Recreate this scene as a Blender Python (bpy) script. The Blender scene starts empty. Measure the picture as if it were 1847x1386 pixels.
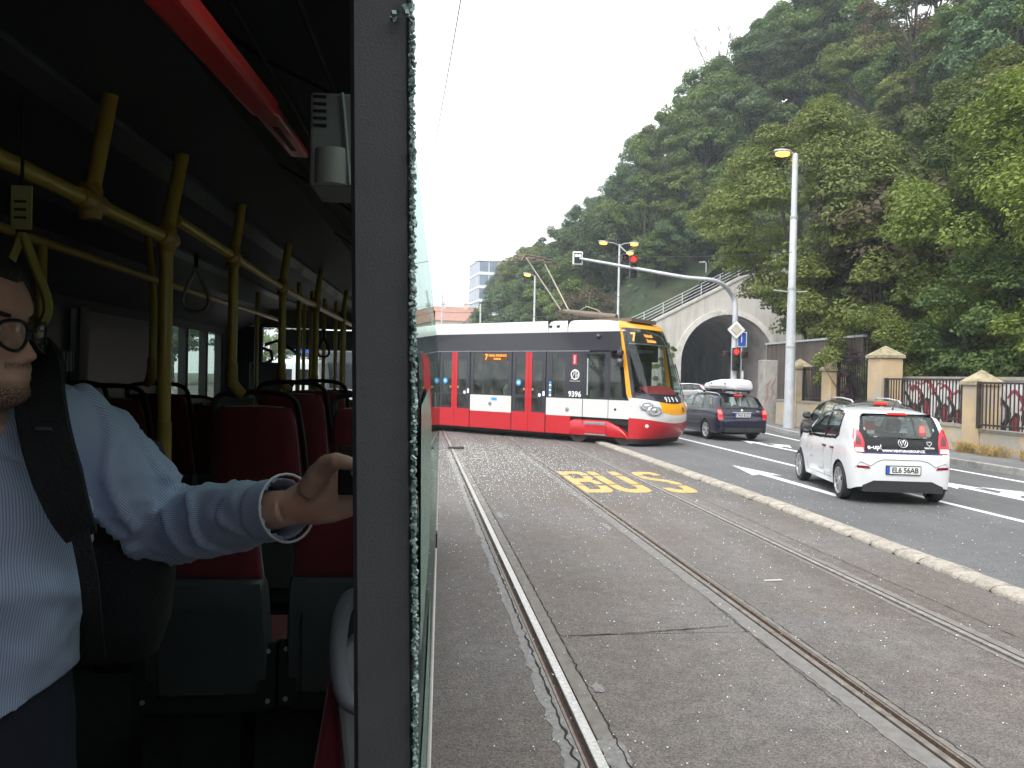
import bpy, bmesh, math, random
from mathutils import Vector, Matrix, Euler, noise
random.seed(7)
sc = bpy.context.scene
col = sc.collection
R = math.radians
# ------------------------------------------------------------------ camera, sky, sun, exposure
CAM_H = 1.87
YAW, PITCH, ROLL = R(6.998), R(0.589), R(1.2)
FOC = 1400.0 / 1847.0
cam_data = bpy.data.cameras.new('camera')
cam_data.sensor_width = 36.0
cam_data.lens = 36.0 * FOC
cam_data.clip_start = 0.02
cam_data.clip_end = 3000
cam = bpy.data.objects.new('camera', cam_data)
col.objects.link(cam)
cam.location = (0, 0, CAM_H)
_fwd = Vector((math.sin(YAW) * math.cos(PITCH), math.cos(YAW) * math.cos(PITCH), -math.sin(PITCH)))
_rt = Vector((math.cos(YAW), -math.sin(YAW), 0))
_up = _rt.cross(_fwd)
_m = Matrix((_rt, _up, -_fwd)).transposed().to_3x3()
cam.rotation_euler = (_m @ Matrix.Rotation(ROLL, 3, 'Z')).to_euler()
sc.camera = cam

SUN_EL, SUN_AZ = R(52), R(215)          # azimuth measured clockwise from +Y
world = bpy.data.worlds.new('World'); sc.world = world; world.use_nodes = True
nt = world.node_tree; nt.nodes.clear()
sky = nt.nodes.new('ShaderNodeTexSky'); sky.sky_type = 'NISHITA'; sky.sun_disc = False
sky.sun_elevation = SUN_EL; sky.sun_rotation = SUN_AZ
sky.air_density = 1.0; sky.dust_density = 6.0; sky.ozone_density = 1.0
hs = nt.nodes.new('ShaderNodeHueSaturation'); hs.inputs['Saturation'].default_value = 0.12
bg = nt.nodes.new('ShaderNodeBackground'); bg.inputs['Strength'].default_value = 0.05
bg2 = nt.nodes.new('ShaderNodeBackground'); bg2.inputs['Color'].default_value = (0.93, 0.97, 1.0, 1); bg2.inputs['Strength'].default_value = 0.82
ad = nt.nodes.new('ShaderNodeAddShader'); wo = nt.nodes.new('ShaderNodeOutputWorld')
nt.links.new(sky.outputs[0], hs.inputs['Color']); nt.links.new(hs.outputs[0], bg.inputs['Color'])
nt.links.new(bg.outputs[0], ad.inputs[0]); nt.links.new(bg2.outputs[0], ad.inputs[1]); nt.links.new(ad.outputs[0], wo.inputs['Surface'])

sun_d = bpy.data.lights.new('sun', 'SUN'); sun_d.energy = 0.7; sun_d.angle = R(25); sun_d.color = (1.0, 0.97, 0.93)
sun = bpy.data.objects.new('sun', sun_d); col.objects.link(sun)
_sd = Vector((math.sin(SUN_AZ) * math.cos(SUN_EL), math.cos(SUN_AZ) * math.cos(SUN_EL), math.sin(SUN_EL)))
sun.rotation_euler = (-_sd).to_track_quat('-Z', 'Y').to_euler()
sun.location = _sd * 60

sc.view_settings.view_transform = 'Standard'; sc.view_settings.look = 'None'
sc.view_settings.exposure = 1.2; sc.view_settings.gamma = 1.0; sc.view_settings.use_curve_mapping = False
sc.render.engine = 'CYCLES'
sc.cycles.use_denoising = True; sc.cycles.use_adaptive_sampling = True; sc.cycles.adaptive_threshold = 0.025
sc.cycles.max_bounces = 8; sc.cycles.diffuse_bounces = 4; sc.cycles.glossy_bounces = 4
sc.cycles.transparent_max_bounces = 24; sc.cycles.transmission_bounces = 6
sc.cycles.sample_clamp_indirect = 6.0
import time as _time
_T0 = _time.perf_counter()
def _tick(s): print('TICK %s %.1f' % (s, _time.perf_counter() - _T0))
# ------------------------------------------------------------------ helpers
def ray(px, py):
    dx, dy = px - 923.5, py - 693.0
    a = (dx * math.cos(ROLL) + dy * math.sin(ROLL)) / 1400.0
    b = -(dy * math.cos(ROLL) - dx * math.sin(ROLL)) / 1400.0
    return _fwd + _rt * a + _up * b
def atD(px, py, D):
    return Vector((0, 0, CAM_H)) + ray(px, py) * D
BUS_ROT = R(-2.35); BUS_OFF = Vector((-0.021, 0, 0))
_bi = Matrix.Rotation(-BUS_ROT, 3, 'Z')
def busat(px, py, Y):
    o = _bi @ (Vector((0, 0, CAM_H)) - BUS_OFF); d = _bi @ ray(px, py)
    return o + d * ((Y - o.y) / d.y)

MATS = {}
def N(t, k): return t.nodes.new(k)
def pmat(name, c, rough=0.5, metal=0.0, var=0.12, scale=4.0, bump=0.0, bscale=60.0, spec=0.5, coat=0.0,
         c2=None, c2scale=2.0, c2lo=0.5, c2hi=0.65, rand=0.0, emis=None, estr=0.0, detail=6.0, coords='Object', sheen=0.0, stretch=None):
    """procedural Principled material: base colour, value noise, optional stain colour, optional bump"""
    if name in MATS: return MATS[name]
    m = bpy.data.materials.new(name); m.use_nodes = True
    t = m.node_tree; b = t.nodes['Principled BSDF']; L = t.links.new
    tc = N(t, 'ShaderNodeTexCoord')
    b.inputs['Roughness'].default_value = rough; b.inputs['Metallic'].default_value = metal
    b.inputs['Specular IOR Level'].default_value = spec
    if coat: b.inputs['Coat Weight'].default_value = coat; b.inputs['Coat Roughness'].default_value = 0.06
    if sheen: b.inputs['Sheen Weight'].default_value = sheen
    cur = None
    if var > 0 or c2 is not None or rand > 0:
        n = N(t, 'ShaderNodeTexNoise'); n.inputs['Scale'].default_value = scale; n.inputs['Detail'].default_value = detail
        L(tc.outputs[coords], n.inputs['Vector'])
        mr = N(t, 'ShaderNodeMapRange'); mr.inputs[1].default_value = 0.3; mr.inputs[2].default_value = 0.7
        mr.inputs[3].default_value = 1 - var; mr.inputs[4].default_value = 1 + var
        L(n.outputs['Fac'], mr.inputs[0])
        hsv = N(t, 'ShaderNodeHueSaturation'); hsv.inputs['Color'].default_value = (*c, 1)
        L(mr.outputs[0], hsv.inputs['Value'])
        if rand > 0:
            oi = N(t, 'ShaderNodeObjectInfo'); m2 = N(t, 'ShaderNodeMapRange')
            m2.inputs[3].default_value = 1 - rand; m2.inputs[4].default_value = 1 + rand
            L(oi.outputs['Random'], m2.inputs[0]); mu = N(t, 'ShaderNodeMath'); mu.operation = 'MULTIPLY'
            L(mr.outputs[0], mu.inputs[0]); L(m2.outputs[0], mu.inputs[1]); L(mu.outputs[0], hsv.inputs['Value'])
        cur = hsv.outputs[0]
        if c2 is not None:
            n2 = N(t, 'ShaderNodeTexNoise'); n2.inputs['Scale'].default_value = c2scale; n2.inputs['Detail'].default_value = 8
            n2.inputs['Roughness'].default_value = 0.65
            if stretch:
                mp = N(t, 'ShaderNodeMapping'); mp.inputs['Scale'].default_value = stretch; L(tc.outputs[coords], mp.inputs[0]); L(mp.outputs[0], n2.inputs['Vector'])
            else: L(tc.outputs[coords], n2.inputs['Vector'])
            r2 = N(t, 'ShaderNodeMapRange'); r2.inputs[1].default_value = c2lo; r2.inputs[2].default_value = c2hi
            L(n2.outputs['Fac'], r2.inputs[0])
            mx = N(t, 'ShaderNodeMix'); mx.data_type = 'RGBA'; mx.inputs[7].default_value = (*c2, 1)
            L(r2.outputs[0], mx.inputs[0]); L(cur, mx.inputs[6]); cur = mx.outputs[2]
        L(cur, b.inputs['Base Color'])
    else:
        b.inputs['Base Color'].default_value = (*c, 1)
    if bump > 0:
        nb = N(t, 'ShaderNodeTexNoise'); nb.inputs['Scale'].default_value = bscale; nb.inputs['Detail'].default_value = 4
        L(tc.outputs[coords], nb.inputs['Vector'])
        bp = N(t, 'ShaderNodeBump'); bp.inputs['Strength'].default_value = bump; bp.inputs['Distance'].default_value = 0.02
        L(nb.outputs['Fac'], bp.inputs['Height']); L(bp.outputs[0], b.inputs['Normal'])
    if emis is not None:
        b.inputs['Emission Color'].default_value = (*emis, 1); b.inputs['Emission Strength'].default_value = estr
    MATS[name] = m
    return m

def glass(name, tint=(0.8, 0.9, 0.88), refl=1.0, rough=0.02, dirt=0.0, gcol=(0.95, 0.98, 0.97)):
    """thin pane: fresnel mix of tinted transparency and mirror, a film of dirt if asked"""
    if name in MATS: return MATS[name]
    m = bpy.data.materials.new(name); m.use_nodes = True
    t = m.node_tree; t.nodes.clear(); L = t.links.new
    o = N(t, 'ShaderNodeOutputMaterial'); tr = N(t, 'ShaderNodeBsdfTransparent'); tr.inputs[0].default_value = (*tint, 1)
    gl = N(t, 'ShaderNodeBsdfGlossy'); gl.inputs['Roughness'].default_value = rough
    gl.inputs['Color'].default_value = (*gcol, 1)
    fr = N(t, 'ShaderNodeFresnel'); ge = N(t, 'ShaderNodeNewGeometry'); io = N(t, 'ShaderNodeMapRange'); io.inputs[3].default_value = 1.52; io.inputs[4].default_value = 1 / 1.52
    L(ge.outputs['Backfacing'], io.inputs[0]); L(io.outputs[0], fr.inputs['IOR'])      # a thin pane reflects alike from both sides
    mu = N(t, 'ShaderNodeMath'); mu.operation = 'MULTIPLY'; mu.inputs[1].default_value = refl; mu.use_clamp = True
    mx = N(t, 'ShaderNodeMixShader')
    L(fr.outputs[0], mu.inputs[0]); L(mu.outputs[0], mx.inputs[0]); L(tr.outputs[0], mx.inputs[1]); L(gl.outputs[0], mx.inputs[2])
    out = mx.outputs[0]
    if dirt > 0:
        df = N(t, 'ShaderNodeBsdfDiffuse'); df.inputs[0].default_value = (0.3, 0.33, 0.3, 1)
        n = N(t, 'ShaderNodeTexNoise'); n.inputs['Scale'].default_value = 3; n.inputs['Detail'].default_value = 8
        tc = N(t, 'ShaderNodeTexCoord'); L(tc.outputs['Object'], n.inputs['Vector'])
        mr = N(t, 'ShaderNodeMapRange'); mr.inputs[1].default_value = 0.35; mr.inputs[2].default_value = 0.75
        mr.inputs[4].default_value = dirt
        L(n.outputs['Fac'], mr.inputs[0]); m2 = N(t, 'ShaderNodeMixShader')
        L(mr.outputs[0], m2.inputs[0]); L(out, m2.inputs[1]); L(df.outputs[0], m2.inputs[2]); out = m2.outputs[0]
    L(out, o.inputs['Surface'])
    MATS[name] = m
    return m

def emit(name, c, s):
    if name in MATS: return MATS[name]
    m = bpy.data.materials.new(name); m.use_nodes = True
    b = m.node_tree.nodes['Principled BSDF']; b.inputs['Base Color'].default_value = (*[x * 0.5 for x in c], 1)
    b.inputs['Emission Color'].default_value = (*c, 1); b.inputs['Emission Strength'].default_value = s
    MATS[name] = m
    return m

def tag(o, label=None, cat=None, group=None, kind=None):
    if label: o['label'] = label
    if cat: o['category'] = cat
    if group: o['group'] = group
    if kind: o['kind'] = kind
    return o
def empty(name, loc=(0, 0, 0), rz=0.0, parent=None):
    o = bpy.data.objects.new(name, None); col.objects.link(o); o.location = loc; o.rotation_euler = (0, 0, rz)
    o.empty_display_size = 0.2
    if parent: o.parent = parent
    return o
def copy_tree(o, parent=None):
    c = o.copy(); col.objects.link(c); c.parent = parent
    for ch in list(o.children): copy_tree(ch, c)
    return c
def inst(name, mesh, parent=None, loc=(0, 0, 0), rot=(0, 0, 0), scale=(1, 1, 1)):
    o = bpy.data.objects.new(name, mesh); col.objects.link(o); o.parent = parent
    o.location = loc; o.rotation_euler = rot; o.scale = scale
    return o

class MB:
    def __init__(s): s.v = []; s.f = []; s.mi = []; s.cur = 0
    def mat(s, i): s.cur = i; return s
    def add(s, vs, fs):
        k = len(s.v); s.v += [tuple(p) for p in vs]
        for f in fs: s.f.append(tuple(k + i for i in f)); s.mi.append(s.cur)
        return s
    def box(s, lo, hi, M=None):
        (x0, y0, z0), (x1, y1, z1) = lo, hi
        vs = [Vector(p) for p in ((x0, y0, z0), (x1, y0, z0), (x1, y1, z0), (x0, y1, z0), (x0, y0, z1), (x1, y0, z1), (x1, y1, z1), (x0, y1, z1))]
        if M is not None: vs = [M @ p for p in vs]
        return s.add(vs, [(0, 3, 2, 1), (4, 5, 6, 7), (0, 1, 5, 4), (1, 2, 6, 5), (2, 3, 7, 6), (3, 0, 4, 7)])
    def cbox(s, c, d, M=None):
        return s.box([c[i] - d[i] / 2 for i in range(3)], [c[i] + d[i] / 2 for i in range(3)], M)
    def prism(s, poly, fn0, fn1):
        """poly of 2D points, mapped to two parallel 3D outlines"""
        n = len(poly); a = [fn0(*p) for p in poly]; b = [fn1(*p) for p in poly]
        s.add(a + b, [tuple(range(n - 1, -1, -1)), tuple(range(n, 2 * n))] + [(i, (i + 1) % n, n + (i + 1) % n, n + i) for i in range(n)])
        return s
    def slab(s, poly, z0, z1):
        a = sum(poly[i][0] * poly[(i + 1) % len(poly)][1] - poly[(i + 1) % len(poly)][0] * poly[i][1] for i in range(len(poly)))
        if a < 0: poly = poly[::-1]
        return s.prism(poly, lambda x, y: (x, y, z0), lambda x, y: (x, y, z1))
    def tube(s, pts, r, n=8, cap=True):
        pts = [Vector(p) for p in pts]
        if not isinstance(r, (list, tuple)): r = [r] * len(pts)
        rings = []; prev = None
        for i, p in enumerate(pts):
            d = (pts[min(i + 1, len(pts) - 1)] - pts[max(i - 1, 0)]).normalized()
            if prev is None:
                a = d.cross(Vector((0, 0, 1)))
                if a.length < 0.05: a = d.cross(Vector((1, 0, 0)))
                a.normalize()
            else:
                a = (prev - d * prev.dot(d)); a.normalize()
            prev = a; b = d.cross(a)
            ri = r[i] if isinstance(r[i], (list, tuple)) else (r[i], r[i])
            rings.append([p + a * (math.cos(2 * math.pi * k / n) * ri[0]) + b * (math.sin(2 * math.pi * k / n) * ri[1]) for k in range(n)])
        vs = [q for g in rings for q in g]; fs = []
        for i in range(len(pts) - 1):
            for k in range(n):
                fs.append((i * n + k, i * n + (k + 1) % n, (i + 1) * n + (k + 1) % n, (i + 1) * n + k))
        if cap: fs += [tuple(range(n - 1, -1, -1)), tuple(range((len(pts) - 1) * n, len(pts) * n))]
        return s.add(vs, fs)
    def lathe(s, prof, n=24, M=None, axis='Z', cap=True):
        """prof: (r, h) pairs revolved about an axis"""
        vs = []
        for (r, h) in prof:
            for k in range(n):
                a = 2 * math.pi * k / n
                p = Vector((r * math.cos(a), r * math.sin(a), h)) if axis == 'Z' else Vector((h, r * math.cos(a), r * math.sin(a)))
                vs.append(M @ p if M is not None else p)
        fs = []
        for i in range(len(prof) - 1):
            for k in range(n): fs.append((i * n + k, i * n + (k + 1) % n, (i + 1) * n + (k + 1) % n, (i + 1) * n + k))
        if cap: fs += [tuple(range(n - 1, -1, -1)), tuple(range((len(prof) - 1) * n, len(prof) * n))]
        return s.add(vs, fs)
    def grid(s, rows, closed=False):
        """rows: list of equal-length lists of points"""
        n = len(rows[0]); vs = [p for r in rows for p in r]; fs = []
        for i in range(len(rows) - 1):
            for k in range(n if closed else n - 1):
                fs.append((i * n + k, i * n + (k + 1) % n, (i + 1) * n + (k + 1) % n, (i + 1) * n + k))
        return s.add(vs, fs)
    def patch(s, poly, fn, cu=0.08, cv=0.08):
        """fill a 2D outline with grid-clipped cells mapped onto a surface"""
        us = [p[0] for p in poly]; vs_ = [p[1] for p in poly]
        nu = max(1, math.ceil((max(us) - min(us)) / cu)); nv = max(1, math.ceil((max(vs_) - min(vs_)) / cv))
        du = (max(us) - min(us)) / nu; dv = (max(vs_) - min(vs_)) / nv
        def clip(pl, ax, val, keep):
            out = []
            for i in range(len(pl)):
                a, b = pl[i], pl[(i + 1) % len(pl)]
                ia, ib = keep * (a[ax] - val) >= -1e-9, keep * (b[ax] - val) >= -1e-9
                if ia: out.append(a)
                if ia != ib:
                    t = (val - a[ax]) / (b[ax] - a[ax]); out.append((a[0] + (b[0] - a[0]) * t, a[1] + (b[1] - a[1]) * t))
            return out
        for i in range(nu):
            u0 = min(us) + i * du; c1 = clip(clip(poly, 0, u0, 1), 0, u0 + du, -1)
            if len(c1) < 3: continue
            for j in range(nv):
                v0 = min(vs_) + j * dv; c2 = clip(clip(c1, 1, v0, 1), 1, v0 + dv, -1)
                q = []
                for p in c2:
                    if not q or (abs(p[0] - q[-1][0]) + abs(p[1] - q[-1][1])) > 1e-6: q.append(p)
                if len(q) > 2 and (abs(q[0][0] - q[-1][0]) + abs(q[0][1] - q[-1][1])) < 1e-6: q.pop()
                ar = abs(sum(q[k][0] * q[(k + 1) % len(q)][1] - q[(k + 1) % len(q)][0] * q[k][1] for k in range(len(q)))) if len(q) > 2 else 0
                if ar < 1e-8: continue
                s.add([fn(*p) for p in q], [tuple(range(len(q)))])
        return s
    def mesh(s, name, mats, smooth=None, weld=False, recalc=True):
        me = bpy.data.meshes.new(name); me.from_pydata(s.v, [], s.f)
        if not isinstance(mats, (list, tuple)): mats = [mats]
        for m in mats: me.materials.append(m)
        me.polygons.foreach_set('material_index', s.mi)
        if weld or recalc or smooth is not None:
            bm = bmesh.new(); bm.from_mesh(me)
            if weld: bmesh.ops.remove_doubles(bm, verts=bm.verts, dist=0.0008)
            if recalc: bmesh.ops.recalc_face_normals(bm, faces=bm.faces)
            if smooth is not None:
                for f in bm.faces: f.smooth = True
                for e in bm.edges:
                    if len(e.link_faces) == 2 and e.calc_face_angle(0) > R(smooth): e.smooth = False
            bm.to_mesh(me); bm.free()
        me.update()
        return me
    def build(s, name, mats, parent=None, smooth=None, bevel=0.0, weld=False, loc=None, recalc=True, bseg=2):
        o = bpy.data.objects.new(name, s.mesh(name, mats, smooth, weld, recalc)); col.objects.link(o)
        if parent: o.parent = parent
        if loc is not None: o.location = loc
        if bevel > 0:
            b = o.modifiers.new('bevel', 'BEVEL'); b.width = bevel; b.segments = bseg; b.limit_method = 'ANGLE'; b.angle_limit = R(40)
            if smooth is None:
                for p in o.data.polygons: p.use_smooth = False
        return o

def lerp(a, b, t): return a + (b - a) * t
def interp(tab, x):
    if x <= tab[0][0]: return tab[0][1]
    for (a, b) in zip(tab, tab[1:]):
        if x <= b[0]: return lerp(a[1], b[1], (x - a[0]) / (b[0] - a[0] + 1e-12))
    return tab[-1][1]
def sinterp(tab, x):
    """smooth (Catmull-Rom / monotone-ish) table lookup"""
    if x <= tab[0][0]: return tab[0][1]
    if x >= tab[-1][0]: return tab[-1][1]
    for i in range(len(tab) - 1):
        if x <= tab[i + 1][0]:
            x0, y0 = tab[i]; x1, y1 = tab[i + 1]; h = x1 - x0; t = (x - x0) / h
            d = (y1 - y0) / h
            dl = (y0 - tab[i - 1][1]) / (x0 - tab[i - 1][0]) if i > 0 else d
            dr = (tab[i + 2][1] - y1) / (tab[i + 2][0] - x1) if i + 2 < len(tab) else d
            m0 = 0 if dl * d <= 0 else 2 * dl * d / (dl + d); m1 = 0 if dr * d <= 0 else 2 * dr * d / (dr + d)
            return (2*t**3 - 3*t*t + 1) * y0 + (t**3 - 2*t*t + t) * h * m0 + (-2*t**3 + 3*t*t) * y1 + (t**3 - t*t) * h * m1
def bez(pts, n=12):
    """Catmull-Rom curve through points"""
    P = [Vector(p) for p in pts]; out = []
    for i in range(len(P) - 1):
        p0, p1, p2, p3 = P[max(i - 1, 0)], P[i], P[i + 1], P[min(i + 2, len(P) - 1)]
        for k in range(n):
            t = k / n
            out.append(0.5 * ((2 * p1) + (p2 - p0) * t + (2*p0 - 5*p1 + 4*p2 - p3) * t*t + (3*p1 - p0 - 3*p2 + p3) * t**3))
    return out + [P[-1]]
def inside(poly, x, y):
    c = False; j = len(poly) - 1
    for i in range(len(poly)):
        if (poly[i][1] > y) != (poly[j][1] > y) and x < (poly[j][0] - poly[i][0]) * (y - poly[i][1]) / (poly[j][1] - poly[i][1]) + poly[i][0]: c = not c
        j = i
    return c
_txt = {}
def text_mesh(s, size, m, bold=0.0, extrude=0.002, align='CENTER', spacing=1.0):
    key = (s, size, m.name, bold, extrude, align, spacing)
    if key in _txt: return _txt[key]
    cu = bpy.data.curves.new('lettering', 'FONT'); cu.body = s; cu.size = size; cu.align_x = align; cu.align_y = 'CENTER'
    cu.extrude = extrude; cu.offset = bold; cu.space_character = spacing; cu.resolution_u = 3
    ob = bpy.data.objects.new('lettering', cu); col.objects.link(ob)
    dg = bpy.context.evaluated_depsgraph_get(); me = bpy.data.meshes.new_from_object(ob.evaluated_get(dg))
    col.objects.unlink(ob); bpy.data.objects.remove(ob); me.materials.clear(); me.materials.append(m); me.name = 'lettering'
    _txt[key] = me
    return me
def frame_rot(xdir, zdir):
    """rotation whose local X is xdir and local Z is zdir (text faces zdir)"""
    z = Vector(zdir).normalized(); x = Vector(xdir); x = (x - z * x.dot(z)).normalized(); y = z.cross(x)
    return Matrix((x, y, z)).transposed().to_euler()
def stripes_mat(): pass
# ------------------------------------------------------------------ ground, road, rails
def asphalt(name, c, c2, speck=0.5, sscale=260.0, patch=0.12, crack=False):
    if name in MATS: return MATS[name]
    m = bpy.data.materials.new(name); m.use_nodes = True
    t = m.node_tree; b = t.nodes['Principled BSDF']; L = t.links.new
    tc = N(t, 'ShaderNodeTexCoord'); co = tc.outputs['Object']
    big = N(t, 'ShaderNodeTexNoise'); big.inputs['Scale'].default_value = 0.55; big.inputs['Detail'].default_value = 7; L(co, big.inputs['Vector'])
    mid = N(t, 'ShaderNodeTexNoise'); mid.inputs['Scale'].default_value = 6.0; mid.inputs['Detail'].default_value = 8; mid.inputs['Roughness'].default_value = 0.7; L(co, mid.inputs['Vector'])
    vo = N(t, 'ShaderNodeTexVoronoi'); vo.inputs['Scale'].default_value = sscale; L(co, vo.inputs['Vector'])
    bw = N(t, 'ShaderNodeSeparateColor'); L(vo.outputs['Color'], bw.inputs[0])
    r1 = N(t, 'ShaderNodeMapRange'); r1.inputs[1].default_value = 0.36; r1.inputs[2].default_value = 0.66; L(big.outputs['Fac'], r1.inputs[0])
    mx = N(t, 'ShaderNodeMix'); mx.data_type = 'RGBA'; mx.inputs[6].default_value = (*c, 1); mx.inputs[7].default_value = (*c2, 1); L(r1.outputs[0], mx.inputs[0])
    r2 = N(t, 'ShaderNodeMapRange'); r2.inputs[1].default_value = 0.3; r2.inputs[2].default_value = 0.7; r2.inputs[3].default_value = 1 - patch * 1.6; r2.inputs[4].default_value = 1 + patch * 1.6; L(mid.outputs['Fac'], r2.inputs[0])
    r3 = N(t, 'ShaderNodeMapRange'); r3.inputs[3].default_value = 1 - speck; r3.inputs[4].default_value = 1 + speck; L(bw.outputs[0], r3.inputs[0])
    mp = N(t, 'ShaderNodeMapping'); mp.inputs['Scale'].default_value = (1.5, 0.07, 1.0); L(co, mp.inputs[0]); sn = N(t, 'ShaderNodeTexNoise'); sn.inputs['Scale'].default_value = 1.0; sn.inputs['Detail'].default_value = 4; L(mp.outputs[0], sn.inputs['Vector'])
    r4 = N(t, 'ShaderNodeMapRange'); r4.inputs[1].default_value = 0.33; r4.inputs[2].default_value = 0.67; r4.inputs[3].default_value = 0.86; r4.inputs[4].default_value = 1.13; L(sn.outputs['Fac'], r4.inputs[0])      # wear running with the traffic
    m0 = N(t, 'ShaderNodeMath'); m0.operation = 'MULTIPLY'; L(r2.outputs[0], m0.inputs[0]); L(r4.outputs[0], m0.inputs[1])
    mu = N(t, 'ShaderNodeMath'); mu.operation = 'MULTIPLY'; L(m0.outputs[0], mu.inputs[0]); L(r3.outputs[0], mu.inputs[1])
    hv = N(t, 'ShaderNodeHueSaturation'); L(mx.outputs[2], hv.inputs['Color']); L(mu.outputs[0], hv.inputs['Value'])
    L(hv.outputs[0], b.inputs['Base Color'])
    b.inputs['Roughness'].default_value = 0.72; b.inputs['Specular IOR Level'].default_value = 0.35
    rr = N(t, 'ShaderNodeMapRange'); rr.inputs[3].default_value = 0.6; rr.inputs[4].default_value = 0.85; L(mid.outputs['Fac'], rr.inputs[0]); L(rr.outputs[0], b.inputs['Roughness'])
    bp = N(t, 'ShaderNodeBump'); bp.inputs['Strength'].default_value = 0.55; bp.inputs['Distance'].default_value = 0.006
    L(vo.outputs['Distance'], bp.inputs['Height']); L(bp.outputs[0], b.inputs['Normal'])
    MATS[name] = m
    return m
M_BED = asphalt('trackbed_asphalt', (0.122, 0.103, 0.090), (0.139, 0.130, 0.124), speck=0.46, sscale=125, patch=0.15)
M_ROAD = asphalt('road_asphalt', (0.108, 0.107, 0.108), (0.128, 0.127, 0.128), speck=0.42, sscale=110)
M_PAVE = asphalt('pavement_asphalt', (0.15, 0.15, 0.15), (0.18, 0.178, 0.175), speck=0.3, sscale=120)
M_EARTH = pmat('bare_earth', (0.07, 0.075, 0.045), 0.95, var=0.35, scale=0.8, c2=(0.09, 0.075, 0.055), c2scale=0.6)
M_SEAL = pmat('joint_sealant', (0.205, 0.198, 0.19), 0.8, var=0.25, scale=30, bump=0.3, bscale=150)
M_STEEL = pmat('worn_rail_steel', (0.50, 0.48, 0.455), 0.42, metal=0.85, var=0.2, scale=40)
M_GROOVE = pmat('rail_groove_dirt', (0.05, 0.034, 0.026), 0.9, var=0.3, scale=25)
M_WHITE = pmat('white_road_paint', (0.72, 0.73, 0.73), 0.7, var=0.08, scale=20, c2=(0.45, 0.45, 0.45), c2scale=45, c2lo=0.58, c2hi=0.7)
M_YEL = pmat('yellow_road_paint', (0.56, 0.35, 0.11), 0.7, var=0.1, scale=20, c2=(0.27, 0.20, 0.11), c2scale=28, c2lo=0.5, c2hi=0.72)
M_GRANITE = pmat('granite_kerb', (0.37, 0.335, 0.285), 0.85, var=0.22, scale=26, bump=0.8, bscale=55, c2=(0.22, 0.195, 0.155), c2scale=7, c2lo=0.47, c2hi=0.7, rand=0.12)
M_CONC = pmat('weathered_concrete', (0.50, 0.48, 0.44), 0.88, var=0.13, scale=1.5, bump=0.25, bscale=25, c2=(0.30, 0.285, 0.26), c2scale=0.8, c2lo=0.52, c2hi=0.75)

def struct(o): o['kind'] = 'structure'; return o
g = MB().add([(-400, -80, -0.09), (400, -80, -0.09), (400, 420, -0.09), (-400, 420, -0.09)], [(0, 1, 2, 3)])
struct(g.build('ground', M_EARTH, recalc=False))

# track bed: asphalt panels between the rails (the grooves are real gaps)
RAILS = (-0.535, 0.90, 2.69, 4.125)
bed = empty('track_bed'); struct(bed)
RW = 0.062          # half width kept free for each rail
def panel(x0, x1, y0, y1): 
    b = MB().slab([(x0, y0), (x1, y0), (x1, y1), (x0, y1)], -0.08, 0.0)
    o = b.build('asphalt_panel', M_BED, bed); return o
panel(-26, RAILS[0] - RW, -12, 170)
panel(RAILS[0] + RW, RAILS[1] - RW, -12, 170)
for (y0, y1) in ((-12, 5.50), (5.512, 62.0), (62.01, 170)): panel(RAILS[1] + RW, RAILS[2] - RW, y0, y1)
for (y0, y1) in ((-12, 170),): panel(RAILS[2] + RW, RAILS[3] - RW, y0, y1)
panel(RAILS[3] + RW, 5.22, -12, 170)
# ragged sealant strips along the rails, with cracks
def ragged(x0, x1, y0, y1, z, amp, seed, step=0.05, m=M_SEAL, name='sealant_strip', fixl=False, fixr=False):
    b = MB(); n = int((y1 - y0) / step); rl = []; rr = []
    for i in range(n + 1):
        y = y0 + (y1 - y0) * i / n
        a = 0 if fixl else amp * (noise.noise((y * 2.1, seed, 0)) + 0.8 * noise.noise((y * 9, seed, 3)) + 0.5 * noise.noise((y * 31, seed, 5)))
        c = 0 if fixr else amp * (noise.noise((y * 1.7, seed + 9, 0)) + 0.8 * noise.noise((y * 11, seed + 9, 3)) + 0.5 * noise.noise((y * 37, seed, 7)))
        rl.append((x0 + a, y, z)); rr.append((x1 + c, y, z))
    b.grid([[p, q] for p, q in zip(rl, rr)])
    return b.build(name, m, bed, recalc=False)
ragged(RAILS[1] - 0.155, RAILS[1] - RW - 0.001, 1.5, 19, 0.004, 0.035, 1, fixr=True)
ragged(RAILS[1] + RW + 0.001, RAILS[1] + 0.15, 1.5, 19, 0.004, 0.012, 2, fixl=True, m=pmat('old_mortar', (0.175, 0.158, 0.14), 0.85, var=0.2, scale=12, bump=0.4, bscale=90))
ragged(RAILS[2] - 0.19, RAILS[2] - RW - 0.001, 2, 19, 0.004, 0.03, 3, fixr=True, m=pmat('worn_edge_strip', (0.172, 0.162, 0.153), 0.85, var=0.15, scale=14, bump=0.3, bscale=120))
ragged(RAILS[2] + RW + 0.001, RAILS[2] + 0.10, 2, 19, 0.004, 0.012, 4, fixl=True, m=MATS['old_mortar'])
ragged(RAILS[3] - 0.10, RAILS[3] - RW - 0.001, 3, 19, 0.004, 0.015, 5, fixr=True, m=MATS['worn_edge_strip'])
ragged(RAILS[3] + RW + 0.001, RAILS[3] + 0.14, 3, 19, 0.004, 0.02, 6, fixl=True, m=MATS['old_mortar'])
M_CRACK = pmat('crack_dark', (0.018, 0.016, 0.014), 0.95, var=0)
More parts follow.
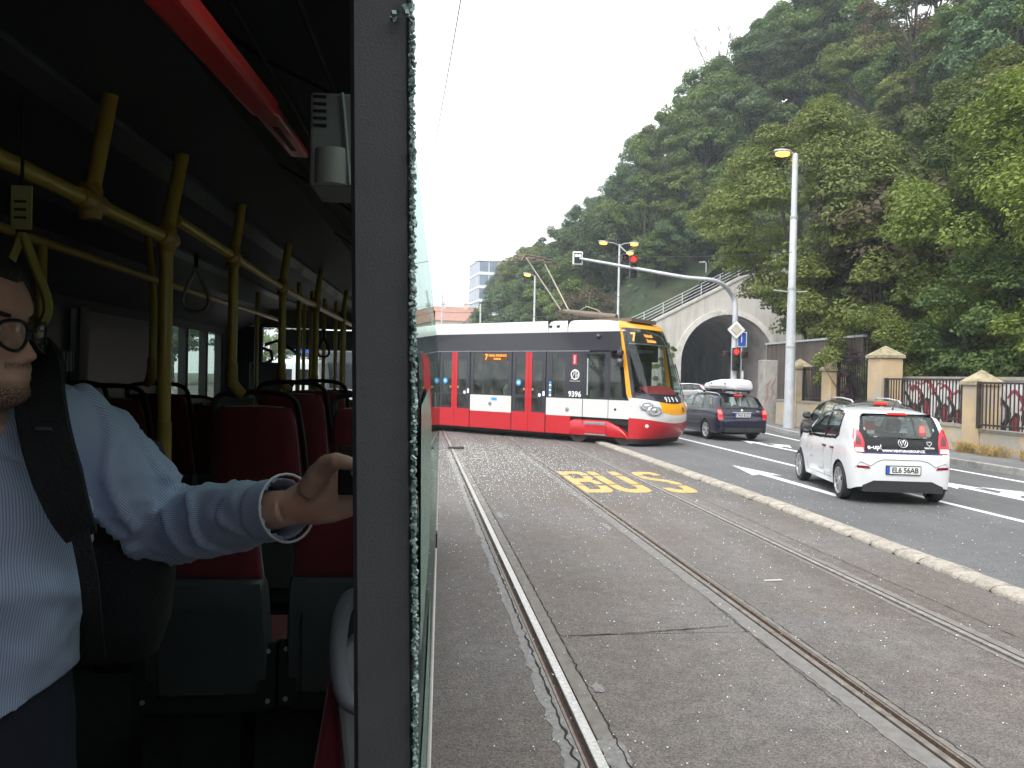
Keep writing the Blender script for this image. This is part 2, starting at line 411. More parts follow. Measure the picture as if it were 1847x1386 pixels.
def crack(pts, w, seed, z=0.0065):
    b = MB(); P = []
    for (a, c) in zip(pts, pts[1:]):
        d = math.hypot(c[0] - a[0], c[1] - a[1]); n = max(2, int(d / 0.03))
        for i in range(n): P.append((lerp(a[0], c[0], i / n), lerp(a[1], c[1], i / n)))
    rows = []
    for i, (x, y) in enumerate(P):
        jx = 0.018 * noise.noise((i * 0.35, seed, 1)) + 0.008 * noise.noise((i * 1.3, seed, 2)); jy = 0.015 * noise.noise((i * 0.4, seed, 8))
        ww = w * max(0.12, 0.6 + 0.9 * noise.noise((i * 0.23, seed, 4)))
        q = P[min(i + 1, len(P) - 1)]; p = P[max(i - 1, 0)]; dx, dy = q[0] - p[0], q[1] - p[1]; l = math.hypot(dx, dy) or 1
        nx, ny = -dy / l, dx / l
        rows.append([(x + jx + nx * ww, y + jy + ny * ww, z), (x + jx - nx * ww, y + jy - ny * ww, z)])
    b.grid(rows); b.build('crack', M_CRACK, bed, recalc=False)
crack([(RAILS[1] + 0.155, 3.0), (RAILS[1] + 0.16, 8), (RAILS[1] + 0.15, 16)], 0.007, 1)
crack([(RAILS[1] - 0.10, 2.5), (RAILS[1] - 0.085, 6), (RAILS[1] - 0.08, 13)], 0.010, 2)
crack([(RAILS[2] - 0.22, 4.2), (RAILS[2] - 0.20, 6.3)], 0.005, 3)
crack([(RAILS[2] + 0.11, 3.0), (RAILS[2] + 0.10, 7.5)], 0.006, 4)
crack([(RAILS[3] + 0.36, 4.5), (RAILS[3] + 0.33, 8.5), (RAILS[3] + 0.37, 13)], 0.005, 5)
crack([(RAILS[1] + 0.17, 5.47), (1.7, 5.53), (2.42, 5.64)], 0.009, 6)
for (x, y, sx, sy, sd) in ((1.02, 3.75, 0.10, 0.22, 1), (1.12, 4.55, 0.05, 0.10, 2), (1.14, 10.3, 0.05, 0.3, 3), (2.40, 9.5, 0.05, 0.25, 4)):
    b = MB(); pts = []
    for k in range(18):
        a = 2 * math.pi * k / 18; q = 0.6 + 0.7 * abs(noise.noise((math.cos(a) * 2, math.sin(a) * 2, sd * 7.0)))
        pts.append((x + sx * q * math.cos(a), y + sy * q * math.sin(a), 0.0055))
    b.add(pts, [tuple(range(18))]); b.build('repair_patch', M_SEAL, bed, recalc=False)
# grooved rails: lip, groove floor, running head
def rail(x, label, side=1, hd=0.055, m=None):
    r = empty('tram_rail', (x, 0, 0)); tag(r, label, 'tram rail', 'grooved tram rails in the roadway'); 
    q = side
    h = MB().box((min(q * -0.004, q * hd), -12, -0.06), (max(q * -0.004, q * hd), 170, 0.006)); h.build('rail_head', m or M_STEEL, r, bevel=0.006)
    gr = MB().box((min(q * -0.042, q * -0.0045), -12, -0.07), (max(q * -0.042, q * -0.0045), 170, -0.028)); gr.build('groove_floor', M_GROOVE, r)
    l = MB().box((min(q * -0.058, q * -0.0425), -12, -0.06), (max(q * -0.058, q * -0.0425), 170, 0.002)); l.build('guard_lip', pmat('rusty_rail_steel', (0.20, 0.155, 0.125), 0.6, metal=0.5, var=0.3, scale=30), r)
    return r
M_STEEL2 = pmat('dull_rail_steel', (0.22, 0.19, 0.165), 0.55, metal=0.5, var=0.3, scale=12); M_STEEL3 = pmat('mid_rail_steel', (0.33, 0.31, 0.29), 0.5, metal=0.6, var=0.25, scale=14)
rail(RAILS[0], 'steel tram rail running under the bus')
rail(RAILS[1], 'steel tram rail nearest to the bus side')
rail(RAILS[2], 'middle steel tram rail at the left edge of the yellow BUS letters', side=-1, hd=0.04, m=M_STEEL2)
rail(RAILS[3], 'steel tram rail nearest to the stone kerb, through the yellow letters', side=1, hd=0.045, m=M_STEEL3)

# carriageway
rp = [(5.50, -12), (12.60, -12), (12.60, 18), (12.78, 22), (13.0, 25.4), (13.6, 28.7), (15.5, 33), (19, 40), (36, 52), (40, 90), (14, 90), (14, 170), (5.50, 170)]
struct(MB().slab(rp, -0.08, 0.0).build('road', M_ROAD))
struct(MB().slab([(14.001, 90.002), (40, 90.002), (40, 130), (14.001, 130)], -0.08, 0.0).build('road', M_ROAD))
gut = MB().slab([(5.2205, -12), (5.499, -12), (5.499, 170), (5.2205, 170)], -0.08, -0.002); struct(gut.build('gutter_strip', pmat('gutter_dirt', (0.12, 0.105, 0.085), 0.95, var=0.3, scale=10, bump=0.5)))
# pavement with its own kerb stones
wallx = lambda y: interp([(-12, 14.25), (17, 14.45), (24, 14.6), (30, 14.7)], y)
kerb_line = [(12.60, y) for y in range(-4, 19, 2)] + [(12.66, 20), (12.78, 22), (12.9, 24), (13.08, 26), (13.42, 28), (13.95, 30), (14.7, 32)]
pv = [(x + 0.16, y) for x, y in kerb_line] + [(16.5, 33.5), (16.5, 30.5), (14.9, 30)] + [(wallx(y) + 0.1, y) for y in (28, 24, 20, 16, 10, 4, -4)]
struct(MB().slab(pv, -0.08, 0.135).build('pavement', M_PAVE))
kp = empty('pavement_kerb'); struct(kp)
M_KERB2 = pmat('grey_kerb_stone', (0.30, 0.295, 0.28), 0.85, var=0.15, scale=14, bump=0.4, bscale=70, c2=(0.2, 0.19, 0.18), c2scale=3, rand=0.06)
def offs(line, d):
    out = []
    for i, p in enumerate(line):
        a = line[max(i - 1, 0)]; c = line[min(i + 1, len(line) - 1)]; dx, dy = c[0] - a[0], c[1] - a[1]; l = math.hypot(dx, dy)
        out.append((p[0] + dy / l * d, p[1] - dx / l * d))
    return out
k_in = offs(kerb_line, 0.155)
for i in range(len(kerb_line) - 1):
    for h in range(2):
        t0, t1 = h / 2 + 0.004, (h + 1) / 2 - 0.004
        q = [tuple(lerp(kerb_line[i][k], kerb_line[i + 1][k], t) for k in (0, 1)) for t in (t0, t1)] + [tuple(lerp(k_in[i][k], k_in[i + 1][k], t) for k in (0, 1)) for t in (t1, t0)]
        MB().slab(q, -0.06, 0.142).build('kerb_stone', M_KERB2, kp, bevel=0.015)
# separator kerb of rounded granite stones
sk = empty('separator_kerb'); struct(sk)
def stone(x0, x1, y0, y1, e0=0.0, e1=0.0):
    """rounded-top stone from y0 to y1, ends skewed by e0/e1"""
    prof = [(-0.145, 0.0), (-0.142, 0.03), (-0.115, 0.055), (-0.05, 0.068), (0.05, 0.068), (0.115, 0.055), (0.142, 0.03), (0.145, 0.0)]
    rows = []; n = 4
    for i in range(n + 1):
        t = i / n; y = lerp(y0, y1, t); xc = lerp(x0, x1, t); row = []
        for (px, pz) in prof:
            sk_ = px / 0.155 * lerp(e0, e1, t)
            nz = 1 + 0.06 * noise.noise((px * 9, y * 5, 3)) - (0.05 if i in (0, n) else 0)
            row.append((xc + px * (1 + 0.04 * noise.noise((y * 4, px * 5, 1))), y + sk_, pz * nz - 0.002))
        rows.append(row)
    b = MB().grid(rows); k = len(prof)
    b.add([Vector(p) for p in rows[0]], [tuple(range(k))]); b.add([Vector(p) for p in rows[-1]], [tuple(range(k - 1, -1, -1))])
    o = b.build('kerb_stone', M_GRANITE, sk, smooth=60)
    o.modifiers.new('sub', 'SUBSURF').levels = 1; o.modifiers['sub'].render_levels = 1
sepx = lambda y: interp([(-12, 5.34), (6, 5.34), (11, 5.44), (15, 5.38), (22, 5.26)], y)
y = 2.0
while y < 21.6:
    L = random.uniform(0.42, 0.5)
    if abs(y - 6.75) < 0.24: stone(sepx(y), sepx(y + L) , y, 6.86, 0, 0.0); y = 6.86; stone(sepx(y) - 0.005, sepx(y) , 6.86, 7.12, -0.01, -0.13); stone(sepx(y) + 0.05, sepx(y + L) + 0.02, 7.12, 7.5, -0.12, 0); y = 7.508; continue
    if abs(y - 11.4) < 0.24: stone(sepx(y), sepx(y) + 0.02, y, 11.5, 0, -0.08); stone(sepx(y) - 0.05, sepx(y), 11.62, 12.0, -0.08, 0); y = 12.008; continue
    stone(sepx(y) + random.uniform(-0.007, 0.007), sepx(y + L) + random.uniform(-0.007, 0.007), y, y + L - 0.014); y += L

# painted markings
def paint(poly, m=M_WHITE, z=0.004, name='road_marking', p=None):
    b = MB().patch(poly, lambda x, y: (x, y, z), 5, 5); o = b.build(name, m, p, recalc=False)
    if p is None: struct(o)
    return o
def line(x0, y0, x1, y1, w): paint([(x0 - w / 2, y0), (x0 + w / 2, y0), (x1 + w / 2, y1), (x1 - w / 2, y1)], name='lane_line')
line(8.38, -10, 8.38, 20, 0.13); line(8.38, 20.01, 8.30, 34, 0.13)
line(11.78, -10, 11.84, 16, 0.14); line(11.84, 16.01, 12.14, 23.5, 0.14); line(12.14, 23.51, 12.6, 27.5, 0.14)
def straight_arrow(x, y0, y1):
    a = empty('lane_arrow', (0, 0, 0)); struct(a)
    paint([(x - 0.09, y0), (x + 0.09, y0), (x + 0.09, y1 - 1.55), (x + 0.30, y1 - 1.75), (x, y1), (x - 0.30, y1 - 1.75), (x - 0.09, y1 - 1.55)], name='arrow_paint', p=a)
def right_arrow(x, y0, y1):
    a = empty('lane_arrow', (0, 0, 0)); struct(a)
    paint([(x - 0.09, y0), (x + 0.09, y0), (x + 0.09, y1 - 1.3), (x + 0.28, y1 - 1.5), (x, y1), (x - 0.28, y1 - 1.5), (x - 0.09, y1 - 1.3)], name='arrow_paint', p=a)
    m_ = (y0 + y1) / 2 - 0.1
    paint([(x + 0.091, m_ - 0.55), (x + 0.34, m_ - 0.25), (x + 0.34, m_ - 0.75), (x + 0.72, m_ + 0.15), (x + 0.34, m_ + 0.75), (x + 0.34, m_ + 0.2), (x + 0.091, m_ - 0.05)], name='arrow_paint', p=a)
straight_arrow(6.95, 12.0, 16.4); right_arrow(10.0, 10.6, 14.4); right_arrow(10.2, 19.6, 23.6)
# BUS in stencilled yellow letters
bw = empty('bus_lettering'); struct(bw)
def L_(polys, x0, w, y0=12.35, h=2.75):
    for pl in polys: paint([(x0 + a * w, y0 + c * h) for a, c in pl], M_YEL, 0.0045, 'painted_letter', bw)
def arc(cx, cy, rx, ry, a0, a1, n=9): return [(cx + rx * math.cos(R(lerp(a0, a1, i / n))), cy + ry * math.sin(R(lerp(a0, a1, i / n)))) for i in range(n + 1)]
B = [
  [(0.0, 0.80), (0.27, 0.80), (0.27, 0.87)] + [(0.62, 0.87), (0.70, 0.83), (0.70, 0.79), (1.0, 0.79)] + arc(0.70, 0.83, 0.30, 0.17, 0, 90) + [(0, 1)],
  [(0, 0.33), (0.27, 0.33), (0.27, 0.46), (0.66, 0.46), (0.70, 0.40), (0.70, 0.36), (1.0, 0.36), (0.98, 0.48), (0.85, 0.55), (0.98, 0.64), (1.0, 0.745), (0.70, 0.745), (0.66, 0.62), (0.27, 0.62), (0.27, 0.76), (0, 0.76)],
  [(0.0, 0.0), (0.65, 0.0)] + arc(0.66, 0.15, 0.34, 0.15, -90, 0)[1:] + [(1.0, 0.29), (0.70, 0.29), (0.68, 0.17), (0.60, 0.13), (0.27, 0.13), (0.27, 0.29), (0, 0.29)]]
U = [[(0, 0.80), (0.29, 0.80), (0.29, 1), (0, 1)], [(0.71, 0.80), (1, 0.80), (1, 1), (0.71, 1)],
     [(0, 0.37), (0.29, 0.37), (0.29, 0.76), (0, 0.76)], [(0.71, 0.37), (1, 0.37), (1, 0.76), (0.71, 0.76)],
     [(0, 0.33), (0, 0.2)] + arc(0.36, 0.18, 0.36, 0.18, 180, 270)[1:] + arc(0.64, 0.18, 0.36, 0.18, 270, 360) + [(1, 0.33), (0.71, 0.33), (0.70, 0.20), (0.62, 0.14), (0.38, 0.14), (0.30, 0.20), (0.29, 0.33)]]
S = [[(0.71, 0.80), (1.0, 0.80), (0.98, 0.9), (0.85, 0.98), (0.6, 1), (0.4, 1), (0.13, 0.98), (0.0, 0.88), (0, 0.79), (0.30, 0.79), (0.33, 0.86), (0.66, 0.87)],
     [(0.0, 0.745), (0.02, 0.66), (0.2, 0.56), (0.62, 0.46), (0.70, 0.40), (0.70, 0.35), (1, 0.35), (0.99, 0.46), (0.83, 0.56), (0.40, 0.66), (0.30, 0.70), (0.30, 0.745)],
     [(0, 0.2), (0.03, 0.08), (0.16, 0.01), (0.35, 0), (0.65, 0), (0.86, 0.02), (0.98, 0.1), (1, 0.3), (0.70, 0.3), (0.67, 0.17), (0.58, 0.13), (0.36, 0.14), (0.30, 0.2)]]
L_(B, 2.77, 0.52); L_(U, 3.36, 0.60); L_(S, 4.22, 0.52)
# crumbs of safety glass
cr = MB(); rnd = random.Random(5)
def crumb(x, y, s):
    a = rnd.uniform(0, 6.28); c, d = math.cos(a) * s, math.sin(a) * s; h = s * rnd.uniform(0.5, 1.1); z = 0.0045
    cr.add([(x + c, y + d, z), (x - d, y + c, z), (x - c, y - d, z), (x + d, y - c, z), (x + c * 0.6, y + d * 0.6, z + h), (x - d * 0.8, y + c * 0.8, z + h), (x - c * 0.7, y - d * 0.7, z + h * 0.8), (x + d * 0.7, y - c * 0.7, z + h)],
           [(4, 5, 6, 7), (0, 1, 5, 4), (1, 2, 6, 5), (2, 3, 7, 6), (3, 0, 4, 7)])
for i in range(2600):
    y = 2.4 + 18 * rnd.random() ** 1.15
    x = rnd.uniform(0.35, 5.2) if rnd.random() < 0.65 else abs(rnd.gauss(0.5, 1.3)) + 0.3
    if x > 5.2: continue
    crumb(x, y, rnd.choice((0.0022, 0.003, 0.004, 0.006)) * (0.75 + y * 0.036))
for i in range(7000):
    y = rnd.gauss(17.5, 3.2); x = rnd.gauss(1.8, 1.3)
    if 0.45 < x < 5.0 and 9 < y < 24: crumb(x, y, rnd.uniform(0.0035, 0.0075))
for i in range(250):
    crumb(rnd.uniform(5.6, 8), rnd.uniform(6, 18), rnd.uniform(0.004, 0.007))
M_CRUMB = pmat('glass_crumbs', (0.86, 0.90, 0.88), 0.18, var=0.2, scale=30, spec=0.8)
tag(cr.build('glass_crumbs', M_CRUMB, recalc=False), 'crumbs of shattered safety glass scattered over the track bed', 'glass', kind='stuff')
# a strip of torn black trim and slivers lying on the track bed
d = MB(); P = atD(820, 808, 19.95); bx, by = 1.02, 19.6
d.prism([(-0.19, -0.05), (0.17, -0.09), (0.21, -0.03), (0.10, 0.05), (-0.12, 0.06), (-0.22, 0.01)], lambda x, y: (bx + x, by + y, 0.004), lambda x, y: (bx + x * 0.9, by + y * 0.8, 0.06 + 0.02 * x))
tag(d.build('trim_fragment', pmat('black_rubber', (0.018, 0.018, 0.019), 0.6, var=0.2), bevel=0.01), 'torn black trim piece lying on the track bed before the tram', 'debris')
for (sx, sy, L, a, lb) in ((1.35, 17.3, 0.16, 0.3, 'thin pale sliver on the track bed beyond the BUS letters'), (3.35, 6.9, 0.09, 0.1, 'short pale sliver lying between the two rails in the foreground')):
    o = MB().box((-L, -0.012, 0.004), (L, 0.012, 0.012)).build('sliver', pmat('pale_sliver', (0.55, 0.55, 0.5), 0.5)); o.location = (sx, sy, 0); o.rotation_euler.z = a; tag(o, lb, 'debris')
_tick('20_ground')
# ------------------------------------------------------------------ hillside, tunnel, walls, buildings
CREST = [(-20, 52, 36), (15, 50, 36), (40, 48, 36), (60, 46, 36), (77, 44, 35.5), (86, 38.5, 33), (92, 36, 31), (97, 34, 28.0), (112, 32, 24), (128, 28, 22.5), (149, 22, 19), (170, 15, 11.5), (200, 8, 6), (240, 4, 4), (300, 0, 2)]
FOOT = [(-20, 18.3), (28, 18.3), (33, 21), (38, 28), (44, 33), (70, 36.5), (73.6, 37), (74.4, 18), (78, 16.5), (110, 12), (150, 6), (200, -2), (300, -10)]
def hill_z(x, y):
    xf = interp(FOOT, y); xc = interp([(a, b) for a, b, c in CREST], y); zc = interp([(a, c) for a, b, c in CREST], y)
    t = (x - xf) / max(xc - xf, 6)
    if t <= 0: return -0.3
    t2 = min(t, 1.0); z = zc * (t2 ** 0.82) + max(0, t - 1) * 2.0
    if y > 74.3:
        z = max(z, interp([(16, 5.2), (21, 6.2), (32, 11.5), (38, 14)], x) * interp([(74, 1), (110, 0.2), (130, 0)], y)) if x > xf else z
    if y > 74.3: z = min(z, (interp([(16, 4.4), (22, 7.2), (31.8, 12.3), (40, 14.7)], x) + max(0, x - 41) * 1.6) + interp([(16, 0.6), (24, 0.9), (31, 1.5), (36, 2.4), (42, 3.2)], x) * (y - 74.3))
    return z + 0.8 * noise.noise((x * 0.12, y * 0.12, 0))
M_HILL = pmat('hillside_undergrowth', (0.028, 0.045, 0.018), 0.95, var=0.5, scale=0.7, bump=1.0, bscale=1.5, c2=(0.05, 0.042, 0.026), c2scale=0.3, c2lo=0.5, c2hi=0.62)
hb = MB(); rows = []
ys = [-20 + 3.0 * i for i in range(31)] + [73.8, 74.5] + [77 + 4 * i for i in range(57)]
for y in ys:
    xf = interp(FOOT, y) - 0.4
    rows.append([(xf + 110 * (k / 40) ** 1.5, y, hill_z(xf + 110 * (k / 40) ** 1.5, y) if k else -0.3) for k in range(41)])
for i in range(len(rows) - 1):
    for k in range(40):
        q4 = [Vector(rows[i][k]), Vector(rows[i][k + 1]), Vector(rows[i + 1][k + 1]), Vector(rows[i + 1][k])]; c4 = sum(q4, Vector()) / 4
        if 70.5 < c4.y < 74.45 and 23.5 < c4.x < 38.5 and min(p_.z for p_ in q4) < 8.9: continue
        hb.add(q4, [(0, 1, 2, 3)])
struct(hb.build('hill', M_HILL, smooth=80, weld=True))

# tunnel portal: concrete face with an arched mouth, sloping parapet and railing
M_TUN = pmat('portal_concrete', (0.53, 0.50, 0.455), 0.88, var=0.10, scale=0.7, bump=0.3, bscale=12, c2=(0.36, 0.325, 0.285), c2scale=1.2, c2lo=0.46, c2hi=0.72, stretch=(1.6, 1.6, 0.12))
M_TUNIN = pmat('tunnel_lining', (0.56, 0.50, 0.46), 0.85, var=0.2, scale=0.5, c2=(0.36, 0.34, 0.32), c2scale=0.3)
tp = empty('tunnel_portal', (0, 73.0, 0)); tag(tp, 'pale concrete road tunnel portal with arched mouth under the wooded hill', 'tunnel')
ac, ar, az = 30.2, 4.75, 3.55      # arch centre x, radius, springing height
top = lambda x: interp([(16, 4.2), (22, 7.0), (31.8, 12.1), (40, 14.5)], x)
fb = MB(); NA = 28
def arch(rr, n=NA): return [(ac - rr, 0.0)] + [(ac + rr * math.cos(math.pi - math.pi * i / n), az + rr * math.sin(math.pi * i / n)) for i in range(n + 1)] + [(ac + rr, 0.0)]
A = arch(ar)
outer = []
for (x, z) in A:
    if z <= az and x < ac: outer.append((16.0, z))
    elif z <= az: outer.append((41.0, z))
    else:
        t = (x - (ac - ar)) / (2 * ar); xx = lerp(16.0, 41.0, t); outer.append((xx, top(xx)))
rows_f = [[(p[0], 0.0, p[1]) for p in A], [(p[0], 0.0, p[1]) for p in outer]]
fb.grid(rows_f); rows_b = [[(p[0], 0.9, p[1]) for p in A], [(p[0], 0.9, p[1]) for p in outer]]
fb.grid([rows_f[1], rows_b[1]]); fb.grid(rows_b)
fb.build('portal_face', M_TUN, tp)
# raised arch ring
rg = MB(); A1 = arch(ar + 0.02); A2 = arch(ar + 0.55)
rg.grid([[(p[0], -0.001, p[1]) for p in A1], [(p[0], -0.16, p[1]) for p in A1], [(p[0], -0.16, p[1]) for p in A2], [(p[0], -0.001, p[1]) for p in A2]])
rg.build('arch_ring', pmat('pale_arch_concrete', (0.62, 0.59, 0.54), 0.85, var=0.1, scale=1.5, c2=(0.42, 0.39, 0.34), c2scale=0.9, c2lo=0.52, c2hi=0.7), tp, smooth=30)
# coping on the sloping parapet
cp = MB()
for i in range(24):
    x0, x1 = 16 + i * 25 / 24, 16 + (i + 1) * 25 / 24
    cp.add([(x0, -0.14, top(x0) + 0.003), (x1 - 0.03, -0.14, top(x1) + 0.003), (x1 - 0.03, 1.0, top(x1) + 0.003), (x0, 1.0, top(x0) + 0.003), (x0, -0.14, top(x0) + 0.25), (x1 - 0.03, -0.14, top(x1) + 0.25), (x1 - 0.03, 1.0, top(x1) + 0.25), (x0, 1.0, top(x0) + 0.25)],
           [(0, 3, 2, 1), (4, 5, 6, 7), (0, 1, 5, 4), (1, 2, 6, 5), (2, 3, 7, 6), (3, 0, 4, 7)])
cp.build('coping', M_TUN, tp)
# bore
tb = MB(); rows = []
for i in range(17):
    y = 0.9 + i * 3.5; sh = 0.012 * (i * 3.5) ** 1.6
    rows.append([(p[0] + sh, y, p[1]) for p in A])
tb.grid(rows); tb.add([Vector(p) for p in rows[-1]], [tuple(range(len(A)))])
tb.build('bore', M_TUNIN, tp, smooth=40)
# orange-brown dado inside the bore
dd = MB(); dd.grid([[(ac - ar + 0.05 + 0.012 * (i * 3.5) ** 1.6, 0.9 + i * 3.5, 0.0) for i in range(17)], [(ac - ar + 0.05 + 0.012 * (i * 3.5) ** 1.6, 0.9 + i * 3.5, 2.0) for i in range(17)]])
dd.build('bore_dado', pmat('ochre_dado', (0.27, 0.17, 0.10), 0.85, var=0.2, scale=1), tp)
# railing on the parapet
rl = empty('railing', (0, 73.4, 0)); tag(rl, 'grey tubular railing climbing the tunnel parapet', 'railing')
M_GALV = pmat('galvanised_steel', (0.47, 0.48, 0.49), 0.5, metal=0.6, var=0.12, scale=6)
pm = None
for i in range(12):
    x = 18 + i * 1.9
    if pm is None: pm = MB().tube([(0, 0, 0), (0, 0, 1.2)], 0.05, 6).mesh('post', M_GALV, smooth=60)
    inst('post', pm, rl, (x, 0, top(x) + 0.24))
for k, h in enumerate((0.3, 0.6, 0.9, 1.2)):
    MB().tube([(x_, 0, top(x_) + 0.24 + h) for x_ in (18, 22, 31.8, 39)], 0.035, 6).build('rail', M_GALV, rl, smooth=60)
# concrete wing wall and stub walls right of the tunnel mouth
ww = MB().prism([(15.6, 0.0), (36, 0.0), (36, 4.3), (22, 3.4), (15.6, 2.6)], lambda x, z: (x, 34.0 + (x - 15.6) * 1.05, z), lambda x, z: (x + 0.4, 33.8 + (x - 15.6) * 1.05, z))
tag(ww.build('retaining_wall', M_CONC), 'grey concrete retaining wall behind the blue estate car', 'wall')
sw = MB().box((14.25, 30.6, 0), (14.85, 31.2, 2.75))
tag(sw.build('concrete_stub', pmat('grey_concrete', (0.33, 0.315, 0.29), 0.9, var=0.18, scale=2.5, bump=0.3, bscale=25, c2=(0.19, 0.18, 0.165), c2scale=1.5, c2lo=0.48, c2hi=0.65), bevel=0.04), 'pale concrete pier with red scribbles beside the brown plank wall', 'wall')
gs = MB()
for k, pts in enumerate((((0, 0.9), (0.2, 1.3), (0.1, 1.7), (0.35, 1.9)), ((0.3, 1.0), (0.5, 1.5), (0.35, 1.6), (0.6, 2.0)))):
    gs.tube([(14.27 + a * 0.8, 30.597, z) for a, z in pts], [(0.02, 0.004)] * 4, 5)
tag(gs.build('graffiti', pmat('red_spray', (0.45, 0.06, 0.07), 0.7)), 'red scribble on the pale concrete pier', 'graffiti')

# ---------------------------------------------------------------- boundary wall, fence panels
M_OCHRE = pmat('ochre_render', (0.50, 0.37, 0.22), 0.9, var=0.12, scale=1.6, bump=0.3, bscale=30, c2=(0.40, 0.335, 0.26), c2scale=1.1, c2lo=0.47, c2hi=0.62)
M_OCHRE2 = pmat('ochre_render_worn', (0.50, 0.39, 0.25), 0.9, var=0.18, scale=2.2, bump=0.5, bscale=25, c2=(0.40, 0.37, 0.32), c2scale=1.4, c2lo=0.44, c2hi=0.56)
M_CAP = pmat('mossy_cap', (0.36, 0.30, 0.20), 0.95, var=0.25, scale=6, bump=0.5, bscale=40, c2=(0.17, 0.17, 0.08), c2scale=4)
M_IRON = pmat('rusty_black_iron', (0.045, 0.036, 0.03), 0.65, metal=0.3, var=0.35, scale=9)
M_IRON2 = pmat('dark_iron', (0.022, 0.021, 0.022), 0.6, metal=0.3, var=0.25, scale=9)
bwall = empty('boundary_wall', (14.5, 20, 0.13)); tag(bwall, 'ochre rendered garden wall with pointed pillars along the pavement', 'wall')
def W(y): return wallx(y)
def pillar(y, h, w, capw, base=0.0):
    x = W(y) - 14.5; b = MB().box((x - 0.06, y - 20 - w / 2, base), (x + w - 0.06, y - 20 + w / 2, h)); o = b.build('pillar', M_OCHRE, bwall, bevel=0.015)
    c = MB(); cx_, cy_ = x - 0.06 + w / 2, y - 20; e = capw / 2
    c.box((cx_ - e, cy_ - e, h + 0.002), (cx_ + e, cy_ + e, h + 0.10))
    c.add([(cx_ - e * 0.98, cy_ - e * 0.98, h + 0.103), (cx_ + e * 0.98, cy_ - e * 0.98, h + 0.103), (cx_ + e * 0.98, cy_ + e * 0.98, h + 0.103), (cx_ - e * 0.98, cy_ + e * 0.98, h + 0.103), (cx_, cy_, h + 0.42)], [(0, 3, 2, 1), (0, 1, 4), (1, 2, 4), (2, 3, 4), (3, 0, 4)])
    c.build('pillar_cap', M_CAP, o, bevel=0.012)
PL = [(14.0, 1.75), (18.75, 1.75), (23.25, 2.55), (26.3, 2.15), (28.9, 2.25)]
for (y, h) in PL: pillar(y, h, 0.62 if h < 2.4 else 0.74, 0.74 if h < 2.4 else 0.86)
segs = [(10, 14.0, 0.55), (14.0, 18.75, 0.55), (18.75, 23.25, 0.62), (23.25, 26.3, 0.95), (26.3, 28.9, 0.95), (28.9, 30.4, 0.95)]
pl = MB()
for (a, c, h) in segs:
    x0, x1 = W(a) - 14.5, W(c) - 14.5
    b = MB(); b.add([(x0, a - 20, 0), (x1, c - 20, 0), (x1 + 0.4, c - 20, 0), (x0 + 0.4, a - 20, 0), (x0, a - 20, h), (x1, c - 20, h), (x1 + 0.4, c - 20, h), (x0 + 0.4, a - 20, h)], [(0, 3, 2, 1), (4, 5, 6, 7), (0, 1, 5, 4), (1, 2, 6, 5), (2, 3, 7, 6), (3, 0, 4, 7)])
    b.build('plinth', M_OCHRE2, bwall)
    b = MB(); b.add([(x0 - 0.03, a - 20, h + 0.002), (x1 - 0.03, c - 20, h + 0.002), (x1 + 0.43, c - 20, h + 0.002), (x0 + 0.43, a - 20, h + 0.002), (x0 - 0.03, a - 20, h + 0.07), (x1 - 0.03, c - 20, h + 0.07), (x1 + 0.43, c - 20, h + 0.07), (x0 + 0.43, a - 20, h + 0.07)], [(0, 3, 2, 1), (4, 5, 6, 7), (0, 1, 5, 4), (1, 2, 6, 5), (2, 3, 7, 6), (3, 0, 4, 7)])
    b.build('plinth_cap', pmat('stone_cap', (0.30, 0.275, 0.23), 0.9, var=0.2, scale=5, bump=0.4, bscale=40), bwall)
def fence(y0, y1, zb, zt, m, label, gap=0.135, dx=0.05, spike=0.0):
    f = empty('fence_panel', (0, 0, 0.13)); f.location = (W((y0 + y1) / 2) + dx, (y0 + y1) / 2, 0.13); tag(f, label, 'fence', 'iron fence panels along the pavement')
    ox, oy = f.location.x, f.location.y
    n = int((y1 - y0) / gap); hh = zt - zb
    me = MB().box((-0.013, -0.013, 0), (0.013, 0.013, hh)).mesh('bar', m)
    for i in range(n + 1):
        y = lerp(y0, y1, i / n); o = inst('bar', me, f, (W(y) + dx - ox, y - oy, zb)); 
    for z in (zb + 0.06, zt - 0.03):
        a, c = W(y0) + dx - ox, W(y1) + dx - ox
        MB().add([(a - 0.028, y0 - oy, z), (c - 0.028, y1 - oy, z), (c + 0.028, y1 - oy, z), (a + 0.028, y0 - oy, z), (a - 0.028, y0 - oy, z + 0.05), (c - 0.028, y1 - oy, z + 0.05), (c + 0.028, y1 - oy, z + 0.05), (a + 0.028, y0 - oy, z + 0.05)], [(0, 3, 2, 1), (4, 5, 6, 7), (0, 1, 5, 4), (1, 2, 6, 5), (2, 3, 7, 6), (3, 0, 4, 7)]).build('rail', m, f)
    for y in (y0, y1): MB().box((W(y) + dx - ox - 0.04, y - oy - 0.04, zb - 0.02), (W(y) + dx - ox + 0.04, y - oy + 0.04, zt + 0.03)).build('end_post', m, f)
fence(10.2, 13.55, 0.66, 1.82, M_IRON, 'rusty iron bar fence at the right picture edge', dx=-0.12)
fence(14.4, 18.35, 0.66, 1.82, M_IRON, 'rusty iron bar fence right of the low pointed pillar before graffiti', dx=-0.12)
fence(19.2, 22.75, 0.73, 1.90, M_IRON, 'rusty iron bar fence between the low and the tall pointed pillar')
fence(23.75, 25.95, 1.05, 2.65, M_IRON2, 'dark iron fence overgrown by purple bush beside the tall pillar', dx=0.22)
fence(26.7, 28.5, 1.05, 2.30, M_IRON2, 'dark iron fence with spiked top right of the lamp post', dx=0.22, gap=0.11)
